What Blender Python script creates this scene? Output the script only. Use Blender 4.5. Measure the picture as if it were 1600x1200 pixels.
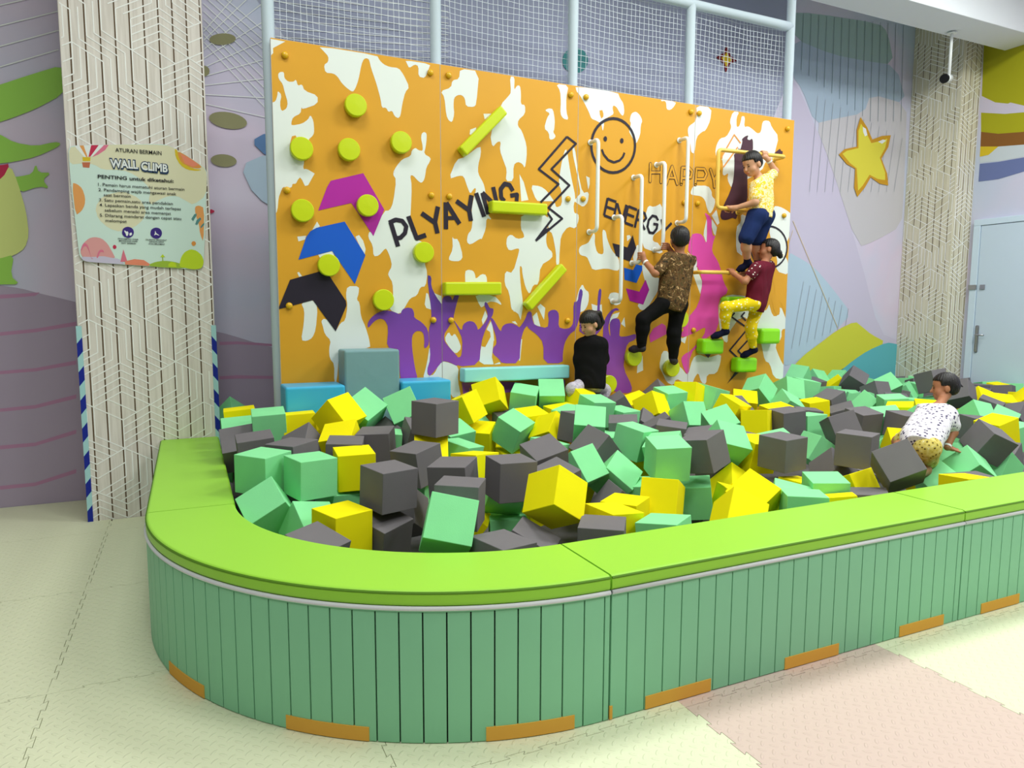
import bpy, bmesh, math, random
import numpy as np
from mathutils import Vector, Matrix, Quaternion
from mathutils.geometry import tessellate_polygon

for o in list(bpy.data.objects):
    bpy.data.objects.remove(o, do_unlink=True)
SC = bpy.context.scene
COL = SC.collection
random.seed(4)

def lin(c):
    c = c / 255.0
    return c / 12.92 if c <= 0.04045 else ((c + 0.055) / 1.055) ** 2.4
def rgb(r, g, b):
    return (lin(r), lin(g), lin(b), 1.0)

PRINTS = [
('poly','w',0,[(0.5826,3.3611),(0.6857,3.3578),(0.6375,3.3252),(0.604,3.302),(0.6046,3.2707),(0.5803,3.2397)]),
('poly','w',0,[(0.9094,3.3624),(1.3228,3.3622),(1.3399,3.3314),(1.3704,3.3065),(1.4147,3.2944),(1.4822,3.2973),(1.5179,3.2557),(1.5625,3.1721),(1.5299,3.1337),(1.5059,3.0451),(1.4911,2.9576),(1.4726,2.9383),(1.4456,2.9524),(1.4281,2.9887),(1.4008,2.9745),(1.3834,3.0047),(1.3521,2.9992),(1.3442,3.0591),(1.315,3.1648),(1.2773,3.2682),(1.2652,3.3229),(1.248,3.332),(1.2261,3.323),(1.2081,3.2831),(1.1843,3.1722),(1.1615,3.1111),(1.1412,3.0819),(1.0973,3.1068),(1.0639,3.1353),(1.0353,3.1766),(1.0063,3.193),(0.9521,3.1895),(0.9426,3.2408),(0.973,3.2655),(0.9756,3.3023),(0.9432,3.3338)]),
('poly','w',0,[(1.5329,3.3596),(1.727,3.3597),(1.7125,3.3214),(1.6838,3.2528),(1.6327,3.257),(1.6335,3.3316),(1.6059,3.3405),(1.5614,3.3069),(1.5463,3.3361)]),
('poly','w',0,[(0.5826,2.9403),(0.6089,2.9515),(0.6235,2.9931),(0.6268,3.0253),(0.6513,3.0006),(0.6376,2.9391),(0.6465,2.8906),(0.6805,2.9122),(0.6913,2.9536),(0.6718,3.0231),(0.6614,3.0735),(0.6348,3.1056),(0.6318,3.1369),(0.648,3.1534),(0.6718,3.1543),(0.6722,3.1147),(0.6978,3.0943),(0.7338,3.0991),(0.7503,3.1174),(0.7612,3.0748),(0.7899,3.0906),(0.8049,3.0483),(0.8943,3.0274),(0.8929,2.9702),(0.7893,2.9212),(0.7816,2.9364),(0.7747,2.8911),(0.723,2.8609),(0.7099,2.8231),(0.7117,2.8031),(0.7826,2.8231),(0.8242,2.8562),(0.8415,2.8908),(0.861,2.8522),(0.8651,2.7872),(0.8585,2.7537),(0.8205,2.717),(0.7924,2.5831),(0.7806,2.5122),(0.807,2.5185),(0.86,2.4899),(0.86,2.4899),(0.7992,2.3815),(0.7628,2.4588),(0.7435,2.4392),(0.7304,2.4093),(0.706,2.4075),(0.7013,2.3824),(0.6688,2.3759),(0.6408,2.382),(0.6236,2.3398),(0.6105,2.3062),(0.5998,2.2154),(0.5812,2.1831),(0.5777,2.3528),(0.5812,2.5154),(0.5803,2.6122),(0.578,2.7164)]),
('poly','o',0,[(0.7112,2.7302),(0.7357,2.7393),(0.7473,2.7218),(0.7139,2.6818),(0.724,2.6112),(0.7,2.6195),(0.6932,2.6635)]),
('poly','w',0,[(1.6515,2.8454),(1.6704,2.8632),(1.692,2.8541),(1.6916,2.8146),(1.6834,2.7522),(1.6688,2.7025),(1.7254,2.6768),(1.7107,2.6401),(1.6915,2.6119),(1.6718,2.5394),(1.6866,2.5938),(1.6715,2.5128),(1.6476,2.4843),(1.6195,2.4998),(1.5825,2.5365),(1.5592,2.5346),(1.5722,2.4609),(1.5603,2.2477),(1.5496,2.1403),(1.6099,2.0627),(1.6572,2.0423),(1.6652,1.8932),(1.6884,1.8119),(1.6729,1.711),(1.6297,1.7057),(1.6051,1.6415),(1.5478,1.618),(1.5189,1.5723),(1.5141,1.5632),(1.4709,1.4949),(1.383,1.5309),(1.4023,1.5806),(1.4168,1.6257),(1.4138,1.7334),(1.3868,1.7776),(1.378,1.7997),(1.4111,1.8585),(1.3982,1.9204),(1.3761,1.9727),(1.3627,1.9899),(1.3118,1.9306),(1.2711,1.9248),(1.268,2.0037),(1.2333,2.0633),(1.243,2.1073),(1.2695,2.0912),(1.358,2.2619),(1.3989,2.2662),(1.4273,2.3275),(1.4526,2.4954),(1.4257,2.5324),(1.449,2.5648),(1.4258,2.5367),(1.454,2.5912),(1.5005,2.6475),(1.5656,2.6753),(1.5754,2.7199),(1.6035,2.7401),(1.6267,2.7248),(1.6595,2.7218),(1.6599,2.7587),(1.6483,2.8101)]),
('poly','w',0,[(0.8681,2.1562),(0.8883,2.1235),(0.8331,2.0954)]),
('poly','w',0,[(0.7284,2.0442),(0.7904,2.053),(0.7814,2.0257),(0.7357,2.0111)]),
('poly','w',0,[(1.1404,2.0633),(1.167,2.0758),(1.1972,2.0356),(1.2138,1.9753),(1.2041,1.9312),(1.1614,2.0166)]),
('poly','w',0,[(0.8706,1.9236),(0.9732,1.953),(0.9852,1.9148),(0.8907,1.8817)]),
('poly','w',0,[(0.7213,1.7919),(0.7338,1.7965),(0.7537,1.7673),(0.7329,1.7626)]),
('poly','w',0,[(0.7403,1.58),(0.8329,1.6022),(0.8569,1.5464),(0.8401,1.3864),(0.8131,1.326),(0.7746,1.3049),(0.7345,1.3098),(0.757,1.4301),(0.7637,1.5246)]),
('poly','w',0,[(1.0742,1.7024),(1.1597,1.7039),(1.156,1.6493),(1.14,1.6051),(1.1618,1.5832),(1.1687,1.4814),(1.203,1.4012),(1.2284,1.3114),(1.2362,1.2393),(1.0044,1.2351),(0.9815,0.996),(0.9624,1.0012),(0.9671,1.1298),(0.9334,1.1749),(0.9308,1.2454),(0.9452,1.3066),(0.9032,1.351),(0.8878,1.4208),(0.8799,1.4469),(0.8974,1.466),(0.9272,1.4555),(0.9814,1.372),(1.0176,1.4333),(1.053,1.4507),(1.0729,1.5606),(1.0614,1.6394)]),
('poly','w',0,[(1.6772,1.6607),(1.6917,1.6563),(1.7104,1.5828),(1.7196,1.532),(1.6761,1.5457),(1.6638,1.5733),(1.6721,1.6285)]),
('poly','w',0,[(1.7162,1.6842),(1.75,1.657),(1.7988,1.6391),(1.8032,1.5695),(1.7592,1.597),(1.7303,1.6383)]),
('poly','w',0,[(1.7025,1.2673),(1.7064,1.155),(1.676,1.0433),(1.6904,1.0192),(1.7347,1.0271),(1.7849,1.1246),(1.7965,1.1319),(1.8613,1.1177),(1.9419,1.082),(1.9312,0.9769),(1.9611,0.831),(1.8696,0.8451),(1.8654,0.9699),(1.6918,0.9909),(1.6921,1.0239),(1.7047,0.9763),(1.6413,0.9929),(1.6766,1.1089)]),
('poly','w',0,[(1.9629,3.361),(2.1208,3.3629),(2.0953,3.1141),(2.0753,3.092),(2.0108,3.0878),(2.0012,3.1471),(1.9767,3.1688),(1.9425,3.1645),(1.9131,3.1405),(1.9079,3.0824),(1.9144,3.0212),(1.8975,2.9572),(1.8684,2.9673),(1.8494,3.0048),(1.8359,3.1351),(1.8055,3.175),(1.8893,3.2122),(1.8993,3.2662),(1.9548,3.2842)]),
('poly','w',0,[(2.3806,3.3604),(2.4223,3.3643),(2.4175,3.2587),(2.4436,3.3014),(2.4699,3.3022),(2.4786,3.2437),(2.4759,3.1605),(2.5152,3.1607),(2.5156,3.0913),(2.4553,3.0381),(2.4503,2.9913),(2.4876,2.9582),(2.5309,2.8507),(2.5315,2.757),(2.5159,2.6662),(2.4943,2.702),(2.4515,2.7141),(2.4145,2.6856),(2.415,2.5593),(2.3465,2.5539),(2.3567,2.6433),(2.3304,2.7014),(2.2938,2.7904),(2.304,2.8559),(2.273,2.8509),(2.2318,2.8028),(2.2113,2.9013),(2.3035,3.1395),(2.3707,3.2116),(2.3915,3.2416)]),
('poly','w',0,[(2.1555,3.0511),(2.2215,3.0588),(2.1656,3.0098)]),
('poly','w',0,[(2.0398,2.8833),(2.0449,2.9198),(2.0949,2.9415),(2.0798,2.8785)]),
('poly','w',0,[(1.9994,2.708),(2.1299,2.8111),(2.1349,2.7478),(2.1095,2.6543),(2.1093,2.5933),(2.155,2.5235),(2.1703,2.4693),(2.1907,2.2851),(2.2269,2.2451),(2.1804,2.2565),(2.1752,2.1722),(2.1391,2.0863),(2.1288,2.0952),(2.0421,2.0402),(2.0119,2.0621),(2.0222,2.1228),(2.0526,2.1567),(2.0629,2.2313),(2.053,2.3046),(2.0684,2.3884),(2.0939,2.4729),(2.0788,2.4828),(2.0434,2.4307),(2.0185,2.4856),(1.9889,2.5652),(1.9492,2.5635),(1.8656,2.5324),(1.9301,2.6836)]),
('poly','w',0,[(1.8923,2.1028),(1.9021,2.0803),(1.9418,2.0821),(1.9813,1.9496),(1.956,1.9116),(1.8912,1.9095),(1.8566,1.9222),(1.8967,2.0019)]),
('poly','w',0,[(1.9959,1.8336),(2.0263,1.8484),(2.0669,1.8401),(2.0822,1.8123),(2.0872,1.7748),(2.1387,1.8184),(2.1801,1.81),(2.1884,1.7199),(2.0005,1.7166)]),
('poly','w',0,[(2.0818,1.6519),(2.2481,1.6491),(2.3063,1.592),(2.3117,1.5698),(2.2639,1.5964),(2.2009,1.6007),(2.1436,1.5526),(2.128,1.5572),(2.1023,1.6047)]),
('poly','w',0,[(2.468,2.6183),(2.5058,2.5601),(2.5498,2.421),(2.4851,2.4071)]),
('poly','w',0,[(2.4856,2.3121),(2.7379,2.3175),(2.7224,2.1806),(2.712,2.1022),(2.7294,2.0443),(2.7747,2.0117),(2.773,1.9624),(2.6637,1.9),(2.6483,1.7426),(2.5983,1.7416),(2.5658,1.6578),(2.527,1.7159),(2.4991,1.8224),(2.4933,1.8853),(2.4716,1.8895),(2.4833,1.7249),(2.5057,1.5984),(2.4952,1.5199),(2.4029,1.5197),(2.3808,1.6749),(2.3379,1.7417),(2.343,1.8474),(2.4125,1.83),(2.471,2.0148),(2.4601,2.0336),(2.3798,2.0065),(2.3531,2.0483),(2.3582,2.1151),(2.3953,2.1406),(2.449,2.105),(2.5137,2.1175),(2.5081,2.1508),(2.4809,2.1878)]),
('poly','w',0,[(2.3971,1.6266),(2.4028,1.5392),(2.4626,1.5003),(2.4847,1.4512),(2.5027,1.5494),(2.4946,1.6374)]),
('poly','w',0,[(2.5653,2.541),(2.6582,2.5385),(2.7193,2.5047),(2.7928,2.418),(2.8046,2.375),(2.8608,2.401),(2.8537,2.5193),(2.8249,2.5656),(2.8457,2.7121),(2.8779,2.8418),(2.9004,2.8536),(2.9372,2.6618),(2.9918,2.4607),(2.9694,2.41),(2.9762,2.3415),(3.0168,2.339),(3.0233,2.2948),(2.9954,2.214),(2.9201,2.2299),(2.8526,2.1478),(2.8426,2.029),(2.8384,1.9002),(2.8098,1.9093),(2.8087,2.008),(2.7731,2.1636),(2.7392,2.1863),(2.7213,2.2972),(2.7815,2.4269),(2.7368,2.4239),(2.6592,2.4188),(2.6207,2.421)]),
('poly','w',0,[(2.9458,2.8628),(2.974,2.8849),(3.0118,2.6648),(3.0548,2.511),(3.1189,2.5288),(3.1087,2.4389),(3.0625,2.3963),(3.0097,2.4225),(2.9748,2.4399),(3.0088,2.4815),(3.0374,2.5081),(3.0064,2.6382)]),
('poly','w',0,[(3.0875,2.6546),(3.1228,2.6427),(3.1238,2.5885),(3.1105,2.543)]),
('poly','w',0,[(2.7934,3.3609),(2.9105,3.3633),(2.8893,3.2678),(2.8908,3.1541),(2.9142,3.09),(2.8635,3.0938),(2.8351,3.1285),(2.8395,3.2237),(2.8329,3.3078)]),
('poly','w',0,[(2.6912,3.1399),(2.7294,3.1614),(2.768,3.1584),(2.7856,3.0755),(2.7808,2.9991),(2.77,2.979),(2.7959,2.9484),(2.7761,2.9226),(2.7374,2.9139),(2.7313,2.9701),(2.6871,2.9984),(2.7137,3.0862),(2.7408,3.1223)]),
('poly','w',0,[(2.1382,1.4521),(2.1695,1.5288),(2.1904,1.4808),(2.1486,1.4137)]),
('poly','w',0,[(2.2271,1.4423),(2.2483,1.2969),(2.2431,1.2483),(2.2325,1.1804),(2.2965,1.1103),(2.3072,1.0904),(2.1169,1.096),(2.1223,1.2023),(2.1799,1.375),(2.2166,1.4423)]),
('poly','o',0,[(2.1432,1.2887),(2.1799,1.375),(2.2114,1.3555),(2.2166,1.3167),(2.1693,1.2351),(2.138,1.2406)]),
('poly','o',0,[(2.243,1.2872),(2.2643,1.248),(2.2484,1.1996),(2.2965,1.1103),(2.2432,1.0923),(2.2272,1.1513)]),
('poly','w',0,[(2.6386,1.5599),(2.6663,1.5848),(2.7116,1.5503),(2.7013,1.4506)]),
('poly','w',0,[(2.5947,1.4806),(2.6334,1.5153),(2.668,1.3959),(2.6119,1.4111)]),
('poly','w',0,[(2.4032,1.4368),(2.4357,1.4415),(2.4576,1.412),(2.4303,1.422)]),
('poly','w',0,[(2.4855,1.2935),(2.4997,1.2933),(2.4809,1.1151),(2.4721,1.1154)]),
('poly','w',0,[(3.0045,1.6023),(3.0324,1.704),(3.067,1.7573),(3.0914,1.71),(3.1335,1.6852),(3.1291,1.5931),(3.0944,1.5315),(3.0354,1.5109)]),
('poly','w',0,[(3.1592,1.5882),(3.2137,1.5731),(3.2621,1.5837),(3.2743,1.4594),(3.2155,1.4802),(3.1726,1.5112)]),
('poly','w',0,[(2.9741,3.3667),(3.3857,3.3702),(3.411,3.3224),(3.4457,3.2873),(3.4572,3.2175),(3.4434,3.1803),(3.4138,3.2006),(3.3789,3.2477),(3.3449,3.2593),(3.3359,3.2346),(3.3513,3.1893),(3.3134,3.1653),(3.2474,3.1303),(3.2575,3.1002),(3.2447,3.0282),(3.2291,3.097),(3.177,3.1146),(3.13,3.1248),(3.1058,3.1762),(3.0583,3.2475),(3.0115,3.3068),(2.9838,3.3261)]),
('poly','o',0,[(3.2083,3.1999),(3.2364,3.2071),(3.2484,3.1773),(3.247,3.1537),(3.2284,3.136),(3.2136,3.1655)]),
('poly','w',0,[(3.5356,3.2188),(3.5747,3.2353),(3.6151,3.2121),(3.6444,3.1673),(3.6275,3.1252),(3.6247,3.0444),(3.582,2.9594),(3.5407,3.0196),(3.505,3.0638),(3.528,3.1302),(3.5127,3.1524),(3.5215,3.1933)]),
('poly','w',0,[(3.828,3.3665),(3.999,3.3674),(3.9794,3.3281),(3.9389,3.2906),(3.8974,3.2897),(3.8903,3.3499),(3.8693,3.3619),(3.8438,3.3523)]),
('poly','w',0,[(4.2228,3.3642),(4.3955,3.3658),(4.3859,3.2509),(4.3347,3.1567),(4.2968,3.1442),(4.2334,3.0913),(4.2174,2.9425),(4.1791,2.9515),(4.1712,3.0179),(4.1413,3.0985),(4.1341,3.1477),(4.1491,3.1785),(4.2174,3.2236),(4.2316,3.2753)]),
('poly','w',0,[(3.2559,2.2233),(3.2899,2.2128),(3.306,2.1405),(3.3568,2.0447),(3.427,1.9897),(3.4392,1.8909),(3.4099,1.8735),(3.3013,1.8953),(3.1665,1.8712),(3.1319,1.9391),(3.1074,1.9868),(3.0412,1.9965),(3.0238,2.032),(3.04,2.0726),(3.1149,2.0998),(3.138,2.133),(3.1703,2.1908),(3.185,2.1673),(3.1814,2.1026),(3.2069,2.0227),(3.2602,2.0084),(3.2742,2.0334),(3.2631,2.1061)]),
('poly','w',0,[(3.507,2.1825),(3.5369,2.188),(3.5524,2.1681),(3.5132,2.1333)]),
('poly','w',0,[(3.7273,2.455),(3.7894,2.4424),(3.8712,2.4852),(3.8928,2.3019),(3.8682,2.2501),(3.8374,2.2317),(3.7865,2.1956),(3.7828,2.1451),(3.851,2.1311),(3.9067,2.0316),(3.7074,2.0748),(3.6864,2.0907),(3.6641,2.1566),(3.6711,2.2734),(3.6989,2.3745)]),
('poly','w',0,[(3.6147,2.1044),(3.6553,2.1061),(3.6618,2.0563),(3.6178,1.9878),(3.6089,1.9374),(3.5829,1.9616),(3.5768,2.0031)]),
('poly','w',0,[(3.6697,1.956),(3.7544,1.8741),(3.7976,1.8242),(3.871,1.8259),(3.8633,1.7316),(3.8333,1.6797),(3.8131,1.6538),(3.7328,1.542),(3.671,1.5332),(3.6285,1.584),(3.7099,1.6186),(3.7487,1.7127),(3.7047,1.8052),(3.6822,1.8723)]),
('poly','w',0,[(3.3263,1.6319),(3.345,1.6818),(3.3941,1.6908),(3.4542,1.6749),(3.4556,1.6164),(3.4562,1.5913),(3.4067,1.5742),(3.3566,1.5989),(3.326,1.6484)]),
('poly','w',0,[(3.3497,1.4572),(3.3785,1.4989),(3.4479,1.5158),(3.4289,1.4738),(3.3697,1.4488),(3.3457,1.4154)]),
('poly','w',0,[(3.4991,1.4737),(3.5114,1.3849),(3.4653,1.4148)]),
('poly','w',0,[(3.7028,1.1295),(3.7117,0.9948),(3.6447,0.971),(3.6482,1.0358)]),
('poly','w',0,[(3.9182,1.1681),(3.9884,1.1622),(3.9969,1.0694),(4.1242,1.0213),(4.2166,0.9241),(4.2664,1.0889),(4.3325,1.1278),(4.448,1.0888),(4.6088,1.126),(4.6011,1.0344),(4.5587,0.9346),(4.4429,0.9341),(4.4353,0.8384),(4.3772,0.859),(4.3392,0.9559),(4.2958,0.9076),(4.2753,0.8541),(4.1854,0.8623),(4.0842,0.9066),(4.0534,0.8453),(3.9761,0.8752),(3.9246,0.9657),(3.8853,1.0242)]),
('poly','w',0,[(4.0971,1.3235),(4.1371,1.2788),(4.1917,1.2959),(4.172,1.2295),(4.1048,1.2616)]),
('poly','w',0,[(4.2173,2.6616),(4.3822,2.6741),(4.429,2.6259),(4.4308,2.5828),(4.4772,2.5513),(4.4581,2.4718),(4.4153,2.417),(4.3797,2.4669),(4.3542,2.543),(4.3086,2.5742),(4.2206,2.5766),(4.1876,2.5828),(4.1867,2.6083)]),
('poly','w',0,[(4.3544,2.2659),(4.3829,2.3891),(4.3933,2.1367),(4.3506,2.2222)]),
('poly','w',0,[(4.4378,2.4183),(4.4923,2.4652),(4.5317,2.345),(4.5097,2.3263),(4.4912,2.2288),(4.4678,2.2452),(4.4426,2.3052)]),
('poly','w',0,[(4.1633,2.0667),(4.2814,2.0014),(4.2907,1.9054),(4.3567,1.7926),(4.3329,1.6861),(4.2363,1.8778),(4.2087,2.025)]),
('poly','w',0,[(4.6453,3.3609),(4.7216,3.3663),(4.6906,3.3125),(4.6947,3.2269),(4.7278,3.2377),(4.7446,3.2899),(4.7521,3.3339),(4.7928,3.3329),(4.7859,3.2368),(4.8339,3.2508),(4.8839,3.233),(4.95,3.1963),(4.994,3.2119),(5.0085,3.3124),(5.0477,3.3278),(5.0981,3.3261),(5.1263,3.274),(5.2227,3.1953),(5.1756,3.0341),(5.17,2.9515),(5.0777,2.9655),(5.0231,2.8568),(4.6962,2.6906),(4.6584,2.6732),(4.6069,2.7493),(4.6186,2.8082),(4.5676,2.7751),(4.5478,2.7951),(4.5546,2.8534),(4.537,2.9309),(4.4661,2.9388),(4.4544,2.9947),(4.4705,3.0533),(4.5056,3.1067),(4.5801,3.1287),(4.6244,3.1977),(4.6325,3.2273),(4.6116,3.2678)]),
('poly','o',0,[(4.466,2.9423),(4.5294,2.9948),(4.5485,2.9894),(4.5401,2.9241)]),
('poly','w',0,[(5.1933,2.5429),(5.2657,2.5437),(5.3509,2.5185),(5.4272,2.4809),(5.4263,2.3224),(5.4108,2.3139),(5.4141,2.2598),(5.3803,2.204),(5.3907,2.119),(5.3671,2.0715),(5.4128,2.0185),(5.4315,1.8858),(5.26,1.9206),(5.2742,2.0373),(5.1806,2.2184),(5.1447,2.3083),(5.1982,2.4558)]),
('poly','w',0,[(4.7859,2.4464),(4.866,2.4214),(4.8771,2.3996),(4.8321,2.3076),(4.7964,2.2312),(4.825,2.0525),(4.7946,2.0664),(4.7441,2.0945),(4.7334,2.3174),(4.7899,2.365)]),
('poly','w',0,[(4.5555,1.629),(4.6751,1.6881),(4.8837,1.6747),(5.1718,1.6344),(5.2389,1.4814),(5.3053,1.4814),(5.336,1.5918),(5.4274,1.4368),(5.4246,1.3587),(5.3652,1.348),(5.3704,1.2588),(5.2848,1.1933),(5.3516,1.069),(5.433,0.9653),(5.4328,0.8408),(5.2884,0.8689),(5.2282,1.0164),(5.1607,1.0405),(5.1079,1.2075),(5.0401,1.3944),(4.8366,1.4923),(4.6787,1.3112),(4.6827,1.2255),(4.6268,1.2478),(4.5657,1.3972)]),
('poly','o',0,[(5.2446,1.8969),(5.336,1.8445),(5.356,1.7571),(5.3538,1.6691),(5.3761,1.6693),(5.4286,1.7914),(5.4401,1.7254),(5.4173,1.4813),(5.3502,1.6029),(5.3266,1.6248),(5.3337,1.5035),(5.2976,1.4869),(5.2505,1.5364),(5.2137,1.6676),(5.1754,1.569),(5.1481,1.5361),(5.0902,1.5359),(5.1554,1.667),(5.2417,1.6898),(5.2556,1.7555),(5.2106,1.8527)]),
('poly','o',0,[(4.7999,1.3851),(4.8835,1.3953),(4.9053,1.2435),(4.8259,1.1365),(4.7818,1.1807),(4.8132,1.2557)]),
('poly','h',0,[(4.3475,2.4346),(4.4333,2.392),(4.4444,2.2616),(4.4632,2.2187),(4.491,2.2332),(4.4602,2.1571),(4.4522,2.0776),(4.53,1.9918),(4.5746,1.8952),(4.6017,1.8063),(4.6741,1.7092),(4.5416,1.6393),(4.5676,1.3548),(4.3904,1.2619),(4.2313,1.1287),(4.2259,0.9245),(4.1717,0.984),(4.1292,1.0895),(4.1664,1.1302),(4.2432,1.1598),(4.3954,1.3038),(4.4119,1.3876),(4.276,1.3261),(4.1352,1.2811),(4.1068,1.3587),(4.193,1.4612),(4.3182,1.5855),(4.3558,1.7925),(4.3263,1.8742),(4.2777,1.9547),(4.2793,1.9139),(4.2869,2.0016),(4.1742,2.0671),(4.1822,2.1453),(4.2121,2.2243),(4.2666,2.2399),(4.3335,2.2301),(4.3875,2.1409),(4.3882,2.2588),(4.3836,2.3717)]),
('poly','h',0,[(3.7708,1.3098),(3.8111,1.3699),(3.905,1.4169),(3.9485,1.3949),(3.9616,1.3206),(3.7832,1.2447)]),
('poly','k',0,[(3.3603,2.1103),(3.4394,2.0972),(3.5145,2.0796),(3.567,2.1894),(3.6072,2.0792),(3.5426,1.9603),(3.4369,1.99),(3.397,2.0051)]),
('poly','b',0,[(3.4838,1.9045),(3.5798,1.8864),(3.6089,1.9374),(3.6756,1.9268),(3.6766,1.889),(3.6183,1.774),(3.4913,1.8007)]),
('poly','m',0,[(3.5081,1.7259),(3.651,1.6986),(3.715,1.8055),(3.7569,1.7171),(3.6954,1.5844),(3.5512,1.6172)]),
('poly','m',0,[(0.9721,2.4489),(1.2065,2.5212),(1.3581,2.2706),(1.2737,2.0739),(1.1147,2.3026),(0.8785,2.2342),(0.9457,2.4049)]),
('poly','b',0,[(0.8628,2.1121),(1.0641,2.167),(1.2112,1.9315),(1.129,1.7192),(0.969,1.9528),(0.7321,1.8825),(0.7902,2.0429),(0.8204,2.0864)]),
('poly','k',0,[(0.6706,1.7401),(0.8888,1.8073),(0.9393,1.7846),(1.0605,1.5956),(1.0641,1.5606),(0.9814,1.372),(0.8244,1.5978),(0.583,1.5308)]),
('poly','p',0,[(1.2209,1.3921),(1.217,1.4279),(1.2449,1.4725),(1.2955,1.51),(1.3599,1.5281),(1.4152,1.5175),(1.4709,1.4949),(1.4855,1.5358),(1.528,1.5496),(1.5658,1.5407),(1.5797,1.5041),(1.5764,1.472),(1.6412,1.435),(1.689,1.3792),(1.6977,1.2674),(1.6632,1.2307),(1.6538,1.2542),(1.6589,1.2774),(1.6547,1.3424),(1.6357,1.3686),(1.5924,1.3708),(1.5586,1.3343),(1.5575,1.2421),(1.5795,1.0839),(1.6026,0.9943),(1.4829,0.9943),(1.4595,1.0137),(1.4579,1.2349),(1.36,1.2414),(1.3764,1.4),(1.3495,1.4543),(1.3131,1.4679),(1.2671,1.4456)]),
('poly','p',0,[(1.6834,1.7981),(1.72,1.7898),(1.7164,1.7117),(1.7595,1.6294),(1.8032,1.5742),(1.8048,1.5695),(1.8102,1.63),(1.8449,1.6415),(1.8796,1.6354),(1.8893,1.6028),(1.9096,1.6497),(1.9497,1.6502),(1.9293,1.5938),(1.9037,1.4998),(1.8985,1.4622),(1.8581,1.3966),(1.818,1.3406),(1.8225,1.2841),(1.872,1.2266),(1.9422,1.1537),(1.9368,1.0821),(1.8613,1.1225),(1.8065,1.1335),(1.7415,1.0599),(1.7018,1.0188),(1.6904,1.0239),(1.6761,1.062),(1.7064,1.155),(1.698,1.3047),(1.6939,1.3792),(1.7189,1.4533),(1.7149,1.5459)]),
('poly','p',0,[(1.8935,1.4622),(1.9084,1.4434),(1.9686,1.3626),(1.979,1.4194),(2.0249,1.4458),(2.071,1.438),(2.0967,1.4045),(2.107,1.3661),(2.1852,1.452),(2.1904,1.5096),(2.1592,1.5717),(2.1696,1.6005),(2.1904,1.5815),(2.2061,1.5481),(2.2429,1.5434),(2.2376,1.5001),(2.2166,1.4616),(2.1694,1.3751),(2.1328,1.2696),(2.1169,1.096),(1.9266,1.0825),(1.927,1.1588),(1.9544,1.1581),(1.9678,1.1865),(1.9734,1.3008),(1.9383,1.3771)]),
('poly','w',0,[(1.8207,1.303),(1.8579,1.3637),(1.8826,1.321),(1.9079,1.349),(1.9379,1.3013),(1.9649,1.2295),(1.9171,1.1829),(1.872,1.2266)]),
('poly','p',0,[(2.2114,1.4616),(2.2324,1.4712),(2.3068,1.3496),(2.3173,1.3982),(2.3494,1.4204),(2.4032,1.427),(2.4576,1.4022),(2.474,1.3873),(2.523,1.4511),(2.5501,1.52),(2.5833,1.5201),(2.5893,1.4608),(2.6119,1.4062),(2.7359,1.3804),(2.7465,1.4505),(2.7346,1.5105),(2.7684,1.5345),(2.8141,1.5347),(2.8431,1.5006),(2.8364,1.3897),(2.8967,1.374),(2.9549,1.3838),(2.9836,1.4294),(2.9811,1.6022),(3.0221,1.6076),(3.0327,1.6838),(3.0498,1.7195),(3.074,1.6894),(3.052,1.5824),(3.0475,1.4905),(3.008,1.368),(2.944,1.3278),(2.8982,1.2571),(2.8819,1.1655),(2.8829,1.0837),(2.6989,1.089),(2.6973,1.2603),(2.6348,1.3313),(2.5565,1.3818),(2.5453,1.4066),(2.5125,1.3722),(2.4855,1.2836),(2.4755,1.0954),(2.3126,1.1),(2.2964,1.13),(2.2325,1.1804),(2.2378,1.229),(2.2696,1.2576),(2.2642,1.3161),(2.2483,1.3648)]),
('poly','p',0,[(1.9667,0.9562),(2.1062,0.9506),(2.169,0.8501),(2.0955,0.8243),(2.0334,0.9148),(2.0229,0.857),(1.9816,0.83)]),
('poly','p',0,[(2.2753,0.9537),(2.4818,0.9355),(2.4932,0.8648),(2.3076,0.8534)]),
('poly','p',0,[(2.7976,0.9432),(2.9081,0.9389),(2.9033,0.8565),(2.8225,0.788)]),
('poly','p',0,[(3.048,1.4599),(3.0652,1.5008),(3.1062,1.5346),(3.1542,1.5296),(3.179,1.4906),(3.2153,1.4906),(3.2237,1.6864),(3.2435,1.7257),(3.2599,1.6972),(3.2388,1.5319),(3.2672,1.3241),(3.0382,1.3267)]),
('poly','p',0,[(3.2795,1.2822),(3.2817,1.4157),(3.3098,1.4822),(3.3677,1.5407),(3.417,1.5559),(3.4475,1.5326),(3.3977,1.5324),(3.3589,1.4906),(3.3499,1.4488),(3.3314,1.3904),(3.3478,1.3148),(3.3579,1.3063),(3.3455,1.4238),(3.3695,1.4571),(3.4091,1.4654),(3.4442,1.457),(3.4603,1.4148),(3.4516,1.3558),(3.4478,1.3009),(3.5336,1.3041),(3.625,1.3286),(3.6263,1.2773),(3.5351,1.2445),(3.5071,1.1427),(3.5,1.0146),(3.596,0.8559),(3.5873,0.7955),(3.4038,0.8041),(3.4015,0.9069),(3.3308,0.9437),(3.2984,1.0718),(3.3156,1.1977)]),
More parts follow.
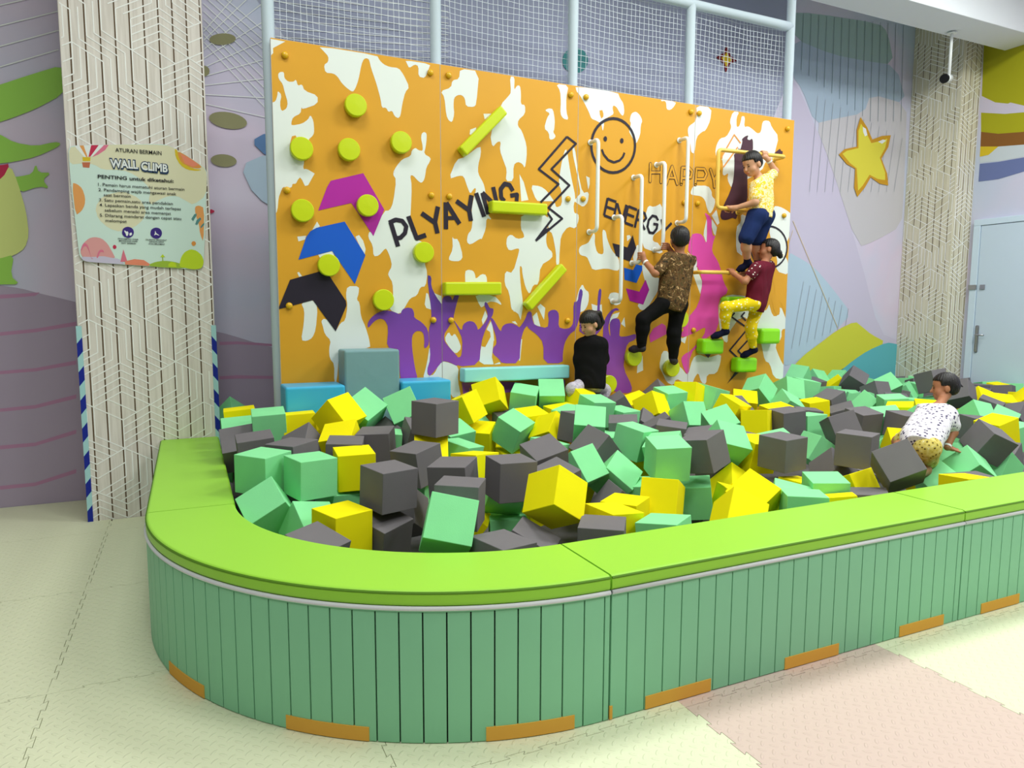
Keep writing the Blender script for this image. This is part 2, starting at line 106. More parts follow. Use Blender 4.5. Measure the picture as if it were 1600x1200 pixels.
('poly','r',0,[(4.7225,3.0494),(4.748,3.0229),(4.773,3.1052),(4.7623,3.1258),(4.7997,3.1551),(4.8429,3.1705),(4.8253,3.1323),(4.8599,3.1249),(4.8835,3.1455),(4.8993,3.1252),(4.9042,3.0306),(4.8458,3.0177),(4.8434,2.871),(4.8608,2.5253),(4.7468,2.4441),(4.7299,2.3913),(4.7004,2.397),(4.6904,2.4038),(4.6144,2.3774),(4.5569,2.3779),(4.5364,2.4096),(4.5443,2.4466),(4.5702,2.5065),(4.6413,2.6281),(4.6834,2.7554),(4.6848,2.93),(4.6725,2.9868),(4.7397,2.9931)]),
('poly','r',0,[(5.1703,3.0374),(5.2394,3.085),(5.2612,3.0647),(5.2767,3.0662),(5.2782,3.04)]),
('poly','r',0,[(4.3958,1.1301),(4.451,1.0865),(4.4828,1.1281)]),
('line','k',0.0184,[(2.8991,2.9544),(2.9851,2.9073),(2.7564,2.682),(2.9271,2.5653),(2.7317,2.3704),(2.8622,2.2906),(2.6177,2.098)]),
('line','k',0.0184,[(2.8991,2.9544),(2.6406,2.6722),(2.8249,2.5672),(2.6593,2.4092)]),
('line','k',0.0186,[(2.721,2.3311),(2.7662,2.2803),(2.6177,2.098)]),
('poly','k',0,[(2.6177,2.098),(2.7111,2.1995),(2.7501,2.2113)]),
('line','k',0.0171,[(4.7521,1.5136),(4.7124,1.4763),(4.9058,1.3736)]),
('line','k',0.0172,[(4.8774,1.5192),(4.8371,1.4816),(4.8955,1.4384)]),
('line','k',0.0174,[(5.0269,1.3727),(5.0496,1.3507),(4.8114,1.1477),(4.8845,1.0917)]),
('line','k',0.0173,[(4.9072,1.3465),(4.7066,1.1553),(4.8221,1.0715)]),
('poly','k',0,[(4.6869,0.8318),(4.806,0.9687),(4.8422,0.9457)]),
('ring','k',0.0225,[(3.5723,2.9504),(3.5691,2.9057),(3.5573,2.8619),(3.5374,2.8207),(3.5102,2.7838),(3.4769,2.7526),(3.4387,2.7284),(3.3973,2.712),(3.3542,2.7041),(3.3112,2.7048),(3.2699,2.7141),(3.2319,2.7316),(3.1986,2.7564),(3.1712,2.7877),(3.1507,2.8242),(3.1377,2.8644),(3.1329,2.907),(3.1362,2.9504),(3.1476,2.9928),(3.1667,3.0329),(3.1927,3.0691),(3.2247,3.1),(3.2616,3.1245),(3.302,3.1417),(3.3444,3.1508),(3.3873,3.1514),(3.429,3.1434),(3.4678,3.1271),(3.5023,3.103),(3.531,3.0719),(3.5528,3.0352),(3.5668,2.9941)]),
('ring','k',0.018,[(5.3884,2.1578),(5.3862,2.118),(5.3749,2.0793),(5.3551,2.0434),(5.3274,2.0116),(5.293,1.9853),(5.2534,1.9653),(5.21,1.9526),(5.1648,1.9474),(5.1193,1.95),(5.0754,1.9602),(5.0348,1.9775),(4.9989,2.0013),(4.969,2.0305),(4.9464,2.0641),(4.9316,2.1008),(4.9253,2.1392),(4.9276,2.1778),(4.9385,2.2154),(4.9576,2.2504),(4.9841,2.2816),(5.0172,2.3079),(5.0556,2.3281),(5.0978,2.3416),(5.1425,2.3478),(5.1878,2.3463),(5.232,2.3372),(5.2735,2.3208),(5.3106,2.2976),(5.3417,2.2685),(5.3657,2.2346),(5.3815,2.1972)]),
('dot','k',0,[(3.2867,2.9775),(3.2865,2.9733),(3.2856,2.9692),(3.2841,2.9654),(3.282,2.9619),(3.2795,2.959),(3.2765,2.9568),(3.2734,2.9552),(3.27,2.9545),(3.2667,2.9546),(3.2634,2.9554),(3.2604,2.9571),(3.2578,2.9595),(3.2556,2.9625),(3.2539,2.966),(3.2529,2.9699),(3.2525,2.974),(3.2527,2.9781),(3.2536,2.9822),(3.2551,2.986),(3.2572,2.9895),(3.2597,2.9924),(3.2626,2.9946),(3.2658,2.9962),(3.2692,2.9969),(3.2725,2.9969),(3.2757,2.996),(3.2787,2.9944),(3.2814,2.992),(3.2836,2.989),(3.2853,2.9855),(3.2863,2.9816)]),
('dot','k',0,[(3.4531,2.9786),(3.4529,2.9743),(3.452,2.9702),(3.4504,2.9663),(3.4483,2.9628),(3.4457,2.9599),(3.4427,2.9576),(3.4395,2.9561),(3.4361,2.9553),(3.4326,2.9554),(3.4293,2.9563),(3.4262,2.958),(3.4235,2.9604),(3.4213,2.9634),(3.4196,2.9669),(3.4185,2.9709),(3.418,2.975),(3.4183,2.9792),(3.4192,2.9834),(3.4207,2.9872),(3.4228,2.9907),(3.4254,2.9936),(3.4284,2.9959),(3.4316,2.9975),(3.4351,2.9983),(3.4385,2.9982),(3.4418,2.9973),(3.4449,2.9956),(3.4476,2.9932),(3.4499,2.9902),(3.4516,2.9867),(3.4527,2.9827)]),
('dot','k',0,[(5.276,2.188),(5.2759,2.1847),(5.2752,2.1814),(5.2739,2.1785),(5.2721,2.1758),(5.2698,2.1736),(5.2672,2.1719),(5.2643,2.1709),(5.2613,2.1704),(5.2582,2.1706),(5.2553,2.1714),(5.2525,2.1729),(5.25,2.1749),(5.2479,2.1774),(5.2463,2.1802),(5.2452,2.1834),(5.2447,2.1866),(5.2448,2.1899),(5.2455,2.1932),(5.2468,2.1961),(5.2486,2.1988),(5.2509,2.201),(5.2535,2.2027),(5.2563,2.2037),(5.2594,2.2042),(5.2624,2.204),(5.2654,2.2032),(5.2682,2.2017),(5.2707,2.1997),(5.2728,2.1972),(5.2744,2.1944),(5.2755,2.1913)]),
('line','k',0.0189,[(3.2361,2.8857),(3.2579,2.8443),(3.3018,2.8048),(3.36,2.7901),(3.4179,2.8113),(3.4514,2.8464),(3.4653,2.8798)]),
('line','o',0.0131,[(4.5227,2.9332),(4.6693,3.1559),(4.7496,3.0883)]),
('line','o',0.0132,[(4.5546,2.8534),(4.7177,3.049)]),
('line','o',0.015,[(4.4144,2.3952),(4.4863,2.4721)]),
('line','o',0.0151,[(4.4331,2.3963),(4.5125,2.306)]),
('line','k',0.0352,[(1.4049,2.1814),(1.4594,2.0044)]),
('line','k',0.0328,[(1.393,2.1763),(1.4437,2.2011),(1.4944,2.1951),(1.5246,2.1569),(1.5146,2.1074),(1.4788,2.0702),(1.4417,2.064)]),
('line','k',0.0355,[(1.5414,2.2333),(1.6052,2.0715),(1.6788,2.1001)]),
('line','k',0.0358,[(1.6452,2.2617),(1.745,2.2)]),
('line','k',0.0361,[(1.7769,2.3192),(1.7518,2.2004),(1.7714,2.1172)]),
('line','k',0.0362,[(1.84,2.3549),(1.8405,2.1524)]),
('line','k',0.0362,[(1.8448,2.3534),(1.9524,2.1976)]),
('line','k',0.0291,[(1.8391,2.237),(1.9129,2.2412)]),
('line','k',0.0364,[(1.9265,2.3715),(2.0309,2.3078)]),
('line','k',0.0367,[(2.0534,2.4241),(2.0329,2.3079),(2.0478,2.2258)]),
('line','k',0.0368,[(2.0908,2.4433),(2.1598,2.2646)]),
('line','k',0.0345,[(2.1447,2.449),(2.1928,2.2852)]),
('line','k',0.0345,[(2.1447,2.4508),(2.2507,2.3634)]),
('line','k',0.0346,[(2.2371,2.5002),(2.2652,2.3924)]),
('line','k',0.0351,[(2.41,2.4822),(2.3802,2.5269),(2.3381,2.533),(2.3026,2.4883),(2.3069,2.4233),(2.3363,2.3971)]),
('line','k',0.0326,[(2.3868,2.4429),(2.4474,2.4566),(2.4423,2.4042)]),
('line','k',0.0219,[(3.3036,2.488),(3.27,2.341)]),
('line','k',0.0219,[(3.3037,2.4824),(3.3917,2.4617)]),
('line','k',0.022,[(3.2887,2.4146),(3.3736,2.3958)]),
('line','k',0.022,[(3.27,2.341),(3.3558,2.3177)]),
('line','k',0.0221,[(3.3968,2.4539),(3.3656,2.3142)]),
('line','k',0.0221,[(3.4017,2.4502),(3.4544,2.3029)]),
('line','k',0.0223,[(3.4956,2.4442),(3.459,2.3154)]),
('line','k',0.0223,[(3.5137,2.4372),(3.4814,2.2921)]),
('line','k',0.0223,[(3.5158,2.4316),(3.6066,2.4086)]),
('line','k',0.0223,[(3.4975,2.3667),(3.578,2.3468)]),
('line','k',0.0224,[(3.4844,2.2906),(3.57,2.2681)]),
('line','k',0.0225,[(3.6247,2.4114),(3.5874,2.2549)]),
('line','k',0.0225,[(3.6217,2.4087),(3.6885,2.3822),(3.705,2.3417),(3.6801,2.3154),(3.6037,2.326)]),
('line','k',0.0226,[(3.6496,2.3137),(3.6945,2.2397)]),
('line','k',0.0229,[(3.8344,2.3281),(3.8126,2.3604),(3.7711,2.3663),(3.7331,2.3266),(3.7204,2.2676),(3.7444,2.2188),(3.7858,2.2166),(3.821,2.2561),(3.8271,2.2942),(3.7835,2.296)]),
('line','k',0.0229,[(3.8705,2.3427),(3.8978,2.2431),(3.8862,2.1792)]),
('line','k',0.0231,[(3.9821,2.3152),(3.9052,2.2435)]),
('outl','k',0.0305,[(3.7375,2.8098),(3.7377,2.662)]),
('outl','k',0.0307,[(3.8557,2.8137),(3.8552,2.6629)]),
('outl','k',0.0306,[(3.7375,2.7377),(3.8578,2.7477)]),
('outl','k',0.031,[(3.913,2.6524),(3.9708,2.8088),(4.032,2.6616)]),
('outl','k',0.0255,[(3.9373,2.7085),(4.0111,2.7119)]),
('outl','k',0.0314,[(4.0767,2.665),(4.0823,2.8084),(4.1573,2.8148),(4.1963,2.7844),(4.182,2.7324),(4.0963,2.7171)]),
('outl','k',0.0317,[(4.2366,2.673),(4.2442,2.8139),(4.332,2.8171),(4.3613,2.7768),(4.3356,2.7277),(4.2587,2.7216)]),
('outl','k',0.0319,[(4.4041,2.819),(4.4471,2.7279),(4.4553,2.6681)]),
('outl','k',0.0321,[(4.5053,2.8146),(4.4525,2.7327)]),
]
BOLTS = [(0.6796,3.2661),(1.7238,3.2965),(1.8681,3.2975),(0.6673,2.3598),(1.723,2.3997),(1.868,2.4009),(0.6585,1.5565),(1.7309,1.4534),(1.8759,1.4502),(2.9295,3.2897),(3.0721,3.2887),(2.9126,2.4529),(3.0567,2.4627),(2.9227,1.445),(4.1595,3.2998),(4.2513,3.2965),(4.1138,2.5019),(4.2639,2.5058),(4.1137,1.3562),(4.2609,1.3532),(5.3231,3.2787),(5.3252,2.4585)]
HOLDS = [(1.1505,2.9797),(0.7676,2.6428),(1.0964,2.6682),(1.4802,2.7566),(0.7625,2.2207),(1.2235,2.285),(0.935,1.8475),(1.6454,1.9644),(1.3292,1.6043),(3.5767,1.1197),(3.9958,1.0085),(4.0806,1.4565),(3.3167,0.8916)]
LIME_BARS = [[(2.2711,3.1106),(2.3275,3.0517),(1.9834,2.7001),(1.9203,2.758)],[(2.1926,2.3858),(2.6839,2.3905),(2.6793,2.2997),(2.1926,2.2894)],[(1.8026,1.7428),(2.2778,1.7522),(2.276,1.6509),(1.8019,1.6488)],[(2.817,1.9128),(2.88,1.8626),(2.5511,1.53),(2.478,1.5878)]]
BLOCK_HOLDS = [[(4.2881,1.2759),(4.5388,1.2724),(4.5453,1.1278),(4.2939,1.1336)],[(4.7099,1.0921),(4.957,1.0858),(4.9646,0.9429),(4.7167,0.9514)],[(4.9875,1.3648),(5.2394,1.3629),(5.2482,1.2122),(4.9954,1.2165)],[(4.5584,1.6639),(4.7875,1.6665),(4.7946,1.5247),(4.5648,1.5242)]]
GRABS = [(3.1226,2.9297,2.1931),(3.562,2.6786,1.9457),(3.7993,2.807,2.0694),(4.041,3.0406,2.3181),(3.3697,2.3285,1.6104)]
CBAR = [(5.1727,5.06,2.9786),(4.3704,5.06,2.9657),(4.3761,5.06,2.458),(4.7417,5.06,2.4558)]
FOOTBAR = [(4.2202,5.06,1.8794),(4.9083,5.06,1.8882)]
KIDS = {
'Y': {'head': (4.6933,4.98,2.85),'neck': (4.7834,4.98,2.7329),'shL': (4.6696,4.89,2.6587),'shR': (4.9378,5.05,2.7336),'elL': (4.6342,4.86,2.4954),'wrL': (4.5357,5.0,2.4568),'haL': (4.5156,5.06,2.4518),'elR': (5.0435,5.05,2.8295),'wrR': (4.9488,5.04,2.9238),'haR': (4.903,5.06,2.9753),'pel': (4.8133,4.97,2.4245),'hipL': (4.7108,4.91,2.3883),'hipR': (4.9197,5.03,2.4148),'knL': (4.6047,4.93,2.1747),'anL': (4.7035,5.0,1.9764),'toL': (4.646,5.05,1.9075),'knR': (4.8499,5.05,2.1728),'anR': (4.8959,5.07,1.9688),'toR': (4.8326,5.1,1.915)},
'G': {'head': (4.9054,4.95,2.0909),'neck': (4.8391,4.94,1.9771),'shL': (4.6725,4.86,1.9101),'shR': (4.991,5.02,1.951),'elL': (4.5598,4.87,1.7938),'wrL': (4.5487,5.0,1.8677),'haL': (4.5569,5.06,1.8881),'elR': (4.9141,5.08,1.8083),'wrR': (4.7345,5.06,1.869),'haR': (4.6793,5.06,1.8883),'pel': (4.7846,4.96,1.6136),'hipL': (4.6966,4.9,1.6007),'hipR': (4.875,5.02,1.5969),'knL': (4.4471,4.98,1.5648),'anL': (4.4938,5.03,1.354),'toL': (4.3971,5.08,1.2945),'knR': (4.7728,5.0,1.3762),'anR': (4.853,5.04,1.1751),'toR': (4.7784,5.1,1.1065)},
'B': {'head': (3.8838,4.95,2.1387),'neck': (3.8945,4.95,2.0302),'shL': (3.7606,4.95,1.9656),'shR': (4.0164,4.97,1.9808),'elL': (3.615,4.92,1.8465),'wrL': (3.5791,5.03,1.9538),'haL': (3.5698,5.07,1.9996),'elR': (4.0585,5.1,1.9509),'wrR': (3.8834,5.06,2.0432),'haR': (3.8136,5.07,2.091),'pel': (3.8262,4.95,1.6279),'hipL': (3.7456,4.95,1.5943),'hipR': (3.8973,4.96,1.5899),'knL': (3.5584,5.0,1.4565),'anL': (3.5732,5.04,1.223),'toL': (3.5292,5.13,1.1914),'knR': (3.8731,4.98,1.3384),'anR': (3.9047,5.02,1.1154),'toR': (4.0059,5.13,1.071)},
'K': {'head': (3.0036,4.97,1.4214),'neck': (3.0241,4.98,1.2996),'shL': (2.9747,5.04,1.2341),'shR': (3.0931,4.93,1.2477),'elL': (2.946,5.03,1.1231),'wrL': (3.0071,5.1,1.0301),'haL': (3.0256,5.12,1.0005),'elR': (3.133,4.96,1.1281),'wrR': (3.1339,5.06,1.0454),'haR': (3.1334,5.1,1.0259),'pel': (3.006,4.95,0.9408),'hipL': (2.9749,4.99,0.9222),'hipR': (3.0559,4.93,0.9246),'knL': (2.8077,4.9,0.8961),'anL': (2.8864,4.95,0.7706),'toL': (2.8989,4.97,0.714),'knR': (3.2081,5.04,0.8527),'anR': (3.1342,4.99,0.7416),'toR': (3.1539,5.02,0.6929)},
'T': {'head': (5.0428,3.3,0.9725),'neck': (4.8908,3.25,0.8865),'shL': (4.9386,3.36,0.8087),'shR': (4.8238,3.12,0.8012),'elL': (4.9148,3.4,0.6842),'wrL': (4.8985,3.4,0.5546),'haL': (4.9013,3.4,0.5252),'elR': (4.8303,3.08,0.6887),'wrR': (4.7321,3.05,0.5974),'haR': (4.7823,3.04,0.5636),'pel': (4.439,3.05,0.6603),'hipL': (4.4663,3.13,0.671),'hipR': (4.4039,2.97,0.6339),'knL': (4.4695,3.22,0.6284),'anL': (4.218,3.0,0.5754),'toL': (4.0805,2.9,0.5739),'knR': (4.5967,3.1,0.4598),'anR': (4.2358,2.9,0.4844),'toR': (4.0792,2.8,0.5052)},
}
MURAL = [
('green',[(-1.2712,3.128),(-1.1823,3.1651),(-0.9998,3.2582),(-0.7781,3.3638),(-0.7477,3.2667),(-0.7899,3.147),(-0.9684,3.0201),(-1.1075,2.9432),(-1.1984,2.8985),(-1.2877,2.863)]),
('green',[(-1.2893,2.8372),(-1.2037,2.812),(-1.1184,2.7603),(-0.984,2.7474),(-0.859,2.7916),(-0.8206,2.7848),(-0.8457,2.7521),(-0.9886,2.6678),(-1.1267,2.6202),(-1.2165,2.6001),(-1.3053,2.5784)]),
('green',[(-1.1559,2.5042),(-1.0878,2.5184),(-1.0186,2.5417),(-0.9914,2.6182),(-0.9768,2.554),(-0.895,2.5608),(-0.9552,2.5025),(-0.9141,2.4397),(-0.978,2.4528),(-1.1102,2.3935)]),
('lightgreen',[(-1.3064,2.5611),(-1.1506,2.5919),(-1.113,2.4725),(-1.0726,2.2632),(-1.0647,2.0851),(-1.0964,1.9851),(-1.1677,1.9287),(-1.2591,1.8988),(-1.3482,1.887)]),
('red',[(-1.3053,2.5784),(-1.2174,2.5861),(-1.1498,2.606),(-1.2055,2.4915),(-1.315,2.4222)]),
('green',[(-1.3482,1.887),(-1.2589,1.9023),(-1.1672,1.9376),(-1.1993,1.7755),(-1.1426,1.7136),(-1.2705,1.7113),(-1.3597,1.7007)]),
('hill',[(-1.6869,1.7898),(-1.2709,1.7043),(-1.1398,1.6836),(-1.022,1.6462),(-0.9013,1.6152),(-0.7862,1.5818),(-0.3436,1.4755),(0.2496,1.3365),(0.3782,1.2951),(0.5282,1.2423),(0.7404,1.1769),(0.8387,1.1332),(0.8037,-0.0977),(-0.7509,-0.0475),(-1.8091,-0.0322)]),
('stripe',[(-1.7017,1.5695),(-1.2752,1.6341),(-1.1272,1.6448),(-1.0214,1.6551),(-1.0532,1.6279),(-1.1885,1.6122),(-1.277,1.6043),(-1.7034,1.544)]),
('stripe',[(-1.7183,1.3221),(-1.2923,1.3521),(-1.0676,1.3768),(-0.7943,1.4298),(-0.7959,1.3986),(-1.0692,1.3498),(-1.2939,1.3255),(-1.72,1.2964)]),
('stripe',[(-1.7373,1.0383),(-1.3101,1.0587),(-1.085,1.073),(-0.8105,1.1256),(-0.8122,1.0941),(-1.0865,1.0475),(-1.3116,1.0336),(-1.739,1.0124)]),
('stripe',[(-1.7559,0.7608),(-1.3275,0.7716),(-1.1015,0.7865),(-0.8248,0.8559),(-0.8265,0.8241),(-1.103,0.759),(-1.329,0.7464),(-1.7582,0.726)]),
('stripe',[(-1.7759,0.4634),(-1.3448,0.4858),(-1.1183,0.492),(-0.8398,0.5746),(-0.8415,0.5426),(-1.1199,0.4643),(-1.3466,0.4567),(-1.7782,0.4282)]),
('stripe',[(-1.796,0.1633),(-1.3639,0.1718),(-1.1364,0.1762),(-0.8567,0.2568),(-0.8584,0.2245),(-1.138,0.1482),(-1.3657,0.1424),(-1.7984,0.1279)]),
('stripe',[(0.2373,1.2551),(0.3769,1.2569),(0.5474,1.242),(0.7417,1.2223),(0.7411,1.2017),(0.5467,1.2217),(0.376,1.2328),(0.2363,1.2272)]),
('stripe',[(0.2264,0.9631),(0.3666,0.9661),(0.7334,0.9446),(0.7327,0.9196),(0.3656,0.9377),(0.2253,0.935)]),
('olive',[(0.4549,3.7498),(0.4516,3.7373),(0.4415,3.7243),(0.4255,3.7115),(0.4045,3.6999),(0.3802,3.6903),(0.3541,3.6833),(0.328,3.6794),(0.3037,3.6789),(0.283,3.6817),(0.267,3.6876),(0.2569,3.6963),(0.2534,3.7071),(0.2567,3.7194),(0.2665,3.7323),(0.2822,3.7449),(0.3028,3.7565),(0.3268,3.7661),(0.3528,3.7732),(0.3789,3.7773),(0.4034,3.778),(0.4245,3.7754),(0.4408,3.7695),(0.4512,3.7607)]),
('olive',[(0.5189,3.0771),(0.5103,3.0602),(0.4923,3.0452),(0.466,3.0331),(0.4334,3.0249),(0.3968,3.0209),(0.3587,3.0215),(0.3216,3.0267),(0.2882,3.0359),(0.2607,3.0485),(0.2407,3.0638),(0.2297,3.0806),(0.2282,3.0979),(0.2365,3.1144),(0.2539,3.1292),(0.2794,3.1412),(0.3112,3.1496),(0.3473,3.1538),(0.3853,3.1536),(0.4226,3.1488),(0.4566,3.1398),(0.485,3.1272),(0.5057,3.1118),(0.5173,3.0947)]),
('olive',[(0.4268,2.7596),(0.4218,2.7464),(0.4103,2.7341),(0.3931,2.7235),(0.3713,2.7155),(0.3466,2.7105),(0.3206,2.7089),(0.2951,2.7108),(0.2718,2.716),(0.2524,2.7242),(0.238,2.7347),(0.2296,2.7469),(0.2279,2.76),(0.2328,2.7731),(0.2441,2.7853),(0.261,2.7958),(0.2823,2.8038),(0.3068,2.8089),(0.3327,2.8107),(0.3583,2.809),(0.3818,2.8039),(0.4016,2.7959),(0.4164,2.7853),(0.425,2.7729)]),
('olive',[(0.2456,3.462),(0.2434,3.45),(0.2379,3.4384),(0.2295,3.4278),(0.2187,3.4192),(0.2064,3.413),(0.1933,3.4096),(0.1803,3.4094),(0.1684,3.4123),(0.1583,3.418),(0.1507,3.4263),(0.1461,3.4365),(0.1449,3.4479),(0.1471,3.4598),(0.1525,3.4714),(0.1608,3.4819),(0.1715,3.4905),(0.1838,3.4968),(0.1968,3.5002),(0.2098,3.5005),(0.2218,3.4977),(0.232,3.492),(0.2397,3.4838),(0.2443,3.4736)]),
('blue',[(0.5448,2.9369),(0.6723,3.0249),(0.739,2.9863),(0.7155,2.8547),(0.6696,2.8206)]),
('palebl',[(0.4526,2.7319),(0.6764,2.851),(0.8426,2.8264),(0.8283,2.3385),(0.5582,2.4829)]),
('red',[(0.2066,2.3609),(0.2482,2.342),(0.2049,2.3158)]),
('netshade',[(0.6735,5.5737),(2.2596,5.7522),(3.6549,5.8283),(6.4746,6.5271),(6.6468,3.7108),(5.1535,3.7201),(2.2438,3.695),(0.6106,3.6763)]),  # shade of the recess behind the net, painted as a darker mural patch
('teal',[(3.8166,4.068),(3.812,4.0349),(3.7974,4.0025),(3.7738,3.9732),(3.743,3.9489),(3.707,3.9314),(3.6684,3.9218),(3.6298,3.9207),(3.594,3.9281),(3.5632,3.9435),(3.5395,3.9657),(3.5245,3.9934),(3.5191,4.0245),(3.5237,4.0571),(3.5379,4.0889),(3.5609,4.1179),(3.5911,4.1421),(3.6265,4.1598),(3.6648,4.1699),(3.7033,4.1716),(3.7395,4.1647),(3.7709,4.1496),(3.7953,4.1275),(3.8109,4.0996)]),
('darkred',[(5.6115,4.4882),(5.6775,4.3919),(5.7694,4.3484),(5.6733,4.3065),(5.6103,4.1945),(5.5768,4.2926),(5.4657,4.3425),(5.564,4.3991)]),
('yellow',[(5.616,4.425),(5.6538,4.3763),(5.7043,4.3413),(5.6563,4.3222),(5.6108,4.2551),(5.592,4.3129),(5.5342,4.3466),(5.5813,4.3716)]),
('darkred',[(13.9842,6.406),(14.1267,6.4702),(14.2505,6.4334),(14.3957,6.4984),(14.3338,6.4087),(14.4945,6.3972),(14.3255,6.3482),(14.2828,6.2621),(14.1549,6.3188),(14.0119,6.2551),(14.0727,6.3436)]),
('bluegrey',[(6.6237,4.7558),(7.2633,4.6591),(7.8227,4.6664),(8.4136,4.6742),(8.66,4.227),(7.9709,4.2735),(7.8743,4.0271),(7.3189,3.8858),(7.0344,3.8033),(6.7982,4.1729),(6.6164,4.3197)]),
('tealgrey',[(6.5407,5.005),(6.9144,5.0646),(8.0545,5.1383),(8.2186,5.0623),(8.3725,4.6814),(7.8237,4.6538),(7.2642,4.6468),(6.6255,4.7272)]),
('pinkgrey',[(7.0344,3.8033),(7.3189,3.8858),(7.8743,4.0271),(7.9709,4.2735),(8.66,4.227),(8.6819,3.7687),(8.7009,3.1109),(8.6998,2.6654),(8.2023,2.4473),(7.8909,2.3523),(7.3187,3.3735)]),
('lilac',[(6.5833,4.303),(6.7637,4.1684),(7.3187,3.3735),(7.9389,2.2453),(8.3855,1.2475),(8.8194,1.1267),(8.8128,0.2454),(6.7583,1.4225)]),
('palebl',[(6.619,2.2758),(7.1125,2.098),(7.4669,1.8265),(7.8392,1.5024),(7.5914,1.2969),(7.2352,1.0971),(6.8903,0.8827),(6.677,0.849),(6.5642,1.423)]),
('starrim',[(7.8019,3.9667),(7.9353,3.8508),(8.0366,3.7165),(8.2101,3.7795),(8.3775,3.805),(8.342,3.6536),(8.2265,3.4948),(8.3511,3.3168),(8.3844,3.1698),(8.2212,3.1791),(8.0478,3.2462),(7.9484,3.11),(7.8217,2.9834),(7.7548,3.0956),(7.756,3.3283),(7.5996,3.3724),(7.4525,3.4761),(7.5484,3.55),(7.7653,3.6024),(7.7456,3.8042)]),
('star',[(7.8157,3.8901),(7.9339,3.7718),(8.0207,3.6699),(8.2151,3.7213),(8.3126,3.758),(8.283,3.6344),(8.1935,3.5052),(8.3096,3.3269),(8.3178,3.2327),(8.1763,3.235),(8.0216,3.2762),(7.9073,3.1336),(7.8272,3.0611),(7.7824,3.3358),(7.6553,3.3904),(7.5152,3.4898),(7.5875,3.533),(7.7935,3.5868),(7.7771,3.7945)]),
('white',[(7.8495,3.8546),(7.9093,3.8349),(7.9427,3.7596),(7.8974,3.7417),(7.8624,3.7905)]),
('white',[(8.1449,3.7009),(8.2339,3.7366),(8.2949,3.7294),(8.2185,3.6816)]),
('hillyel',[(6.736,0.7572),(6.8903,0.8827),(7.0471,0.9996),(7.2352,1.0971),(7.5914,1.2969),(7.9062,1.4026),(8.0313,1.3351),(8.2224,1.2279),(8.5274,1.1168),(8.1785,1.0162),(7.9159,0.8955),(7.6888,0.7657),(7.2657,0.6462),(6.8521,0.6221)]),
('hillblue',[(8.5274,1.1168),(8.704,1.0966),(8.8356,1.0681),(8.8841,0.5381),(7.5556,0.593),(7.6888,0.7657),(7.9159,0.8955),(8.1785,1.0162)]),
]
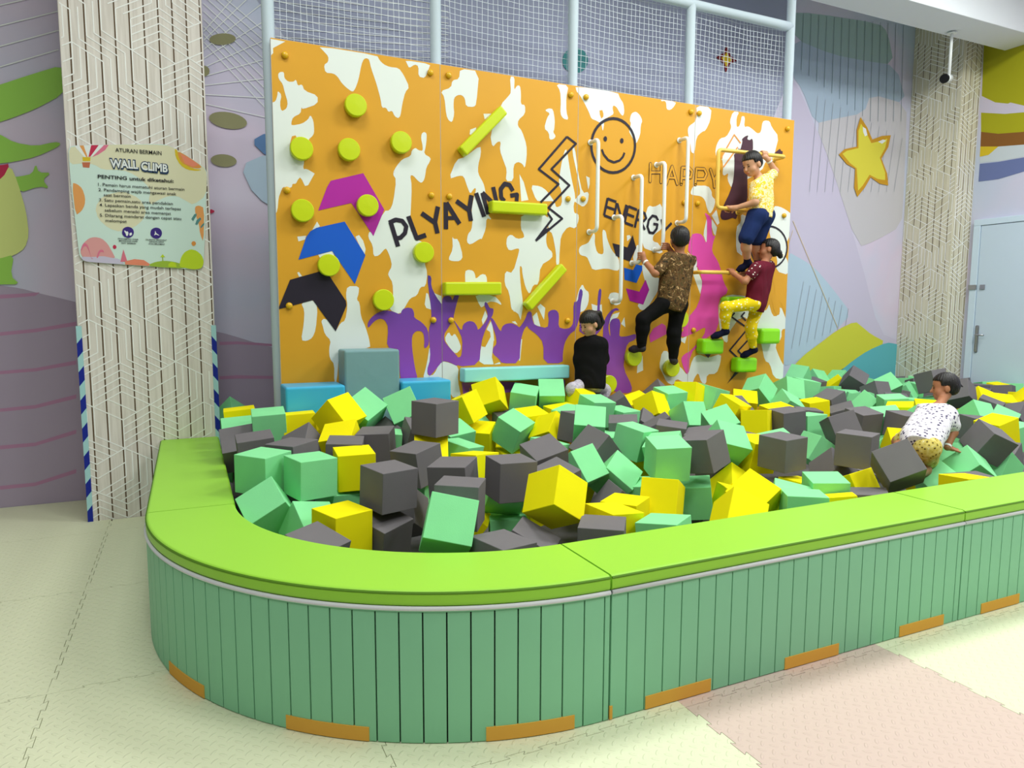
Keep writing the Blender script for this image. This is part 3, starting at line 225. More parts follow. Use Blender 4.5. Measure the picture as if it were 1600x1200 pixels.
MLINES = [
('dark',0.006,(6.7606,5.0285),(6.7601,4.3885)),
('dark',0.006,(6.8846,5.0404),(6.8888,4.3402)),
('dark',0.006,(7.0101,5.0524),(7.0193,4.2911)),
('dark',0.006,(7.1372,5.0646),(7.1517,4.2414)),
('dark',0.006,(7.2658,5.0769),(7.286,4.191)),
('dark',0.006,(7.3961,5.0893),(7.4223,4.1398)),
('dark',0.006,(7.528,5.102),(7.5605,4.0879)),
('dark',0.006,(7.6616,5.1148),(7.7008,4.0353)),
('dark',0.006,(7.7969,5.1277),(7.8432,3.9818)),
('dark',0.006,(7.9339,5.1408),(7.987,3.9353)),
('dark',0.006,(8.0728,5.1541),(8.1277,3.9511)),
('dark',0.006,(8.2134,5.1676),(8.2702,3.9671)),
('dark',0.006,(8.3559,5.1812),(8.4146,3.9833)),
('dark',0.006,(8.5002,5.1951),(8.5608,3.9998)),
('grey',0.005,(7.0516,4.131),(6.9883,2.9871)),
('grey',0.005,(7.1831,4.1024),(7.1177,2.9965)),
('grey',0.005,(7.3164,4.0735),(7.2488,3.006)),
('grey',0.005,(7.4516,4.0441),(7.3815,3.0155)),
('grey',0.005,(7.5887,4.0143),(7.5158,3.0252)),
('grey',0.005,(7.7277,3.9841),(7.6519,3.0351)),
('grey',0.005,(7.8687,3.9534),(7.7897,3.045)),
('grey',0.005,(8.0117,3.9223),(7.9293,3.0551)),
('grey',0.005,(8.1567,3.8908),(8.0707,3.0653)),
('grey',0.005,(8.3038,3.8588),(8.2139,3.0757)),
('grey',0.005,(8.4531,3.8264),(8.359,3.0861)),
('grey',0.005,(8.6046,3.7934),(8.5061,3.0968)),
('grey',0.006,(6.9619,1.8972),(6.8087,1.0649)),
('grey',0.006,(7.0739,1.8519),(6.9364,1.1025)),
('grey',0.006,(7.1873,1.806),(7.0655,1.1404)),
('grey',0.006,(7.3021,1.7596),(7.1962,1.1789)),
('grey',0.006,(7.4182,1.7127),(7.3283,1.2177)),
('grey',0.006,(7.5357,1.6652),(7.462,1.2571)),
('grey',0.006,(7.6547,1.6171),(7.5972,1.2968)),
('grey',0.006,(7.7752,1.5684),(7.7341,1.3371)),
('orangeln',0.008,(6.7343,2.626),(7.5954,1.3215)),
('orangeln',0.006,(6.7413,2.5114),(6.6876,2.3553)),
('white',0.008,(-1.3043,3.6602),(-0.7749,3.8889)),
('white',0.008,(-1.3135,3.5132),(-0.7825,3.7506)),
('white',0.008,(-1.3229,3.3656),(-0.7901,3.6117)),
('white',0.008,(-1.3322,3.2173),(-0.7978,3.4722)),
('white',0.008,(-1.3416,3.0684),(-0.8055,3.3321)),
('white',0.008,(-1.351,2.9187),(-0.8133,3.1913)),
('white',0.007,(0.2126,3.765),(0.7624,4.4647)),
('white',0.007,(0.2099,3.6951),(0.7573,4.3022)),
('white',0.007,(0.2071,3.6251),(0.7522,4.1388)),
('white',0.007,(0.2044,3.5549),(0.7471,3.9746)),
('white',0.007,(0.2016,3.4846),(0.742,3.8096)),
('white',0.007,(0.1988,3.4142),(0.7368,3.6437)),
('white',0.007,(0.196,3.3435),(0.7316,3.4769)),
('white',0.007,(0.1932,3.2728),(0.7264,3.3093)),
('white',0.007,(0.1904,3.2018),(0.7211,3.1408)),
('white',0.007,(0.2283,4.1612),(0.7416,3.7993)),
('white',0.007,(0.2259,4.1021),(0.7392,3.7216)),
('white',0.007,(0.2236,4.0428),(0.7368,3.6437)),
('white',0.007,(0.2213,3.9835),(0.7344,3.5656)),
('white',0.007,(0.2189,3.924),(0.7319,3.4874)),
('white',0.007,(0.2166,3.8645),(0.7295,3.4089)),
('white',0.007,(0.2142,3.8048),(0.727,3.3303)),
('white',0.007,(0.2119,3.745),(0.7246,3.2514)),
('white',0.007,(0.2095,3.6851),(0.7221,3.1724)),
('white',0.007,(0.7576,4.3124),(2.3112,4.3317)),
('white',0.007,(0.7554,4.241),(2.3109,4.2808)),
('white',0.007,(0.7532,4.1695),(2.3105,4.2298)),
('white',0.007,(0.751,4.0979),(2.3102,4.1787)),
('white',0.007,(0.7487,4.026),(2.3099,4.1275)),
('white',0.007,(0.7465,3.9541),(2.3095,4.0763)),
('white',0.007,(0.7442,3.8819),(2.3092,4.0249)),
('white',0.007,(0.742,3.8096),(2.3088,3.9735)),
('white',0.007,(0.7397,3.7371),(2.3085,3.922)),
('white',0.007,(0.7374,3.6645),(2.3082,3.8704)),
]
WALLR = [
('yelgreen',[(5.7592,4.8543),(5.5042,4.7036),(5.0145,4.6506),(4.9764,4.146),(5.2431,4.0751),(5.4185,4.0323),(5.5704,4.0864),(5.7396,4.207)]),
('yelgreen',[(5.3974,4.0418),(5.3206,4.1693),(4.9819,4.2182),(4.9491,3.784),(5.2348,3.9632)]),
('yelgreen',[(5.7328,4.0049),(5.4468,3.9197),(4.9535,3.842),(4.9354,3.6026),(5.2115,3.6495),(5.5048,3.6992),(5.7158,3.7689)]),
('brown',[(5.7158,3.7689),(5.5048,3.6992),(5.212,3.6569),(4.9382,3.6389),(4.9261,3.4791),(5.2009,3.5072),(5.4935,3.5448),(5.7107,3.5892)]),
('yellow',[(5.7107,3.5892),(5.4935,3.5448),(5.6013,3.4667),(5.7096,3.4643)]),
('hatch',[(5.4935,3.5448),(5.2009,3.5072),(4.9261,3.4791),(4.9162,3.3482),(5.1903,3.3648),(5.4806,3.367),(5.7044,3.3931),(5.709,3.4564),(5.6013,3.4667)]),
('rblue',[(5.7033,3.3772),(5.48,3.3593),(5.1898,3.3573),(4.9184,3.3773),(4.9041,3.1879),(5.1775,3.1921),(5.4647,3.1502),(5.7032,3.1579)]),
]
SIGN = {
'outline': [(-0.6922,2.5929),(-0.6861,2.6184),(-0.6729,2.636),(-0.645,2.6441),(-0.4341,2.6698),(-0.1409,2.7038),(-0.0884,2.7034),(-0.0511,2.6923),(0.0085,2.6595),(0.0839,2.6153),(0.1525,2.5714),(0.1674,2.5492),(0.1734,2.5203),(0.1575,2.2957),(0.1395,2.0397),(0.1251,1.8764),(0.1176,1.8461),(0.0994,1.8284),(0.0517,1.8228),(-0.2549,1.8378),(-0.4749,1.8477),(-0.617,1.8571),(-0.6446,1.8667),(-0.6577,1.884),(-0.6664,1.9158),(-0.6776,2.1624),(-0.6877,2.359)],
'polys': [('cream',[(-0.6729,2.636),(-0.4341,2.6698),(-0.0884,2.7034),(-0.0213,2.6772),(0.1525,2.5714),(0.1734,2.5203),(0.1625,2.3637),(0.0707,2.2901),(0.0327,2.3128),(-0.0352,2.3498),(-0.0966,2.3414),(-0.1586,2.3082),(-0.2051,2.2722),(-0.2186,2.3041),(-0.2007,2.371),(-0.2283,2.4179),(-0.2992,2.4772),(-0.3706,2.5034),(-0.4926,2.4931),(-0.5471,2.5279),(-0.6169,2.5257),(-0.6864,2.5117),(-0.6902,2.5931)]),('cream',[(-0.5015,2.317),(-0.3776,2.358),(-0.2773,2.3165),(-0.2366,2.2374),(-0.2545,2.1706),(-0.3165,2.1097),(-0.406,2.0725),(-0.4771,2.0933),(-0.5381,2.1545),(-0.5538,2.2336)]),('white',[(-0.6555,2.6408),(-0.6244,2.6446),(-0.5867,2.5716),(-0.6007,2.5703)]),('orange',[(-0.6244,2.6446),(-0.6001,2.6478),(-0.5797,2.5722),(-0.5881,2.5714)]),('white',[(-0.6001,2.6478),(-0.5546,2.6539),(-0.5762,2.5725),(-0.5797,2.5722)]),('red',[(-0.5546,2.6539),(-0.5089,2.6592),(-0.562,2.5778),(-0.5748,2.5727)]),('white',[(-0.5089,2.6592),(-0.477,2.6624),(-0.5529,2.5786),(-0.562,2.5778)]),('pink',[(-0.477,2.6624),(-0.4485,2.666),(-0.4716,2.6297),(-0.5157,2.5939),(-0.5517,2.5748)]),('basket',[(-0.6151,2.5337),(-0.5662,2.5381),(-0.5731,2.4996),(-0.6113,2.5003)]),('yellow',[(-0.6111,2.5693),(-0.5623,2.5722),(-0.5658,2.546),(-0.6105,2.5419)]),('yellow',[(-0.0349,2.68),(-0.0176,2.6735),(0.0054,2.585),(0.0813,2.5502),(0.1437,2.5472),(0.1041,2.5355),(0.042,2.5385),(-0.003,2.5678),(-0.0312,2.6229)]),('sunorange',[(-0.0156,2.6671),(0.0535,2.6307),(0.1431,2.5705),(0.1204,2.5535),(0.066,2.5572),(0.0054,2.585),(-0.014,2.6327)]),('salmon',[(0.0005,2.6505),(0.061,2.6231),(0.1216,2.5829),(0.0818,2.5627),(0.0284,2.5829)]),('orange',[(-0.6819,2.3908),(-0.6519,2.3853),(-0.6223,2.356),(-0.6082,2.2937),(-0.6142,2.2457),(-0.6338,2.2047),(-0.6723,2.1707)]),('orange',[(0.082,2.2782),(0.1099,2.2901),(0.1448,2.2737),(0.1309,2.0222),(0.1094,2.0809),(0.1046,2.1571),(0.0837,2.2235)]),('tealdk',[(0.0548,2.1881),(0.0758,2.2231),(0.0918,2.2308),(0.0912,2.2155),(0.066,2.1736)]),('tealdk',[(0.0792,2.1515),(0.0898,2.1816),(0.1144,2.2042),(0.1218,2.1919),(0.0924,2.1479)]),('tealdk',[(0.1131,2.1321),(0.124,2.1496),(0.1406,2.1675),(0.1399,2.1505),(0.1192,2.1264)]),('dotpink',[(-0.659,1.9241),(-0.6386,1.981),(-0.6015,2.0188),(-0.5657,2.0301),(-0.5235,2.0223),(-0.4895,1.9874),(-0.4636,1.9314),(-0.4443,1.8831),(-0.5446,1.8879),(-0.6436,1.8845)]),('lilac',[(-0.6572,1.892),(-0.58,1.8907),(-0.5225,1.9008),(-0.4728,1.8903),(-0.4224,1.8838),(-0.4017,1.8599),(-0.3878,1.8455),(-0.5464,1.8529),(-0.617,1.8571),(-0.6446,1.8667)]),('red',[(-0.4597,1.9658),(-0.454,1.9783),(-0.4452,1.9811),(-0.4362,1.9733),(-0.4354,1.9611),(-0.4423,1.9527),(-0.4539,1.9522)]),('tent',[(-0.4162,1.8635),(-0.3936,1.9521),(-0.3722,1.8649)]),('salmon',[(-0.3867,1.8686),(-0.3271,1.8854),(-0.2679,1.8807),(-0.2244,1.8487),(-0.2398,1.8399),(-0.3878,1.8455)]),('olivegr',[(-0.2394,1.8483),(-0.1932,1.8706),(-0.132,1.8809),(-0.0709,1.8745),(-0.0096,1.8552),(0.0047,1.8258),(-0.2249,1.8362)]),('limegr',[(-0.0365,1.8628),(-0.0227,1.9141),(0.0021,1.9489),(0.042,1.97),(0.0809,1.9604),(0.1152,1.9275),(0.1271,1.885),(0.1176,1.8461),(0.0994,1.8284),(0.0517,1.8228),(0.0049,1.8301),(-0.0374,1.8416)]),('limegr',[(-0.1101,1.8564),(-0.0901,1.8739),(-0.0635,1.8662),(-0.057,1.8368),(-0.1108,1.8395)]),('olivegr',[(-0.1494,1.9181),(-0.1433,1.9183),(-0.1428,1.8764),(-0.149,1.8762)]),('limegr',[(-0.1614,1.9051),(-0.1452,1.9266),(-0.1293,1.9062)]),('sunorange',[(0.0476,2.0101),(0.052,2.023),(0.064,2.0295),(0.0756,2.0241),(0.0798,2.0098),(0.0705,1.9958),(0.0571,1.9935)]),('pink',[(-0.6386,1.981),(-0.6243,1.9857),(-0.6076,1.9703),(-0.5943,1.8862),(-0.5875,1.8823),(-0.5806,1.8785),(-0.5933,1.8781),(-0.6028,1.9262),(-0.6183,1.9658),(-0.6361,1.9611),(-0.6481,1.9325),(-0.6549,1.9363)]),('pink',[(-0.5626,1.8832),(-0.5497,1.9282),(-0.5346,1.945),(-0.5169,1.9416),(-0.5143,1.9214),(-0.5247,1.9291),(-0.5392,1.9245),(-0.5517,1.8876)]),('purple',[(-0.3967,2.0689),(-0.3904,2.0937),(-0.3752,2.1067),(-0.3567,2.1117),(-0.3372,2.1062),(-0.3246,2.0929),(-0.3212,2.0726),(-0.3281,2.0517),(-0.3435,2.0371),(-0.3605,2.0322),(-0.3821,2.0394),(-0.3939,2.0527)]),('purple',[(-0.218,2.0718),(-0.2116,2.097),(-0.196,2.1094),(-0.177,2.1153),(-0.1568,2.1097),(-0.1454,2.0953),(-0.1417,2.0755),(-0.1487,2.0535),(-0.1645,2.0395),(-0.1806,2.0338),(-0.2029,2.0411),(-0.215,2.0554)]),('white',[(-0.3799,2.0861),(-0.3658,2.0745),(-0.3619,2.0812),(-0.3552,2.0668),(-0.3621,2.046),(-0.3709,2.0456),(-0.3737,2.0619),(-0.3825,2.0778)]),('white',[(-0.3494,2.0671),(-0.3367,2.0718),(-0.3336,2.0597),(-0.3414,2.0495),(-0.3516,2.0506)]),('white',[(-0.1869,2.0958),(-0.1803,2.0753),(-0.1693,2.0676),(-0.1584,2.0581),(-0.1696,2.0609),(-0.1807,2.0653),(-0.1961,2.058),(-0.188,2.0708)])],
'text': [('ATURAN BERMAIN','ink',(-0.4096,2.6228),(-0.1202,2.6276),0.0264,0.01),('WALL','navy',(-0.4501,2.5117),(-0.2679,2.5129),0.0606,0.09),('CLIMB','navy',(-0.2608,2.5079),(-0.0797,2.501),0.0606,0.09),('WALL','white',(-0.4449,2.5162),(-0.2749,2.5188),0.0528,0.03),('CLIMB','white',(-0.2546,2.5149),(-0.0869,2.5103),0.0528,0.03),('PENTING untuk diketahui:','ink',(-0.5255,2.4339),(-0.0505,2.4391),0.0233,0.025),('1. Pemain harus mematuhi aturan bermain','ink',(-0.526,2.3823),(0.018,2.3878),0.0202,0.008),('2. Pendamping wajib mengawasi anak','ink',(-0.5257,2.3465),(-0.0374,2.3514),0.0202,0.008),('saat bermain','ink',(-0.4956,2.3127),(-0.33,2.3138),0.0202,0.008),('3. Satu pemain,satu area pendakian','ink',(-0.5257,2.2771),(-0.0626,2.2808),0.0202,0.008),('4. Lepaskan benda yang mudah terlepas','ink',(-0.5246,2.2428),(-0.0111,2.2466),0.0202,0.008),('sebelum menaiki area memanjat','ink',(-0.4951,2.2086),(-0.0779,2.2092),0.0202,0.008),('5. Dilarang mendarat dengan cepat atau','ink',(-0.5261,2.1723),(-0.0117,2.1771),0.0202,0.008),('melompat','ink',(-0.4944,2.1379),(-0.3625,2.1378),0.0202,0.008),('PENDAMPING WAJIB','ink',(-0.4227,2.0199),(-0.2968,2.0198),0.0093,0.02),('MENGAWASI ANAK','ink',(-0.4176,2.0055),(-0.3004,2.0057),0.0093,0.02),('SAAT BERMAIN','ink',(-0.4037,1.9914),(-0.313,1.9903),0.0093,0.02),('DILARANG MENDARAT','ink',(-0.2484,2.022),(-0.1127,2.0222),0.0093,0.02),('DENGAN CEPAT','ink',(-0.2267,2.008),(-0.1324,2.0079),0.0093,0.02),('ATAU MELOMPAT','ink',(-0.2326,1.9929),(-0.127,1.9923),0.0093,0.02)],
}
CUBES = [
('g',(0.336,3.89,0.668),(0.6604,-0.2491,0.6529,0.2748),'upright green foam cube near the left rim,left one of two side by side'),
('g',(0.558,3.748,0.654),(0.6916,-0.0967,0.7072,0.1102),'upright green foam cube near the left rim,right one of two side by side'),
('y',(0.819,3.886,0.642),(0.7084,0.04,0.7047,0.0048),'upright yellow foam cube just right of the two upright green cubes'),
('k',(0.88,3.368,0.65),(0.6895,-0.0976,0.7054,0.1321),'upright dark grey foam cube set squarely above the yellow cube by the curved rim'),
('g',(0.337,3.669,0.508),(0.6215,0.0053,-0.3708,0.6901),'green foam cube tipped on its edge against the inside of the left rim bend'),
('g',(0.516,3.521,0.426),(0.2475,-0.9521,-0.1208,0.1328),'green foam cube leaning back just behind the tipped green cube at left rim bend'),
('y',(0.632,3.302,0.479),(0.69,-0.1241,0.6974,0.1491),'yellow foam cube lying flat near the curved rim,below the two upright green cubes'),
('k',(0.468,3.106,0.43),(0.0771,-0.8901,0.4277,0.1372),'dark grey foam cube showing only a top corner over the curved rim'),
('k',(0.845,3.363,0.403),(0.6908,-0.0946,0.6584,0.2834),'dark grey foam cube directly beneath the upright dark grey cube by the curved rim'),
('k',(1.018,3.577,0.435),(0.4481,0.6112,-0.008,0.6523),'dark grey foam cube low against the curved rim,left of the bright green slanted cube'),
('g',(0.987,2.777,0.602),(0.3407,-0.7527,-0.4666,-0.3157),'bright green foam cube slanted up against the curved rim,its broad face to the front'),
('g',(0.283,5.004,0.668),(0.3881,0.6172,0.5794,-0.3644),'green foam cube against the far end of the left rim,beside the wooden column'),
('k',(0.339,4.365,0.681),(0.4995,0.545,0.495,-0.4566),'dark grey foam cube behind the left one of the two upright green cubes'),
('k',(0.509,4.05,0.685),(0.679,-0.243,0.6496,0.2408),'flat dark grey foam cube behind the right one of the two upright green cubes'),
('k',(0.814,4.102,0.666),(0.3972,0.578,0.4488,-0.5538),'flat dark grey foam cube behind the upright yellow cube near the left rim'),
('k',(0.623,4.435,0.66),(0.5938,-0.1387,0.4887,-0.624),'small visible peak of a dark grey foam cube in front of the leftmost yellow pair'),
('y',(0.843,4.739,0.669),(0.3263,-0.945,0.006,-0.0239),'yellow foam cube with square face forward,in front of the left blue block'),
('k',(0.271,4.776,0.636),(0.0032,0.0699,0.3354,-0.9395),'blackish foam cube leaning left of the square-on yellow cube near the left blue block'),
('y',(0.87,4.554,0.834),(0.3295,-0.0776,0.4129,-0.8455),'tilted yellow foam cube below the tall grey block,rear one of two touching'),
('y',(0.844,4.34,0.698),(0.1757,-0.953,0.2107,-0.1284),'tilted yellow foam cube below the tall grey block,front one of two touching'),
('g',(1.068,4.725,0.83),(0.3137,0.1081,0.376,-0.8652),'green foam cube standing on its corner like a diamond before the tall grey block'),
('g',(1.346,4.695,0.842),(0.1713,0.1584,0.9415,-0.2431),'green foam cube between the diamond-like green cube and the right blue block'),
('k',(1.228,4.673,0.629),(0.0878,0.3268,0.1845,-0.9228),'dark grey foam cube peaking up in front of the diamond-like green cube'),
('k',(1.033,4.235,0.687),(0.3763,0.6267,0.3816,-0.5657),'dark grey foam cube lying flat behind the green cube left of the perched dark cube'),
('k',(1.365,4.423,0.676),(0.1401,-0.9851,0.0228,0.0968),'dark grey foam cube half hidden just left of the perched dark cube'),
('k',(1.36,4.063,0.873),(0.6828,-0.1686,0.6877,0.1799),'dark grey foam cube perched highest,on a yellow cube before the right blue block'),
('y',(1.321,4.042,0.621),(0.1512,-0.0187,-0.2572,0.9543),'yellow foam cube underneath the perched dark grey cube'),
('g',(1.137,4.432,0.642),(0.4097,0.5408,0.4649,-0.5688),'upright green foam cube left of and below the perched dark grey cube'),
('k',(1.164,3.8,0.651),(0.7384,-0.1765,0.6258,0.1786),'dark grey foam cube directly below the perched dark cube and its yellow support'),
('k',(1.228,3.37,0.643),(0.6698,-0.3076,0.6079,0.2952),'dark grey foam cube behind the one with the bright green slanted cube leaning on it'),
('k',(1.122,2.996,0.633),(0.6049,-0.3401,0.6305,0.3477),'dark grey foam cube behind the bright green slanted cube at the curved rim'),
('y',(0.311,5.241,0.733),(0.0079,0.9989,-0.0223,0.0407),'thin yellow edge of a foam cube beside the striped guard,under a green corner'),
('g',(0.306,6.164,0.641),(0.7092,-0.104,0.3682,-0.5921),'corner of a green foam cube farthest back in the gap beside the striped guard'),
('g',(0.457,4.78,0.767),(0.0573,-0.9977,0.0278,-0.0239),'green foam cube just below the thin yellow edge beside the striped guard'),
('y',(0.646,4.771,0.744),(0.0255,0.9986,-0.0398,0.0218),'yellow foam cube mostly hidden below the left end of the left blue block'),
('y',(1.558,2.867,0.642),(0.8369,-0.0732,-0.4742,0.2634),'large yellow foam cube balanced on an edge behind the left rim seam'),
('k',(1.489,3.23,0.664),(0.698,0.0131,0.716,-0.0011),'upright dark grey foam cube left of the yellow cube that balances on its edge'),
('k',(1.846,3.533,0.658),(0.7795,0.0991,0.6058,0.125),'tilted dark grey foam cube behind the yellow cube that balances on its edge'),
('k',(2.363,3.814,0.63),(0.3682,-0.6777,0.6136,-0.1697),'dark grey foam cube with a pointed top behind the slanted green pair at pit centre'),
('g',(2.097,3.557,0.582),(0.4665,-0.8657,-0.1788,0.0315),'slanted green foam cube right behind the balanced yellow cube,left one of a pair'),
('g',(2.352,3.558,0.501),(0.3151,-0.8468,0.3488,0.2488),'slanted green foam cube shaped like a diamond,right one of a pair at pit centre'),
('k',(2.23,3.355,0.383),(0.0946,-0.4302,0.0037,0.8977),'dark grey foam cube in shadow under the slanted green pair at pit centre'),
('y',(2.383,3.128,0.471),(0.3447,-0.236,-0.4871,0.767),'yellow foam cube with a broad square face,below the upright green cube at pit centre'),
('y',(2.115,3.096,0.412),(0.0098,0.9546,0.2977,0.0065),'yellow foam cube wedged left of the broad square-faced yellow cube,rear one'),
('y',(1.849,2.821,0.466),(0.662,-0.0492,0.7449,0.0664),'yellow foam cube wedged left of the broad square-faced yellow cube,front one'),
('k',(1.677,2.635,0.47),(0.317,0.6345,0.3207,-0.6277),'flat dark grey foam cube by the rim,right of the balanced yellow cube'),
('g',(2.035,2.642,0.437),(0.0342,0.8756,-0.4794,0.0475),'pale green foam cube low at the rim beneath the broad square-faced yellow cube'),
('k',(1.177,2.645,0.456),(0.1736,-0.0412,0.0224,-0.9837),'flat dark grey foam cube at the rim right of the bright green slanted cube'),
('k',(1.371,2.788,0.424),(0.4179,-0.0917,0.2173,-0.8774),'dark grey foam cube tilted under the balanced yellow cube at the rim'),
('y',(1.326,3.489,0.37),(0.2504,-0.453,0.7739,-0.3651),'yellow corner of a foam cube poking out beside the bright green slanted cube'),
('g',(1.558,3.409,0.297),(0.0419,0.9839,-0.1739,-0.0017),'pale green foam cube lying under the upright dark grey cube near the balanced yellow one'),
('g',(1.555,3.449,0.543),(0.9277,-0.3354,0.1165,-0.1155),'green foam cube low in the gap left of the balanced yellow cube'),
('g',(1.626,4.457,0.64),(0.6146,0.0969,-0.1389,0.7705),'green foam cube just right of the perched dark grey cube'),
('g',(2.136,4.597,0.65),(0.6747,-0.0169,0.6274,0.3884),'green foam cube tilted forward,mid pit,left of the roof-like yellow cube'),
('y',(2.396,4.483,0.633),(0.8866,-0.0895,-0.3858,0.2387),'yellow foam cube tilted like a roof,in front of the child in black'),
('y',(2.347,4.724,0.668),(0.7261,0.0573,0.6813,0.0732),'upright yellow foam cube behind and left of the roof-like yellow cube'),
('k',(2.251,4.922,0.621),(0.718,0.0719,0.691,0.0415),'dark grey foam cube lying in front of the green cubes below the light blue bar'),
('g',(2.433,5.022,0.806),(0.1564,-0.9448,0.2866,0.0279),"green foam cube at the wall under the light blue bar's left half"),
('g',(2.675,5.017,0.829),(0.3047,-0.9311,0.1902,-0.0634),'green foam cube propped against the wall right under the light blue bar'),
('y',(2.13,5.012,0.852),(0.1762,-0.282,-0.4237,0.8425),"tilted yellow foam cube below the light blue bar's left end,right one of two"),
('y',(1.812,4.739,0.804),(0.3161,-0.1044,0.5518,-0.7647),"tilted yellow foam cube below the light blue bar's left end,left one of two"),
('y',(1.93,4.738,0.579),(0.145,-0.9423,0.3009,-0.0245),'yellow foam cube lying behind the forward tilted green cube'),
('g',(1.985,4.973,0.599),(0.5319,-0.0459,0.5181,-0.6683),'tip of a green foam cube poking up before the forward tilted green cube'),
('y',(2.874,4.852,0.776),(0.181,-0.9735,0.0056,0.1395),'yellow foam cube beside the grey trousers of the child in black,upper one'),
('y',(2.652,4.801,0.681),(0.0033,-0.9967,0.0512,-0.0632),'yellow foam cube beside the grey trousers of the child in black,lower one'),
('g',(2.845,4.6,0.755),(0.6788,0.0458,0.7257,0.1022),"green foam cube before the grey cube at the black-clad child's knees"),
('k',(3.04,5.035,0.761),(0.1127,-0.9708,0.2092,-0.0337),'dark grey foam cube directly in front of the kneeling child in black'),
('k',(3.227,4.861,0.712),(0.1951,-0.2927,-0.0003,0.9361),'dark grey foam cube leaning up just right of the kneeling child in black'),
('k',(3.767,5.035,0.761),(0.2739,-0.41,-0.0446,0.8689),"dark grey foam peak against the wall below the climber in batik shirt's left foothold"),
('g',(2.61,4.572,0.692),(0.0362,-0.9739,-0.2138,-0.0663),'flat green foam cube behind the roof-like yellow cube'),
('k',(2.516,4.292,0.697),(0.0311,-0.9756,-0.2106,0.0545),'dark grey foam cube showing a thin top right behind the roof-like yellow cube'),
('g',(2.442,4.025,0.746),(0.2854,-0.9202,0.2644,-0.0436),'green foam cube facing front between the roof-like yellow cube and the child in black'),
('y',(3.502,4.992,0.69),(0.7966,0.1079,0.5931,0.0455),'yellow foam cube below the batik-shirted climber,front one of two'),
('y',(3.461,4.71,0.723),(0.4703,-0.8575,-0.0792,0.1929),'yellow foam cube below the batik-shirted climber,right and rear one of two'),
('g',(3.06,4.572,0.663),(0.0565,-0.989,-0.1352,0.0209),'small patch of green foam cube left of the yellow pair below the batik climber'),
('k',(2.853,4.222,0.65),(0.3237,0.6764,0.3399,-0.5675),'flat dark grey foam cube behind the large green cube at pit centre'),
('k',(3.301,4.586,0.583),(0.4411,0.0306,0.3686,-0.8177),'dark grey foam cube tilted in front of the yellow pair below the batik climber'),
('k',(3.284,4.338,0.602),(0.2327,-0.2588,0.0373,0.9367),'dark grey foam cube lying flat,left one of three behind the pale green cube'),
('k',(3.078,3.965,0.635),(0.0534,-0.9347,0.3499,0.032),'dark grey foam cube lying flat,middle one of three behind the pale green cube'),
('k',(3.205,3.766,0.614),(0.0178,-0.9073,0.4056,-0.1092),'dark grey foam cube lying flat,right one of three behind the pale green cube'),
('g',(2.659,3.802,0.667),(0.6482,-0.0916,0.7245,0.2157),'large looking green foam cube at pit centre with its front face leaning left'),
('g',(2.729,3.568,0.626),(0.0971,-0.8865,0.4306,-0.1391),'pale green foam cube behind the upright green cube at pit centre'),
('g',(2.486,3.227,0.681),(0.7153,0.1676,0.6769,-0.0447),'upright green foam cube at pit centre,above the broad square-faced yellow cube'),
('k',(2.76,3.238,0.696),(0.7656,-0.1659,0.6174,0.0713),'dark grey foam cube tilted right of the upright green cube at pit centre'),
('g',(2.748,3.296,0.402),(0.321,0.6917,0.2927,-0.577),'green foam cube lying right of the broad square-faced yellow cube'),
('k',(2.87,3.483,0.296),(0.431,-0.1431,-0.561,0.6922),'narrow-looking dark grey foam cube between the broad yellow and pyramid-like yellow cubes'),
('y',(3.362,3.447,0.595),(0.6754,0.0887,0.731,0.041),'yellow foam cube at pit centre right,tilted against an upright dark grey cube'),
('k',(3.371,3.216,0.648),(0.7121,-0.0268,0.6997,0.0506),'upright dark grey foam cube touching the right side of the tilted yellow cube'),
('g',(4.605,4.132,0.587),(0.7138,0.0128,0.6989,-0.0426),'upright green foam cube behind the upright dark grey cube right of centre'),
('k',(4.391,4.156,0.633),(0.7364,0.079,0.6701,-0.0494),'dark grey foam cube behind the upright green cube right of centre'),
('y',(4.143,4.235,0.632),(0.3143,-0.3258,-0.5768,0.68),'yellow foam cube with a square face behind the tilted yellow cube right of centre'),
('g',(3.544,3.985,0.68),(0.0968,-0.1928,-0.2811,0.9351),'green foam cube with a roof-like top left of the square-faced yellow cube'),
('g',(3.141,3.471,0.668),(0.3473,-0.9254,0.1195,0.0933),'green foam cube sloping down behind the tilted dark grey cube'),
('g',(3.653,4.472,0.668),(0.5027,-0.8637,0.0233,0.0264),'green foam cube left of the roof-like green one,edge towards the front'),
('k',(4.261,4.588,0.663),(0.8897,-0.3817,-0.0575,0.2436),'dark grey foam cube under the climber in maroon,flat topped'),
('y',(4.086,4.476,0.702),(0.1953,-0.9622,-0.1588,0.1041),'sloping yellow foam cube under the climber in maroon'),
('y',(4.486,4.748,0.689),(0.2249,-0.9156,0.3316,-0.0336),'yellow foam cube facing front below the lowest green block hold'),
('g',(4.151,4.799,0.766),(0.6089,-0.0431,0.7809,0.1322),"green foam cube near the wall between two yellow cubes,below the batik climber's right foot"),
('y',(3.937,4.828,0.795),(0.5832,-0.2018,0.7782,0.1169),"yellow foam cube near the wall below the batik climber's right foot"),
('g',(3.695,4.791,0.766),(0.096,-0.9953,-0.0014,-0.0145),"flat green foam cube near the wall,left of the batik climber's right foot"),
('g',(4.856,4.948,0.784),(0.547,-0.3215,-0.1777,0.7522),'green foam cube at the right of the front-facing yellow cube by the lowest block hold'),
('g',(5.333,5.04,0.748),(0.0544,0.7242,0.6452,-0.2373),'green foam cube at the lower right corner of the climbing wall'),
('g',(4.944,4.69,0.657),(0.2663,-0.5149,-0.0976,0.809),"green foam peak in front of the cube at the climbing wall's lower right corner"),
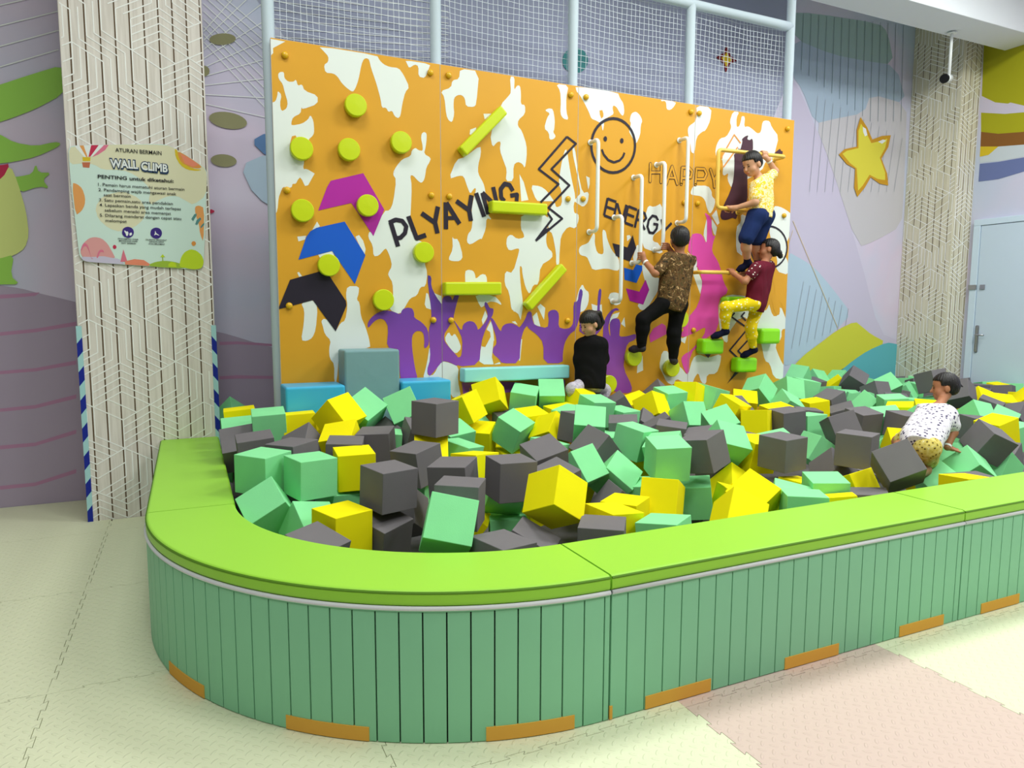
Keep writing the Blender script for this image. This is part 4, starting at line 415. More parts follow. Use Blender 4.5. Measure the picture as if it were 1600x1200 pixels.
('y',(4.505,4.376,0.634),(0.0323,-0.9875,0.1364,-0.0726),'low yellow foam strip of a cube left of the flat yellow cube right of centre'),
('y',(5.309,4.711,0.6),(0.7437,0.0989,0.6563,-0.0799),'flat yellow foam cube left of the dark grey cluster before the star wall'),
('g',(6.478,5.987,0.76),(0.3315,-0.7592,0.5332,-0.1713),"green foam cube farthest back against the mural at the climbing wall's right end"),
('g',(6.932,6.128,0.68),(0.3768,-0.9221,0.026,0.0845),"green foam cube second from the climbing wall's right end against the mural"),
('k',(6.715,5.99,0.627),(0.1033,-0.9945,0.0068,-0.0155),'flat dark grey foam cube before the back green pair by the mural'),
('g',(5.578,5.071,0.749),(0.6467,-0.5333,-0.3623,0.4077),'green foam cube upright in front of the flat dark one by the mural'),
('y',(6.947,5.833,0.631),(0.3275,-0.3348,0.0477,0.8822),'yellow foam cube left of the tall peaked dark cube by the mural'),
('k',(6.902,5.576,0.743),(0.3642,-0.8678,-0.2939,-0.1672),'dark grey foam cube peaked on its corner before the blue hill of the mural'),
('g',(7.176,6.017,0.677),(0.2187,-0.6505,0.6724,-0.2773),'green foam cube half hidden behind the peaked dark cube by the mural'),
('k',(6.72,5.142,0.651),(0.5325,-0.8448,0.0472,0.0217),'dark grey foam cube lying between the peaked dark cube and the big green slope'),
('g',(6.965,5.2,0.698),(0.1114,-0.2837,-0.3166,0.8983),'green foam cube tall as a slope before the right wooden column'),
('g',(7.649,5.495,0.561),(0.3255,-0.7499,0.4233,0.3904),'small green foam wedge left of the dark cube behind the crawling child'),
('k',(6.808,4.592,0.831),(0.4067,-0.5971,-0.4296,0.5418),"dark grey foam cube tilted up behind the crawling child's head,left one"),
('k',(7.017,4.42,0.714),(0.4412,-0.4027,-0.3128,0.7385),"dark grey foam cube tilted right beside the crawling child's head"),
('k',(5.646,4.808,0.641),(0.8287,0.0089,0.559,0.0265),'dark grey foam cube atop the dark cluster,right of the flat yellow cube'),
('k',(5.549,4.568,0.549),(0.3752,-0.196,-0.0234,0.9057),'dark grey foam cube in the dark cluster,partly under the topmost one'),
('k',(5.044,3.972,0.615),(0.7232,0.108,0.6821,0.0093),'dark grey foam cube in the dark cluster with a flat top,rightmost'),
('k',(4.592,3.802,0.624),(0.2175,0.8283,0.5108,-0.0749),'dark grey foam cube in the dark cluster tilted left,in its middle'),
('k',(3.771,2.999,0.673),(0.3886,-0.3705,-0.5969,0.5963),'dark grey foam cube,upright,left of the dark cube tipped over the rim'),
('g',(5.801,4.511,0.625),(0.1765,-0.4685,-0.1291,0.856),'green foam cube roof-like behind the dark cluster,left of the flat yellow strip'),
('y',(5.61,4.049,0.628),(0.0443,-0.8694,0.4871,-0.0698),"flat yellow foam cube left of the crawling child's shoulder"),
('g',(5.762,4.242,0.666),(0.0386,-0.9556,0.2877,-0.0509),'flat green foam cube behind the flat yellow one left of the crawling child'),
('k',(5.245,3.75,0.611),(0.0525,-0.9959,0.072,0.0171),"flat dark grey foam cube left of the crawling child's back"),
('g',(5.344,3.982,0.6),(0.7369,0.3096,0.5854,-0.1355),"upright green foam cube left of the crawling child's hip"),
('y',(5.042,3.621,0.474),(0.4149,-0.6864,0.0191,0.597),"yellow foam peak between two dark cubes below the crawling child's left leg"),
('k',(3.695,2.662,0.636),(0.0378,-0.731,-0.4926,-0.4707),'dark grey foam cube tipped over the front rim,just before the crawling child'),
('k',(5.059,2.976,0.617),(0.7636,-0.3683,-0.4036,0.3439),"dark grey foam cube tilted on its edge right of the crawling child's arm"),
('g',(5.205,2.984,0.414),(0.2098,-0.6679,-0.6759,0.2306),'green foam cube by the front rim at the far right,below the tilted dark cube'),
('g',(4.93,3.17,0.447),(0.8394,0.206,-0.1855,-0.4674),"green foam cube under the crawling child's right hand"),
('g',(4.81,2.938,0.45),(0.314,-0.9018,0.1656,0.2464),"green foam wedge between the crawling child's hand and the tilted dark cube"),
('y',(4.691,3.166,0.36),(0.5648,-0.2459,0.4505,-0.6462),"yellow foam cube below the crawling child's knees,left one of two"),
('y',(4.264,2.615,0.433),(0.038,0.9961,-0.0764,-0.0203),"yellow foam cube below the crawling child's knees,right one of two"),
('k',(4.503,2.739,0.39),(0.0395,0.9646,-0.2565,0.047),'flat dark grey foam cube at the front rim below the crawling child'),
('g',(4.553,2.973,0.363),(0.5925,-0.1743,0.4801,-0.623),'sliver of pale green foam cube at the front rim below the crawling child'),
('k',(3.48,2.671,0.411),(0.0288,0.9117,-0.4079,0.0395),'flat dark grey foam cube at the rim left of the dark cube tipped over it'),
('y',(3.21,2.654,0.418),(0.0974,0.9227,-0.3698,0.0493),'low yellow foam cube at the rim in front of the flat dark cube'),
('y',(3.628,2.889,0.445),(0.0526,0.0223,0.5223,-0.8508),'yellow foam cube beside the left edge of the dark cube tipped over the rim'),
('g',(3.338,2.851,0.469),(0.7012,0.2195,0.6604,-0.1549),'green foam cube flat in the front row below the broad upright dark cube'),
('y',(3.414,3.098,0.386),(0.0196,-0.995,-0.0797,0.0575),'flat yellow foam cube in the front row left of the flat green cube'),
('g',(3.071,2.862,0.436),(0.057,-0.9206,0.3782,0.0783),'pale green foam cube by the front rim,rear one of two stepped together'),
('g',(2.932,2.637,0.469),(0.6713,0.1975,0.6779,-0.2256),'pale green foam cube by the front rim,front one of two stepped together'),
('y',(2.545,2.705,0.458),(0.0037,0.721,0.5457,-0.427),'yellow foam cube pointed like a pyramid over the front rim'),
('y',(2.789,2.853,0.492),(0.0652,0.2819,0.2297,-0.9293),'yellow foam cube right behind the pyramid-like yellow cube at the front rim'),
('y',(2.947,3.171,0.365),(0.5235,-0.0886,0.0885,-0.8428),'sliver of yellow foam cube at the rim left of the pyramid-like yellow cube'),
('y',(3.113,3.36,0.396),(0.3949,-0.4608,-0.0635,0.7922),'yellow foam cube in the gap below the tilted dark grey cube at centre'),
('g',(4.414,3.887,0.446),(0.222,-0.7242,-0.6313,0.1663),'green foam cube between the upright dark grey cube and the broad upright dark cube'),
('k',(3.782,3.17,0.477),(0.4296,-0.4918,-0.0962,0.7512),'dark grey foam cube in shadow left of the broad upright dark cube'),
('y',(5.601,3.237,0.616),(0.7933,0.0449,0.6068,-0.023),'yellow foam cube behind the tilted dark cube at far right'),
('g',(6.679,4.045,0.557),(0.1294,0.7054,0.6132,-0.331),"green foam cube peaked right of the crawling child's head"),
('g',(6.921,3.968,0.494),(0.3094,-0.7952,0.5196,0.0452),'flat green foam cube right of the peaked green one at far right'),
('k',(7.147,4.23,0.571),(0.129,-0.83,0.5273,0.1281),'dark grey foam cube behind the flat green cube at far right'),
('y',(7.338,4.425,0.61),(0.4218,-0.8835,0.1707,0.1112),'yellow foam cube below the door,left one of two'),
('y',(7.584,4.362,0.559),(0.1776,-0.9235,0.3398,-0.0091),'yellow foam cube below the door,right one of two'),
('y',(7.813,4.248,0.599),(0.535,-0.5001,-0.0275,0.6803),"bright yellow foam cube cut by the photo's right edge,below the door"),
('k',(6.005,3.633,0.547),(0.3717,-0.3818,0.6297,-0.5652),"dark grey foam cube behind the crawling child's bent arm"),
('k',(7.25,4.023,0.515),(0.2546,0.1905,0.5808,-0.7493),'dark grey foam cube in front of the bright yellow one at the right edge'),
('k',(5.448,3.093,0.436),(0.2287,0.0471,0.69,-0.6851),"dark grey foam cube low at the photo's right edge beside the green rim cube"),
('g',(5.494,3.782,0.602),(0.4024,-0.8912,0.1384,0.1575),"green foam cube peeking out left of the crawling child's back"),
('y',(1.524,3.812,0.579),(0.9731,-0.05,0.0253,0.2234),'yellow foam cube buried low,glimpsed through gaps among the looser cubes'),
('g',(1.567,4.185,0.576),(0.9389,0.0776,0.0862,0.3242),'green foam cube buried low,glimpsed through gaps among the looser cubes'),
('k',(1.788,3.29,0.575),(0.9822,0.1084,-0.1205,0.0944),'dark grey foam cube buried low,glimpsed through gaps among the looser cubes'),
('g',(2.089,3.963,0.587),(0.9311,0.0569,0.0973,0.3469),'green foam cube buried low,glimpsed through gaps among the looser cubes'),
('g',(2.668,4.117,0.563),(0.9493,0.0124,-0.0181,0.3136),'green foam cube buried low,glimpsed through gaps among the looser cubes'),
('k',(3.502,3.668,0.569),(0.9397,0.087,0.0754,-0.322),'dark grey foam cube buried low,glimpsed through gaps among the looser cubes'),
('g',(3.777,3.653,0.552),(0.9736,0.0915,-0.1226,-0.1697),'green foam cube buried low,glimpsed through gaps among the looser cubes'),
('k',(4.93,4.448,0.573),(0.9657,0.0181,0.0381,-0.2563),'dark grey foam cube buried low,glimpsed through gaps among the looser cubes'),
('k',(5.693,6.05,0.577),(0.9959,-0.0212,0.0648,-0.0588),'dark grey foam cube buried low,glimpsed through gaps among the looser cubes'),
('g',(5.808,3.846,0.563),(0.9988,0.0153,-0.0062,0.0463),'green foam cube buried low,glimpsed through gaps among the looser cubes'),
('g',(5.953,3.317,0.54),(0.9956,0.0232,-0.064,-0.065),'green foam cube buried low,glimpsed through gaps among the looser cubes'),
('y',(6.1,4.172,0.574),(0.9721,-0.118,-0.038,-0.199),'yellow foam cube buried low,glimpsed through gaps among the looser cubes'),
('y',(6.374,4.334,0.569),(0.9362,0.0504,-0.0846,0.3373),'yellow foam cube buried low,glimpsed through gaps among the looser cubes'),
('g',(6.323,4.998,0.58),(0.9693,-0.0943,0.0675,0.2169),'green foam cube buried low,glimpsed through gaps among the looser cubes'),
('g',(6.477,4.593,0.571),(0.958,0.0042,0.0257,-0.2857),'green foam cube buried low,glimpsed through gaps among the looser cubes'),
('g',(6.467,5.2,0.543),(0.9185,0.1162,0.0834,0.3686),'green foam cube buried low,glimpsed through gaps among the looser cubes'),
('k',(6.595,4.819,0.574),(0.929,0.0412,-0.0614,0.3626),'dark grey foam cube buried low,glimpsed through gaps among the looser cubes'),
('g',(6.61,5.404,0.55),(0.9566,0.0478,0.009,-0.2872),'green foam cube buried low,glimpsed through gaps among the looser cubes'),
('g',(6.614,5.663,0.574),(0.9838,-0.0719,0.033,0.1611),'green foam cube buried low,glimpsed through gaps among the looser cubes'),
('g',(6.859,4.581,0.572),(0.9916,-0.0947,-0.0537,0.07),'green foam cube buried low,glimpsed through gaps among the looser cubes'),
('y',(7.157,4.647,0.561),(0.9748,0.0369,-0.0851,0.203),'yellow foam cube buried low,glimpsed through gaps among the looser cubes'),
('k',(7.266,5.289,0.549),(0.935,0.0601,0.0888,0.3379),'dark grey foam cube buried low,glimpsed through gaps among the looser cubes'),
('k',(7.52,4.988,0.583),(0.9955,-0.0452,0.0804,0.0207),'dark grey foam cube buried low,glimpsed through gaps among the looser cubes'),
('g',(7.899,5.333,0.588),(0.9857,-0.0135,0.0546,-0.1588),'green foam cube buried low,glimpsed through gaps among the looser cubes'),
('g',(7.882,6.067,0.56),(0.969,0.1066,0.1216,0.1866),'green foam cube buried low,glimpsed through gaps among the looser cubes'),
('g',(7.997,5.521,0.565),(0.9863,0.077,-0.0008,-0.1459),'green foam cube buried low,glimpsed through gaps among the looser cubes'),
('y',(8.174,4.475,0.562),(0.9983,-0.0326,0.0425,-0.0214),'yellow foam cube buried low,glimpsed through gaps among the looser cubes'),
('k',(8.184,4.962,0.558),(0.9774,0.0723,-0.0293,0.1967),'dark grey foam cube buried low,glimpsed through gaps among the looser cubes'),
('k',(8.241,5.741,0.582),(0.9645,-0.0964,0.0555,-0.2394),'dark grey foam cube buried low,glimpsed through gaps among the looser cubes'),
('k',(8.439,4.839,0.589),(0.982,-0.0692,0.0616,0.1645),'dark grey foam cube buried low,glimpsed through gaps among the looser cubes'),
('k',(8.38,5.091,0.584),(0.9964,-0.005,0.0106,-0.0838),'dark grey foam cube buried low,glimpsed through gaps among the looser cubes'),
('g',(8.402,6.052,0.562),(0.9892,-0.0543,0.0626,0.1206),'green foam cube buried low,glimpsed through gaps among the looser cubes'),
('k',(8.554,6.254,0.55),(0.9528,-0.0391,-0.0575,0.2954),'dark grey foam cube buried low,glimpsed through gaps among the looser cubes'),
('y',(8.652,5.01,0.584),(0.9967,0.0798,-0.0115,0.0024),'yellow foam cube buried low,glimpsed through gaps among the looser cubes'),
('g',(8.807,5.232,0.582),(0.9584,-0.0879,-0.0066,-0.2715),'green foam cube buried low,glimpsed through gaps among the looser cubes'),
('g',(8.81,6.15,0.578),(0.948,0.0296,-0.091,0.3035),'green foam cube buried low,glimpsed through gaps among the looser cubes'),
('g',(8.885,5.013,0.574),(0.9251,-0.0372,0.0699,0.3713),'green foam cube buried low,glimpsed through gaps among the looser cubes'),
('k',(8.936,5.648,0.565),(0.9824,-0.1026,-0.0586,0.1444),'dark grey foam cube buried low,glimpsed through gaps among the looser cubes'),
('y',(2.864,3.866,0.496),(0.9765,-0.0157,-0.0957,0.1926),'yellow foam cube buried low,glimpsed through gaps among the looser cubes'),
('k',(0.467,3.969,0.472),(0.9513,0.0841,-0.0556,0.2912),'dark grey foam cube buried low,glimpsed through gaps among the looser cubes'),
('g',(0.747,3.931,0.437),(0.9839,0.119,0.0548,0.1213),'green foam cube buried low,glimpsed through gaps among the looser cubes'),
('g',(1.216,3.87,0.445),(0.959,-0.0643,0.0901,0.2609),'green foam cube buried low,glimpsed through gaps among the looser cubes'),
('k',(3.181,3.601,0.431),(0.9838,-0.0118,-0.113,-0.1386),'dark grey foam cube buried low,glimpsed through gaps among the looser cubes'),
('k',(0.361,4.892,0.412),(0.9749,0.038,0.0362,-0.2162),'dark grey foam cube buried low,glimpsed through gaps among the looser cubes'),
('g',(0.342,5.333,0.38),(0.9889,-0.0522,0.0908,0.1055),'green foam cube buried low,glimpsed through gaps among the looser cubes'),
('y',(1.802,3.608,0.393),(0.9867,0.0699,-0.0734,0.127),'yellow foam cube buried low,glimpsed through gaps among the looser cubes'),
('y',(2.187,3.776,0.423),(0.9765,0.1164,0.1234,-0.1328),'yellow foam cube buried low,glimpsed through gaps among the looser cubes'),
('y',(2.152,4.632,0.388),(0.9968,0.0796,0.0034,0.0042),'yellow foam cube buried low,glimpsed through gaps among the looser cubes'),
('y',(2.194,4.855,0.397),(0.9467,0.0652,-0.0311,0.3138),'yellow foam cube buried low,glimpsed through gaps among the looser cubes'),
('g',(2.512,3.415,0.399),(0.9256,-0.0256,-0.062,0.3726),'green foam cube buried low,glimpsed through gaps among the looser cubes'),
('k',(4.037,3.259,0.399),(0.9646,0.1057,0.116,-0.212),'dark grey foam cube buried low,glimpsed through gaps among the looser cubes'),
('y',(4.854,3.437,0.389),(0.9786,-0.0112,0.0675,0.1938),'yellow foam cube buried low,glimpsed through gaps among the looser cubes'),
('g',(5.113,3.919,0.381),(0.9794,-0.0759,-0.0681,0.1741),'green foam cube buried low,glimpsed through gaps among the looser cubes'),
('g',(5.377,3.586,0.388),(0.9196,-0.0444,-0.0757,-0.383),'green foam cube buried low,glimpsed through gaps among the looser cubes'),
('g',(6.362,4.087,0.427),(0.9717,0.1166,0.0416,0.2012),'green foam cube buried low,glimpsed through gaps among the looser cubes'),
]
CCTV = ((7.9327,5.4,4.6978),(7.953,5.4,4.1954))
CAM = [(0.907526,-0.419983,0.003328),(0.041079,0.096648,0.994471),(-0.417982,-0.902371,0.104963)]

# ------------------------------------------------------------------ camera
cam = bpy.data.cameras.new('camera')
cam.sensor_fit = 'HORIZONTAL'; cam.sensor_width = 36.0
cam.lens = 36.0 * 1090.55 / 1600.0
cam.clip_start = 0.05
camo = bpy.data.objects.new('camera', cam); COL.objects.link(camo)
m = Matrix.Identity(4)
for i in range(3):
    for j in range(3):
        m[j][i] = CAM[i][j]
m[0][3], m[1][3], m[2][3] = 0.0, 0.0, 1.53
camo.matrix_world = m
SC.camera = camo

# ------------------------------------------------------------------ world, lights, exposure
W = bpy.data.worlds.new('world'); SC.world = W; W.use_nodes = True
W.node_tree.nodes['Background'].inputs[0].default_value = (0.93, 0.97, 1.0, 1)
W.node_tree.nodes['Background'].inputs[1].default_value = 0.36
SC.view_settings.view_transform = 'Standard'
SC.view_settings.look = 'None'
SC.view_settings.exposure = -1.25
SC.view_settings.gamma = 1.0
SC.view_settings.use_curve_mapping = False
def area(name, loc, size, power, target=None, col=(0.97, 1.0, 0.97)):
    l = bpy.data.lights.new(name, 'AREA'); l.shape = 'RECTANGLE'
    l.size, l.size_y = size; l.energy = power; l.color = col
    o = bpy.data.objects.new(name, l); COL.objects.link(o); o.location = loc
    if target is not None:
        o.rotation_euler = (Vector(target) - Vector(loc)).to_track_quat('-Z', 'Y').to_euler()
    return o
LAMPS = [(0.4, 3.4, 135), (3.6, 3.2, 250), (6.8, 3.2, 300), (-0.4, 0.2, 235), (3.8, -0.2, 235), (7.0, 0.0, 260)]
for (lx, ly, pw) in LAMPS:
    area('ceiling_light', (lx, ly, 5.22), (1.5, 0.9), pw)

# ------------------------------------------------------------------ materials
def mat(name, c, rough=0.6, spec=0.3, noise=0.0, nscale=8.0, bump=0.0, bscale=60.0, metal=0.0):
    m = bpy.data.materials.new(name); m.use_nodes = True
    nt = m.node_tree; b = nt.nodes['Principled BSDF']
    b.inputs['Base Color'].default_value = c
    b.inputs['Roughness'].default_value = rough
    b.inputs['Specular IOR Level'].default_value = spec
    b.inputs['Metallic'].default_value = metal
    if noise or bump:
        tc = nt.nodes.new('ShaderNodeTexCoord')
    if noise:
        n = nt.nodes.new('ShaderNodeTexNoise'); n.inputs['Scale'].default_value = nscale
        n.inputs['Detail'].default_value = 3
        nt.links.new(tc.outputs['Object'], n.inputs['Vector'])
        mx = nt.nodes.new('ShaderNodeMix'); mx.data_type = 'RGBA'
        mx.inputs['A'].default_value = tuple(v * (1 - noise) for v in c[:3]) + (1,)
        mx.inputs['B'].default_value = tuple(min(1, v * (1 + noise)) for v in c[:3]) + (1,)
        nt.links.new(n.outputs['Fac'], mx.inputs['Factor'])
        nt.links.new(mx.outputs['Result'], b.inputs['Base Color'])
    if bump:
        n2 = nt.nodes.new('ShaderNodeTexNoise'); n2.inputs['Scale'].default_value = bscale
        nt.links.new(tc.outputs['Object'], n2.inputs['Vector'])
        bp = nt.nodes.new('ShaderNodeBump'); bp.inputs['Strength'].default_value = bump
        bp.inputs['Distance'].default_value = 0.004
        nt.links.new(n2.outputs['Fac'], bp.inputs['Height'])
        nt.links.new(bp.outputs['Normal'], b.inputs['Normal'])
    return m

def ramp_mat(name, kind, scale, stops, rough=0.8, distort=0.0, stretch=(1, 1, 1), interp='LINEAR'):
    """cloth or wallpaper whose colour follows a noise or voronoi field"""
    m = bpy.data.materials.new(name); m.use_nodes = True
    nt = m.node_tree; b = nt.nodes['Principled BSDF']
    b.inputs['Roughness'].default_value = rough
    b.inputs['Specular IOR Level'].default_value = 0.2
    tc = nt.nodes.new('ShaderNodeTexCoord'); mp = nt.nodes.new('ShaderNodeMapping')
    mp.inputs['Scale'].default_value = stretch
    nt.links.new(tc.outputs['Object'], mp.inputs['Vector'])
    if kind == 'noise':
        n = nt.nodes.new('ShaderNodeTexNoise'); n.inputs['Scale'].default_value = scale
        n.inputs['Detail'].default_value = 4; n.inputs['Distortion'].default_value = distort
        out = n.outputs['Fac']
    else:
        n = nt.nodes.new('ShaderNodeTexVoronoi'); n.inputs['Scale'].default_value = scale
        if kind == 'edge': n.feature = 'DISTANCE_TO_EDGE'
        out = n.outputs['Distance']
    nt.links.new(mp.outputs['Vector'], n.inputs['Vector'])
    r = nt.nodes.new('ShaderNodeValToRGB'); r.color_ramp.interpolation = interp
    while len(r.color_ramp.elements) < len(stops): r.color_ramp.elements.new(0.5)
    for e, (p, c) in zip(r.color_ramp.elements, stops):
        e.position = p; e.color = c
    nt.links.new(out, r.inputs['Fac']); nt.links.new(r.outputs['Color'], b.inputs['Base Color'])
    return m

M = {}
M['wall_white'] = mat('white print', rgb(226, 232, 228), .45)
M['orange'] = mat('orange print', rgb(218, 158, 42), .45, noise=.04, nscale=3)
M['board_edge'] = mat('board edge', rgb(222, 218, 214), .6)
M['magenta'] = mat('magenta print', rgb(178, 38, 160), .45)
M['blueprint'] = mat('blue print', rgb(22, 92, 205), .45)
M['ink'] = mat('black print', rgb(40, 34, 48), .45)
M['pink'] = mat('pink print', rgb(228, 80, 175), .45)
M['maroon'] = mat('brown print', rgb(74, 44, 58), .45)
M['outline_orange'] = mat('orange outline print', rgb(226, 150, 70), .45)
# printed purple blend from indigo (top) to violet (bottom): the print itself changes colour
def grad_mat(name, z0, c0, z1, c1):
    m = bpy.data.materials.new(name); m.use_nodes = True; nt = m.node_tree
    b = nt.nodes['Principled BSDF']; b.inputs['Roughness'].default_value = .45
    tc = nt.nodes.new('ShaderNodeTexCoord'); sx = nt.nodes.new('ShaderNodeSeparateXYZ')
    mr = nt.nodes.new('ShaderNodeMapRange'); mr.inputs['From Min'].default_value = z0; mr.inputs['From Max'].default_value = z1
    mx = nt.nodes.new('ShaderNodeMix'); mx.data_type = 'RGBA'
    mx.inputs['A'].default_value = c0; mx.inputs['B'].default_value = c1
    nt.links.new(tc.outputs['Object'], sx.inputs[0]); nt.links.new(sx.outputs['Z'], mr.inputs['Value'])
    nt.links.new(mr.outputs['Result'], mx.inputs['Factor']); nt.links.new(mx.outputs['Result'], b.inputs['Base Color'])
    return m
M['purple'] = grad_mat('purple print', 1.0, rgb(152, 74, 178), 1.9, rgb(60, 48, 150))
M['hold'] = mat('lime hold', rgb(200, 216, 10), .35, .5, bump=.15, bscale=30)
M['hold_green'] = mat('green hold', rgb(138, 222, 12), .35, .5, bump=.15, bscale=30)
M['bolt'] = mat('yellow bolt', rgb(222, 172, 20), .3, .5)
M['white_tube'] = mat('white coated tube', rgb(238, 242, 240), .3, .5)
M['yellow_tube'] = mat('yellow coated tube', rgb(240, 200, 92), .35, .5)
M['post'] = mat('pale blue padded post', rgb(190, 204, 214), .6, bump=.25, bscale=25)
M['net'] = mat('net cord', rgb(232, 240, 246), .8)
M['foam_g'] = mat('green foam', rgb(140, 226, 160), .85, .15, noise=.05, nscale=9, bump=.12, bscale=240)
M['foam_y'] = mat('yellow foam', rgb(250, 236, 10), .85, .15, noise=.03, nscale=9, bump=.12, bscale=240)
M['foam_k'] = mat('dark grey foam', rgb(116, 112, 116), .85, .15, noise=.05, nscale=9, bump=.12, bscale=240)
M['lime_vinyl'] = mat('lime vinyl', rgb(156, 216, 64), .42, .35, noise=.03, nscale=2, bump=.1, bscale=12)
M['slat'] = mat('sage green slats', rgb(138, 202, 162), .5, .3, noise=.03, nscale=5)
M['groove'] = mat('dark groove', rgb(26, 40, 34), .9)
M['piping'] = mat('pale grey piping', rgb(222, 222, 228), .4)
M['velcro'] = mat('orange strip', rgb(228, 172, 76), .8, .1)
M['seam'] = mat('dark lime seam', rgb(84, 128, 22), .7)
M['blue_vinyl'] = mat('sky blue vinyl', rgb(60, 178, 226), .35, .5, noise=.04, nscale=6, bump=.3, bscale=9)
M['grey_vinyl'] = mat('grey vinyl', rgb(122, 160, 166), .5, .4, noise=.04, nscale=6, bump=.5, bscale=12)
M['aqua_vinyl'] = mat('aqua vinyl', rgb(150, 226, 226), .4, .4, noise=.03, nscale=6, bump=.2, bscale=9)
M['guard_aqua'] = mat('pale aqua vinyl', rgb(170, 216, 220), .5)
M['guard_navy'] = mat('navy vinyl', rgb(22, 40, 150), .5)
M['steel'] = mat('brushed steel', rgb(170, 170, 176), .35, metal=.9)
M['black'] = mat('black plastic', rgb(20, 20, 22), .35)
M['door'] = mat('pale blue door paint', rgb(202, 218, 234), .5, noise=.02, nscale=3)
M['door_frame'] = mat('door frame paint', rgb(208, 226, 242), .4)
M['ceiling'] = mat('ceiling paint', rgb(236, 236, 230), .8)
M['beam'] = mat('beam paint', rgb(232, 236, 240), .7, noise=.02, nscale=2)
def mural_base(name, stops, scale):
    return ramp_mat(name, 'noise', scale, stops, rough=.65, distort=.4)
M['mural'] = mural_base('mural paper', [(0.30, rgb(190, 208, 230)), (0.48, rgb(208, 208, 230)), (0.60, rgb(220, 206, 228)), (0.72, rgb(222, 214, 234))], .55)
for k, c in dict(netshade=(166, 172, 198), green=(160, 214, 92), lightgreen=(222, 232, 144), red=(200, 48, 84), hill=(176, 162, 184), stripe=(184, 136, 170), olive=(146, 144, 106),
                 blue=(96, 134, 184), palebl=(184, 206, 226), teal=(62, 136, 138), darkred=(122, 34, 44), yellow=(220, 190, 40), bluegrey=(172, 190, 210),
                 tealgrey=(160, 186, 186), pinkgrey=(204, 200, 206), lilac=(206, 198, 222), starrim=(206, 152, 36), star=(228, 216, 72), white=(236, 240, 240),
                 hillyel=(212, 212, 66), hillblue=(98, 184, 196), dark=(126, 146, 156), grey=(164, 168, 178), orangeln=(222, 196, 150),
                 yelgreen=(176, 172, 28), brown=(140, 92, 40), rblue=(110, 122, 172), hatch=(206, 214, 222), cream=(226, 222, 190), orange2=(232, 160, 92),
                 basket=(196, 110, 80), sunorange=(226, 150, 72), salmon=(236, 140, 110), tealdk=(86, 140, 140), dotpink=(226, 160, 160), tent=(222, 120, 140),
                 olivegr=(160, 190, 60), limegr=(196, 220, 40), pinkc=(226, 120, 150), purplec=(60, 40, 130), navy=(34, 58, 92), signbase=(212, 234, 226), inkc=(30, 30, 36)).items():
    M['m_' + k] = mat('print ' + k, rgb(*c), .6)
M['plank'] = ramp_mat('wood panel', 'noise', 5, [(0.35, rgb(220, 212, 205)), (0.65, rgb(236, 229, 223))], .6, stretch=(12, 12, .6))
M['plank_olive'] = ramp_mat('wood panel olive', 'noise', 5, [(0.35, rgb(206, 200, 176)), (0.65, rgb(222, 216, 196))], .6, stretch=(12, 12, .6))  # slightly darker and more olive than the left column panels
M['plank_gap'] = mat('plank gap', rgb(98, 78, 58), .8)
M['plank_line'] = mat('white line', rgb(252, 252, 250), .6)

def mat_mat(name, c):
    """foam mat with the raised dash texture"""
    m = mat(name, c, .55, .3)
    nt = m.node_tree; b = nt.nodes['Principled BSDF']
    tc = nt.nodes.new('ShaderNodeTexCoord')
    def math_(op, a=None, bb=None):
        n = nt.nodes.new('ShaderNodeMath'); n.operation = op
        for i, v in enumerate((a, bb)):
            if v is None: continue
            if isinstance(v, (int, float)): n.inputs[i].default_value = v
            else: nt.links.new(v, n.inputs[i])
        return n.outputs[0]
    mp = nt.nodes.new('ShaderNodeMapping'); mp.inputs['Scale'].default_value = (26, 26, 1)
    mp.inputs['Rotation'].default_value = (0, 0, .78)
    nt.links.new(tc.outputs['Object'], mp.inputs['Vector'])
    sx = nt.nodes.new('ShaderNodeSeparateXYZ'); nt.links.new(mp.outputs['Vector'], sx.inputs[0])
    fx, fy = math_('FLOOR', sx.outputs['X']), math_('FLOOR', sx.outputs['Y'])
    u = math_('SUBTRACT', math_('FRACT', sx.outputs['X']), .5); v = math_('SUBTRACT', math_('FRACT', sx.outputs['Y']), .5)
    par = math_('MODULO', math_('ABSOLUTE', math_('ADD', fx, fy)), 2)
    inv = math_('SUBTRACT', 1.0, par)
    a = math_('ADD', math_('MULTIPLY', u, par), math_('MULTIPLY', v, inv))
    bq = math_('ADD', math_('MULTIPLY', v, par), math_('MULTIPLY', u, inv))
    d = math_('SQRT', math_('ADD', math_('POWER', math_('ABSOLUTE', math_('DIVIDE', a, .46)), 2), math_('POWER', math_('ABSOLUTE', math_('DIVIDE', bq, .17)), 2)))
    mr = nt.nodes.new('ShaderNodeMapRange'); mr.interpolation_type = 'SMOOTHSTEP'
    mr.inputs['From Min'].default_value = 1.05; mr.inputs['From Max'].default_value = .6
    nt.links.new(d, mr.inputs['Value'])
    bp = nt.nodes.new('ShaderNodeBump'); bp.inputs['Strength'].default_value = .55; bp.inputs['Distance'].default_value = .0035
    nt.links.new(mr.outputs['Result'], bp.inputs['Height']); nt.links.new(bp.outputs['Normal'], b.inputs['Normal'])
    return m
M['mat_beige'] = mat_mat('beige foam mat', rgb(226, 228, 196))
M['mat_pink'] = mat_mat('dusty pink foam mat', rgb(214, 190, 180))
M['subfloor'] = mat('grey floor', rgb(190, 188, 176), .7)

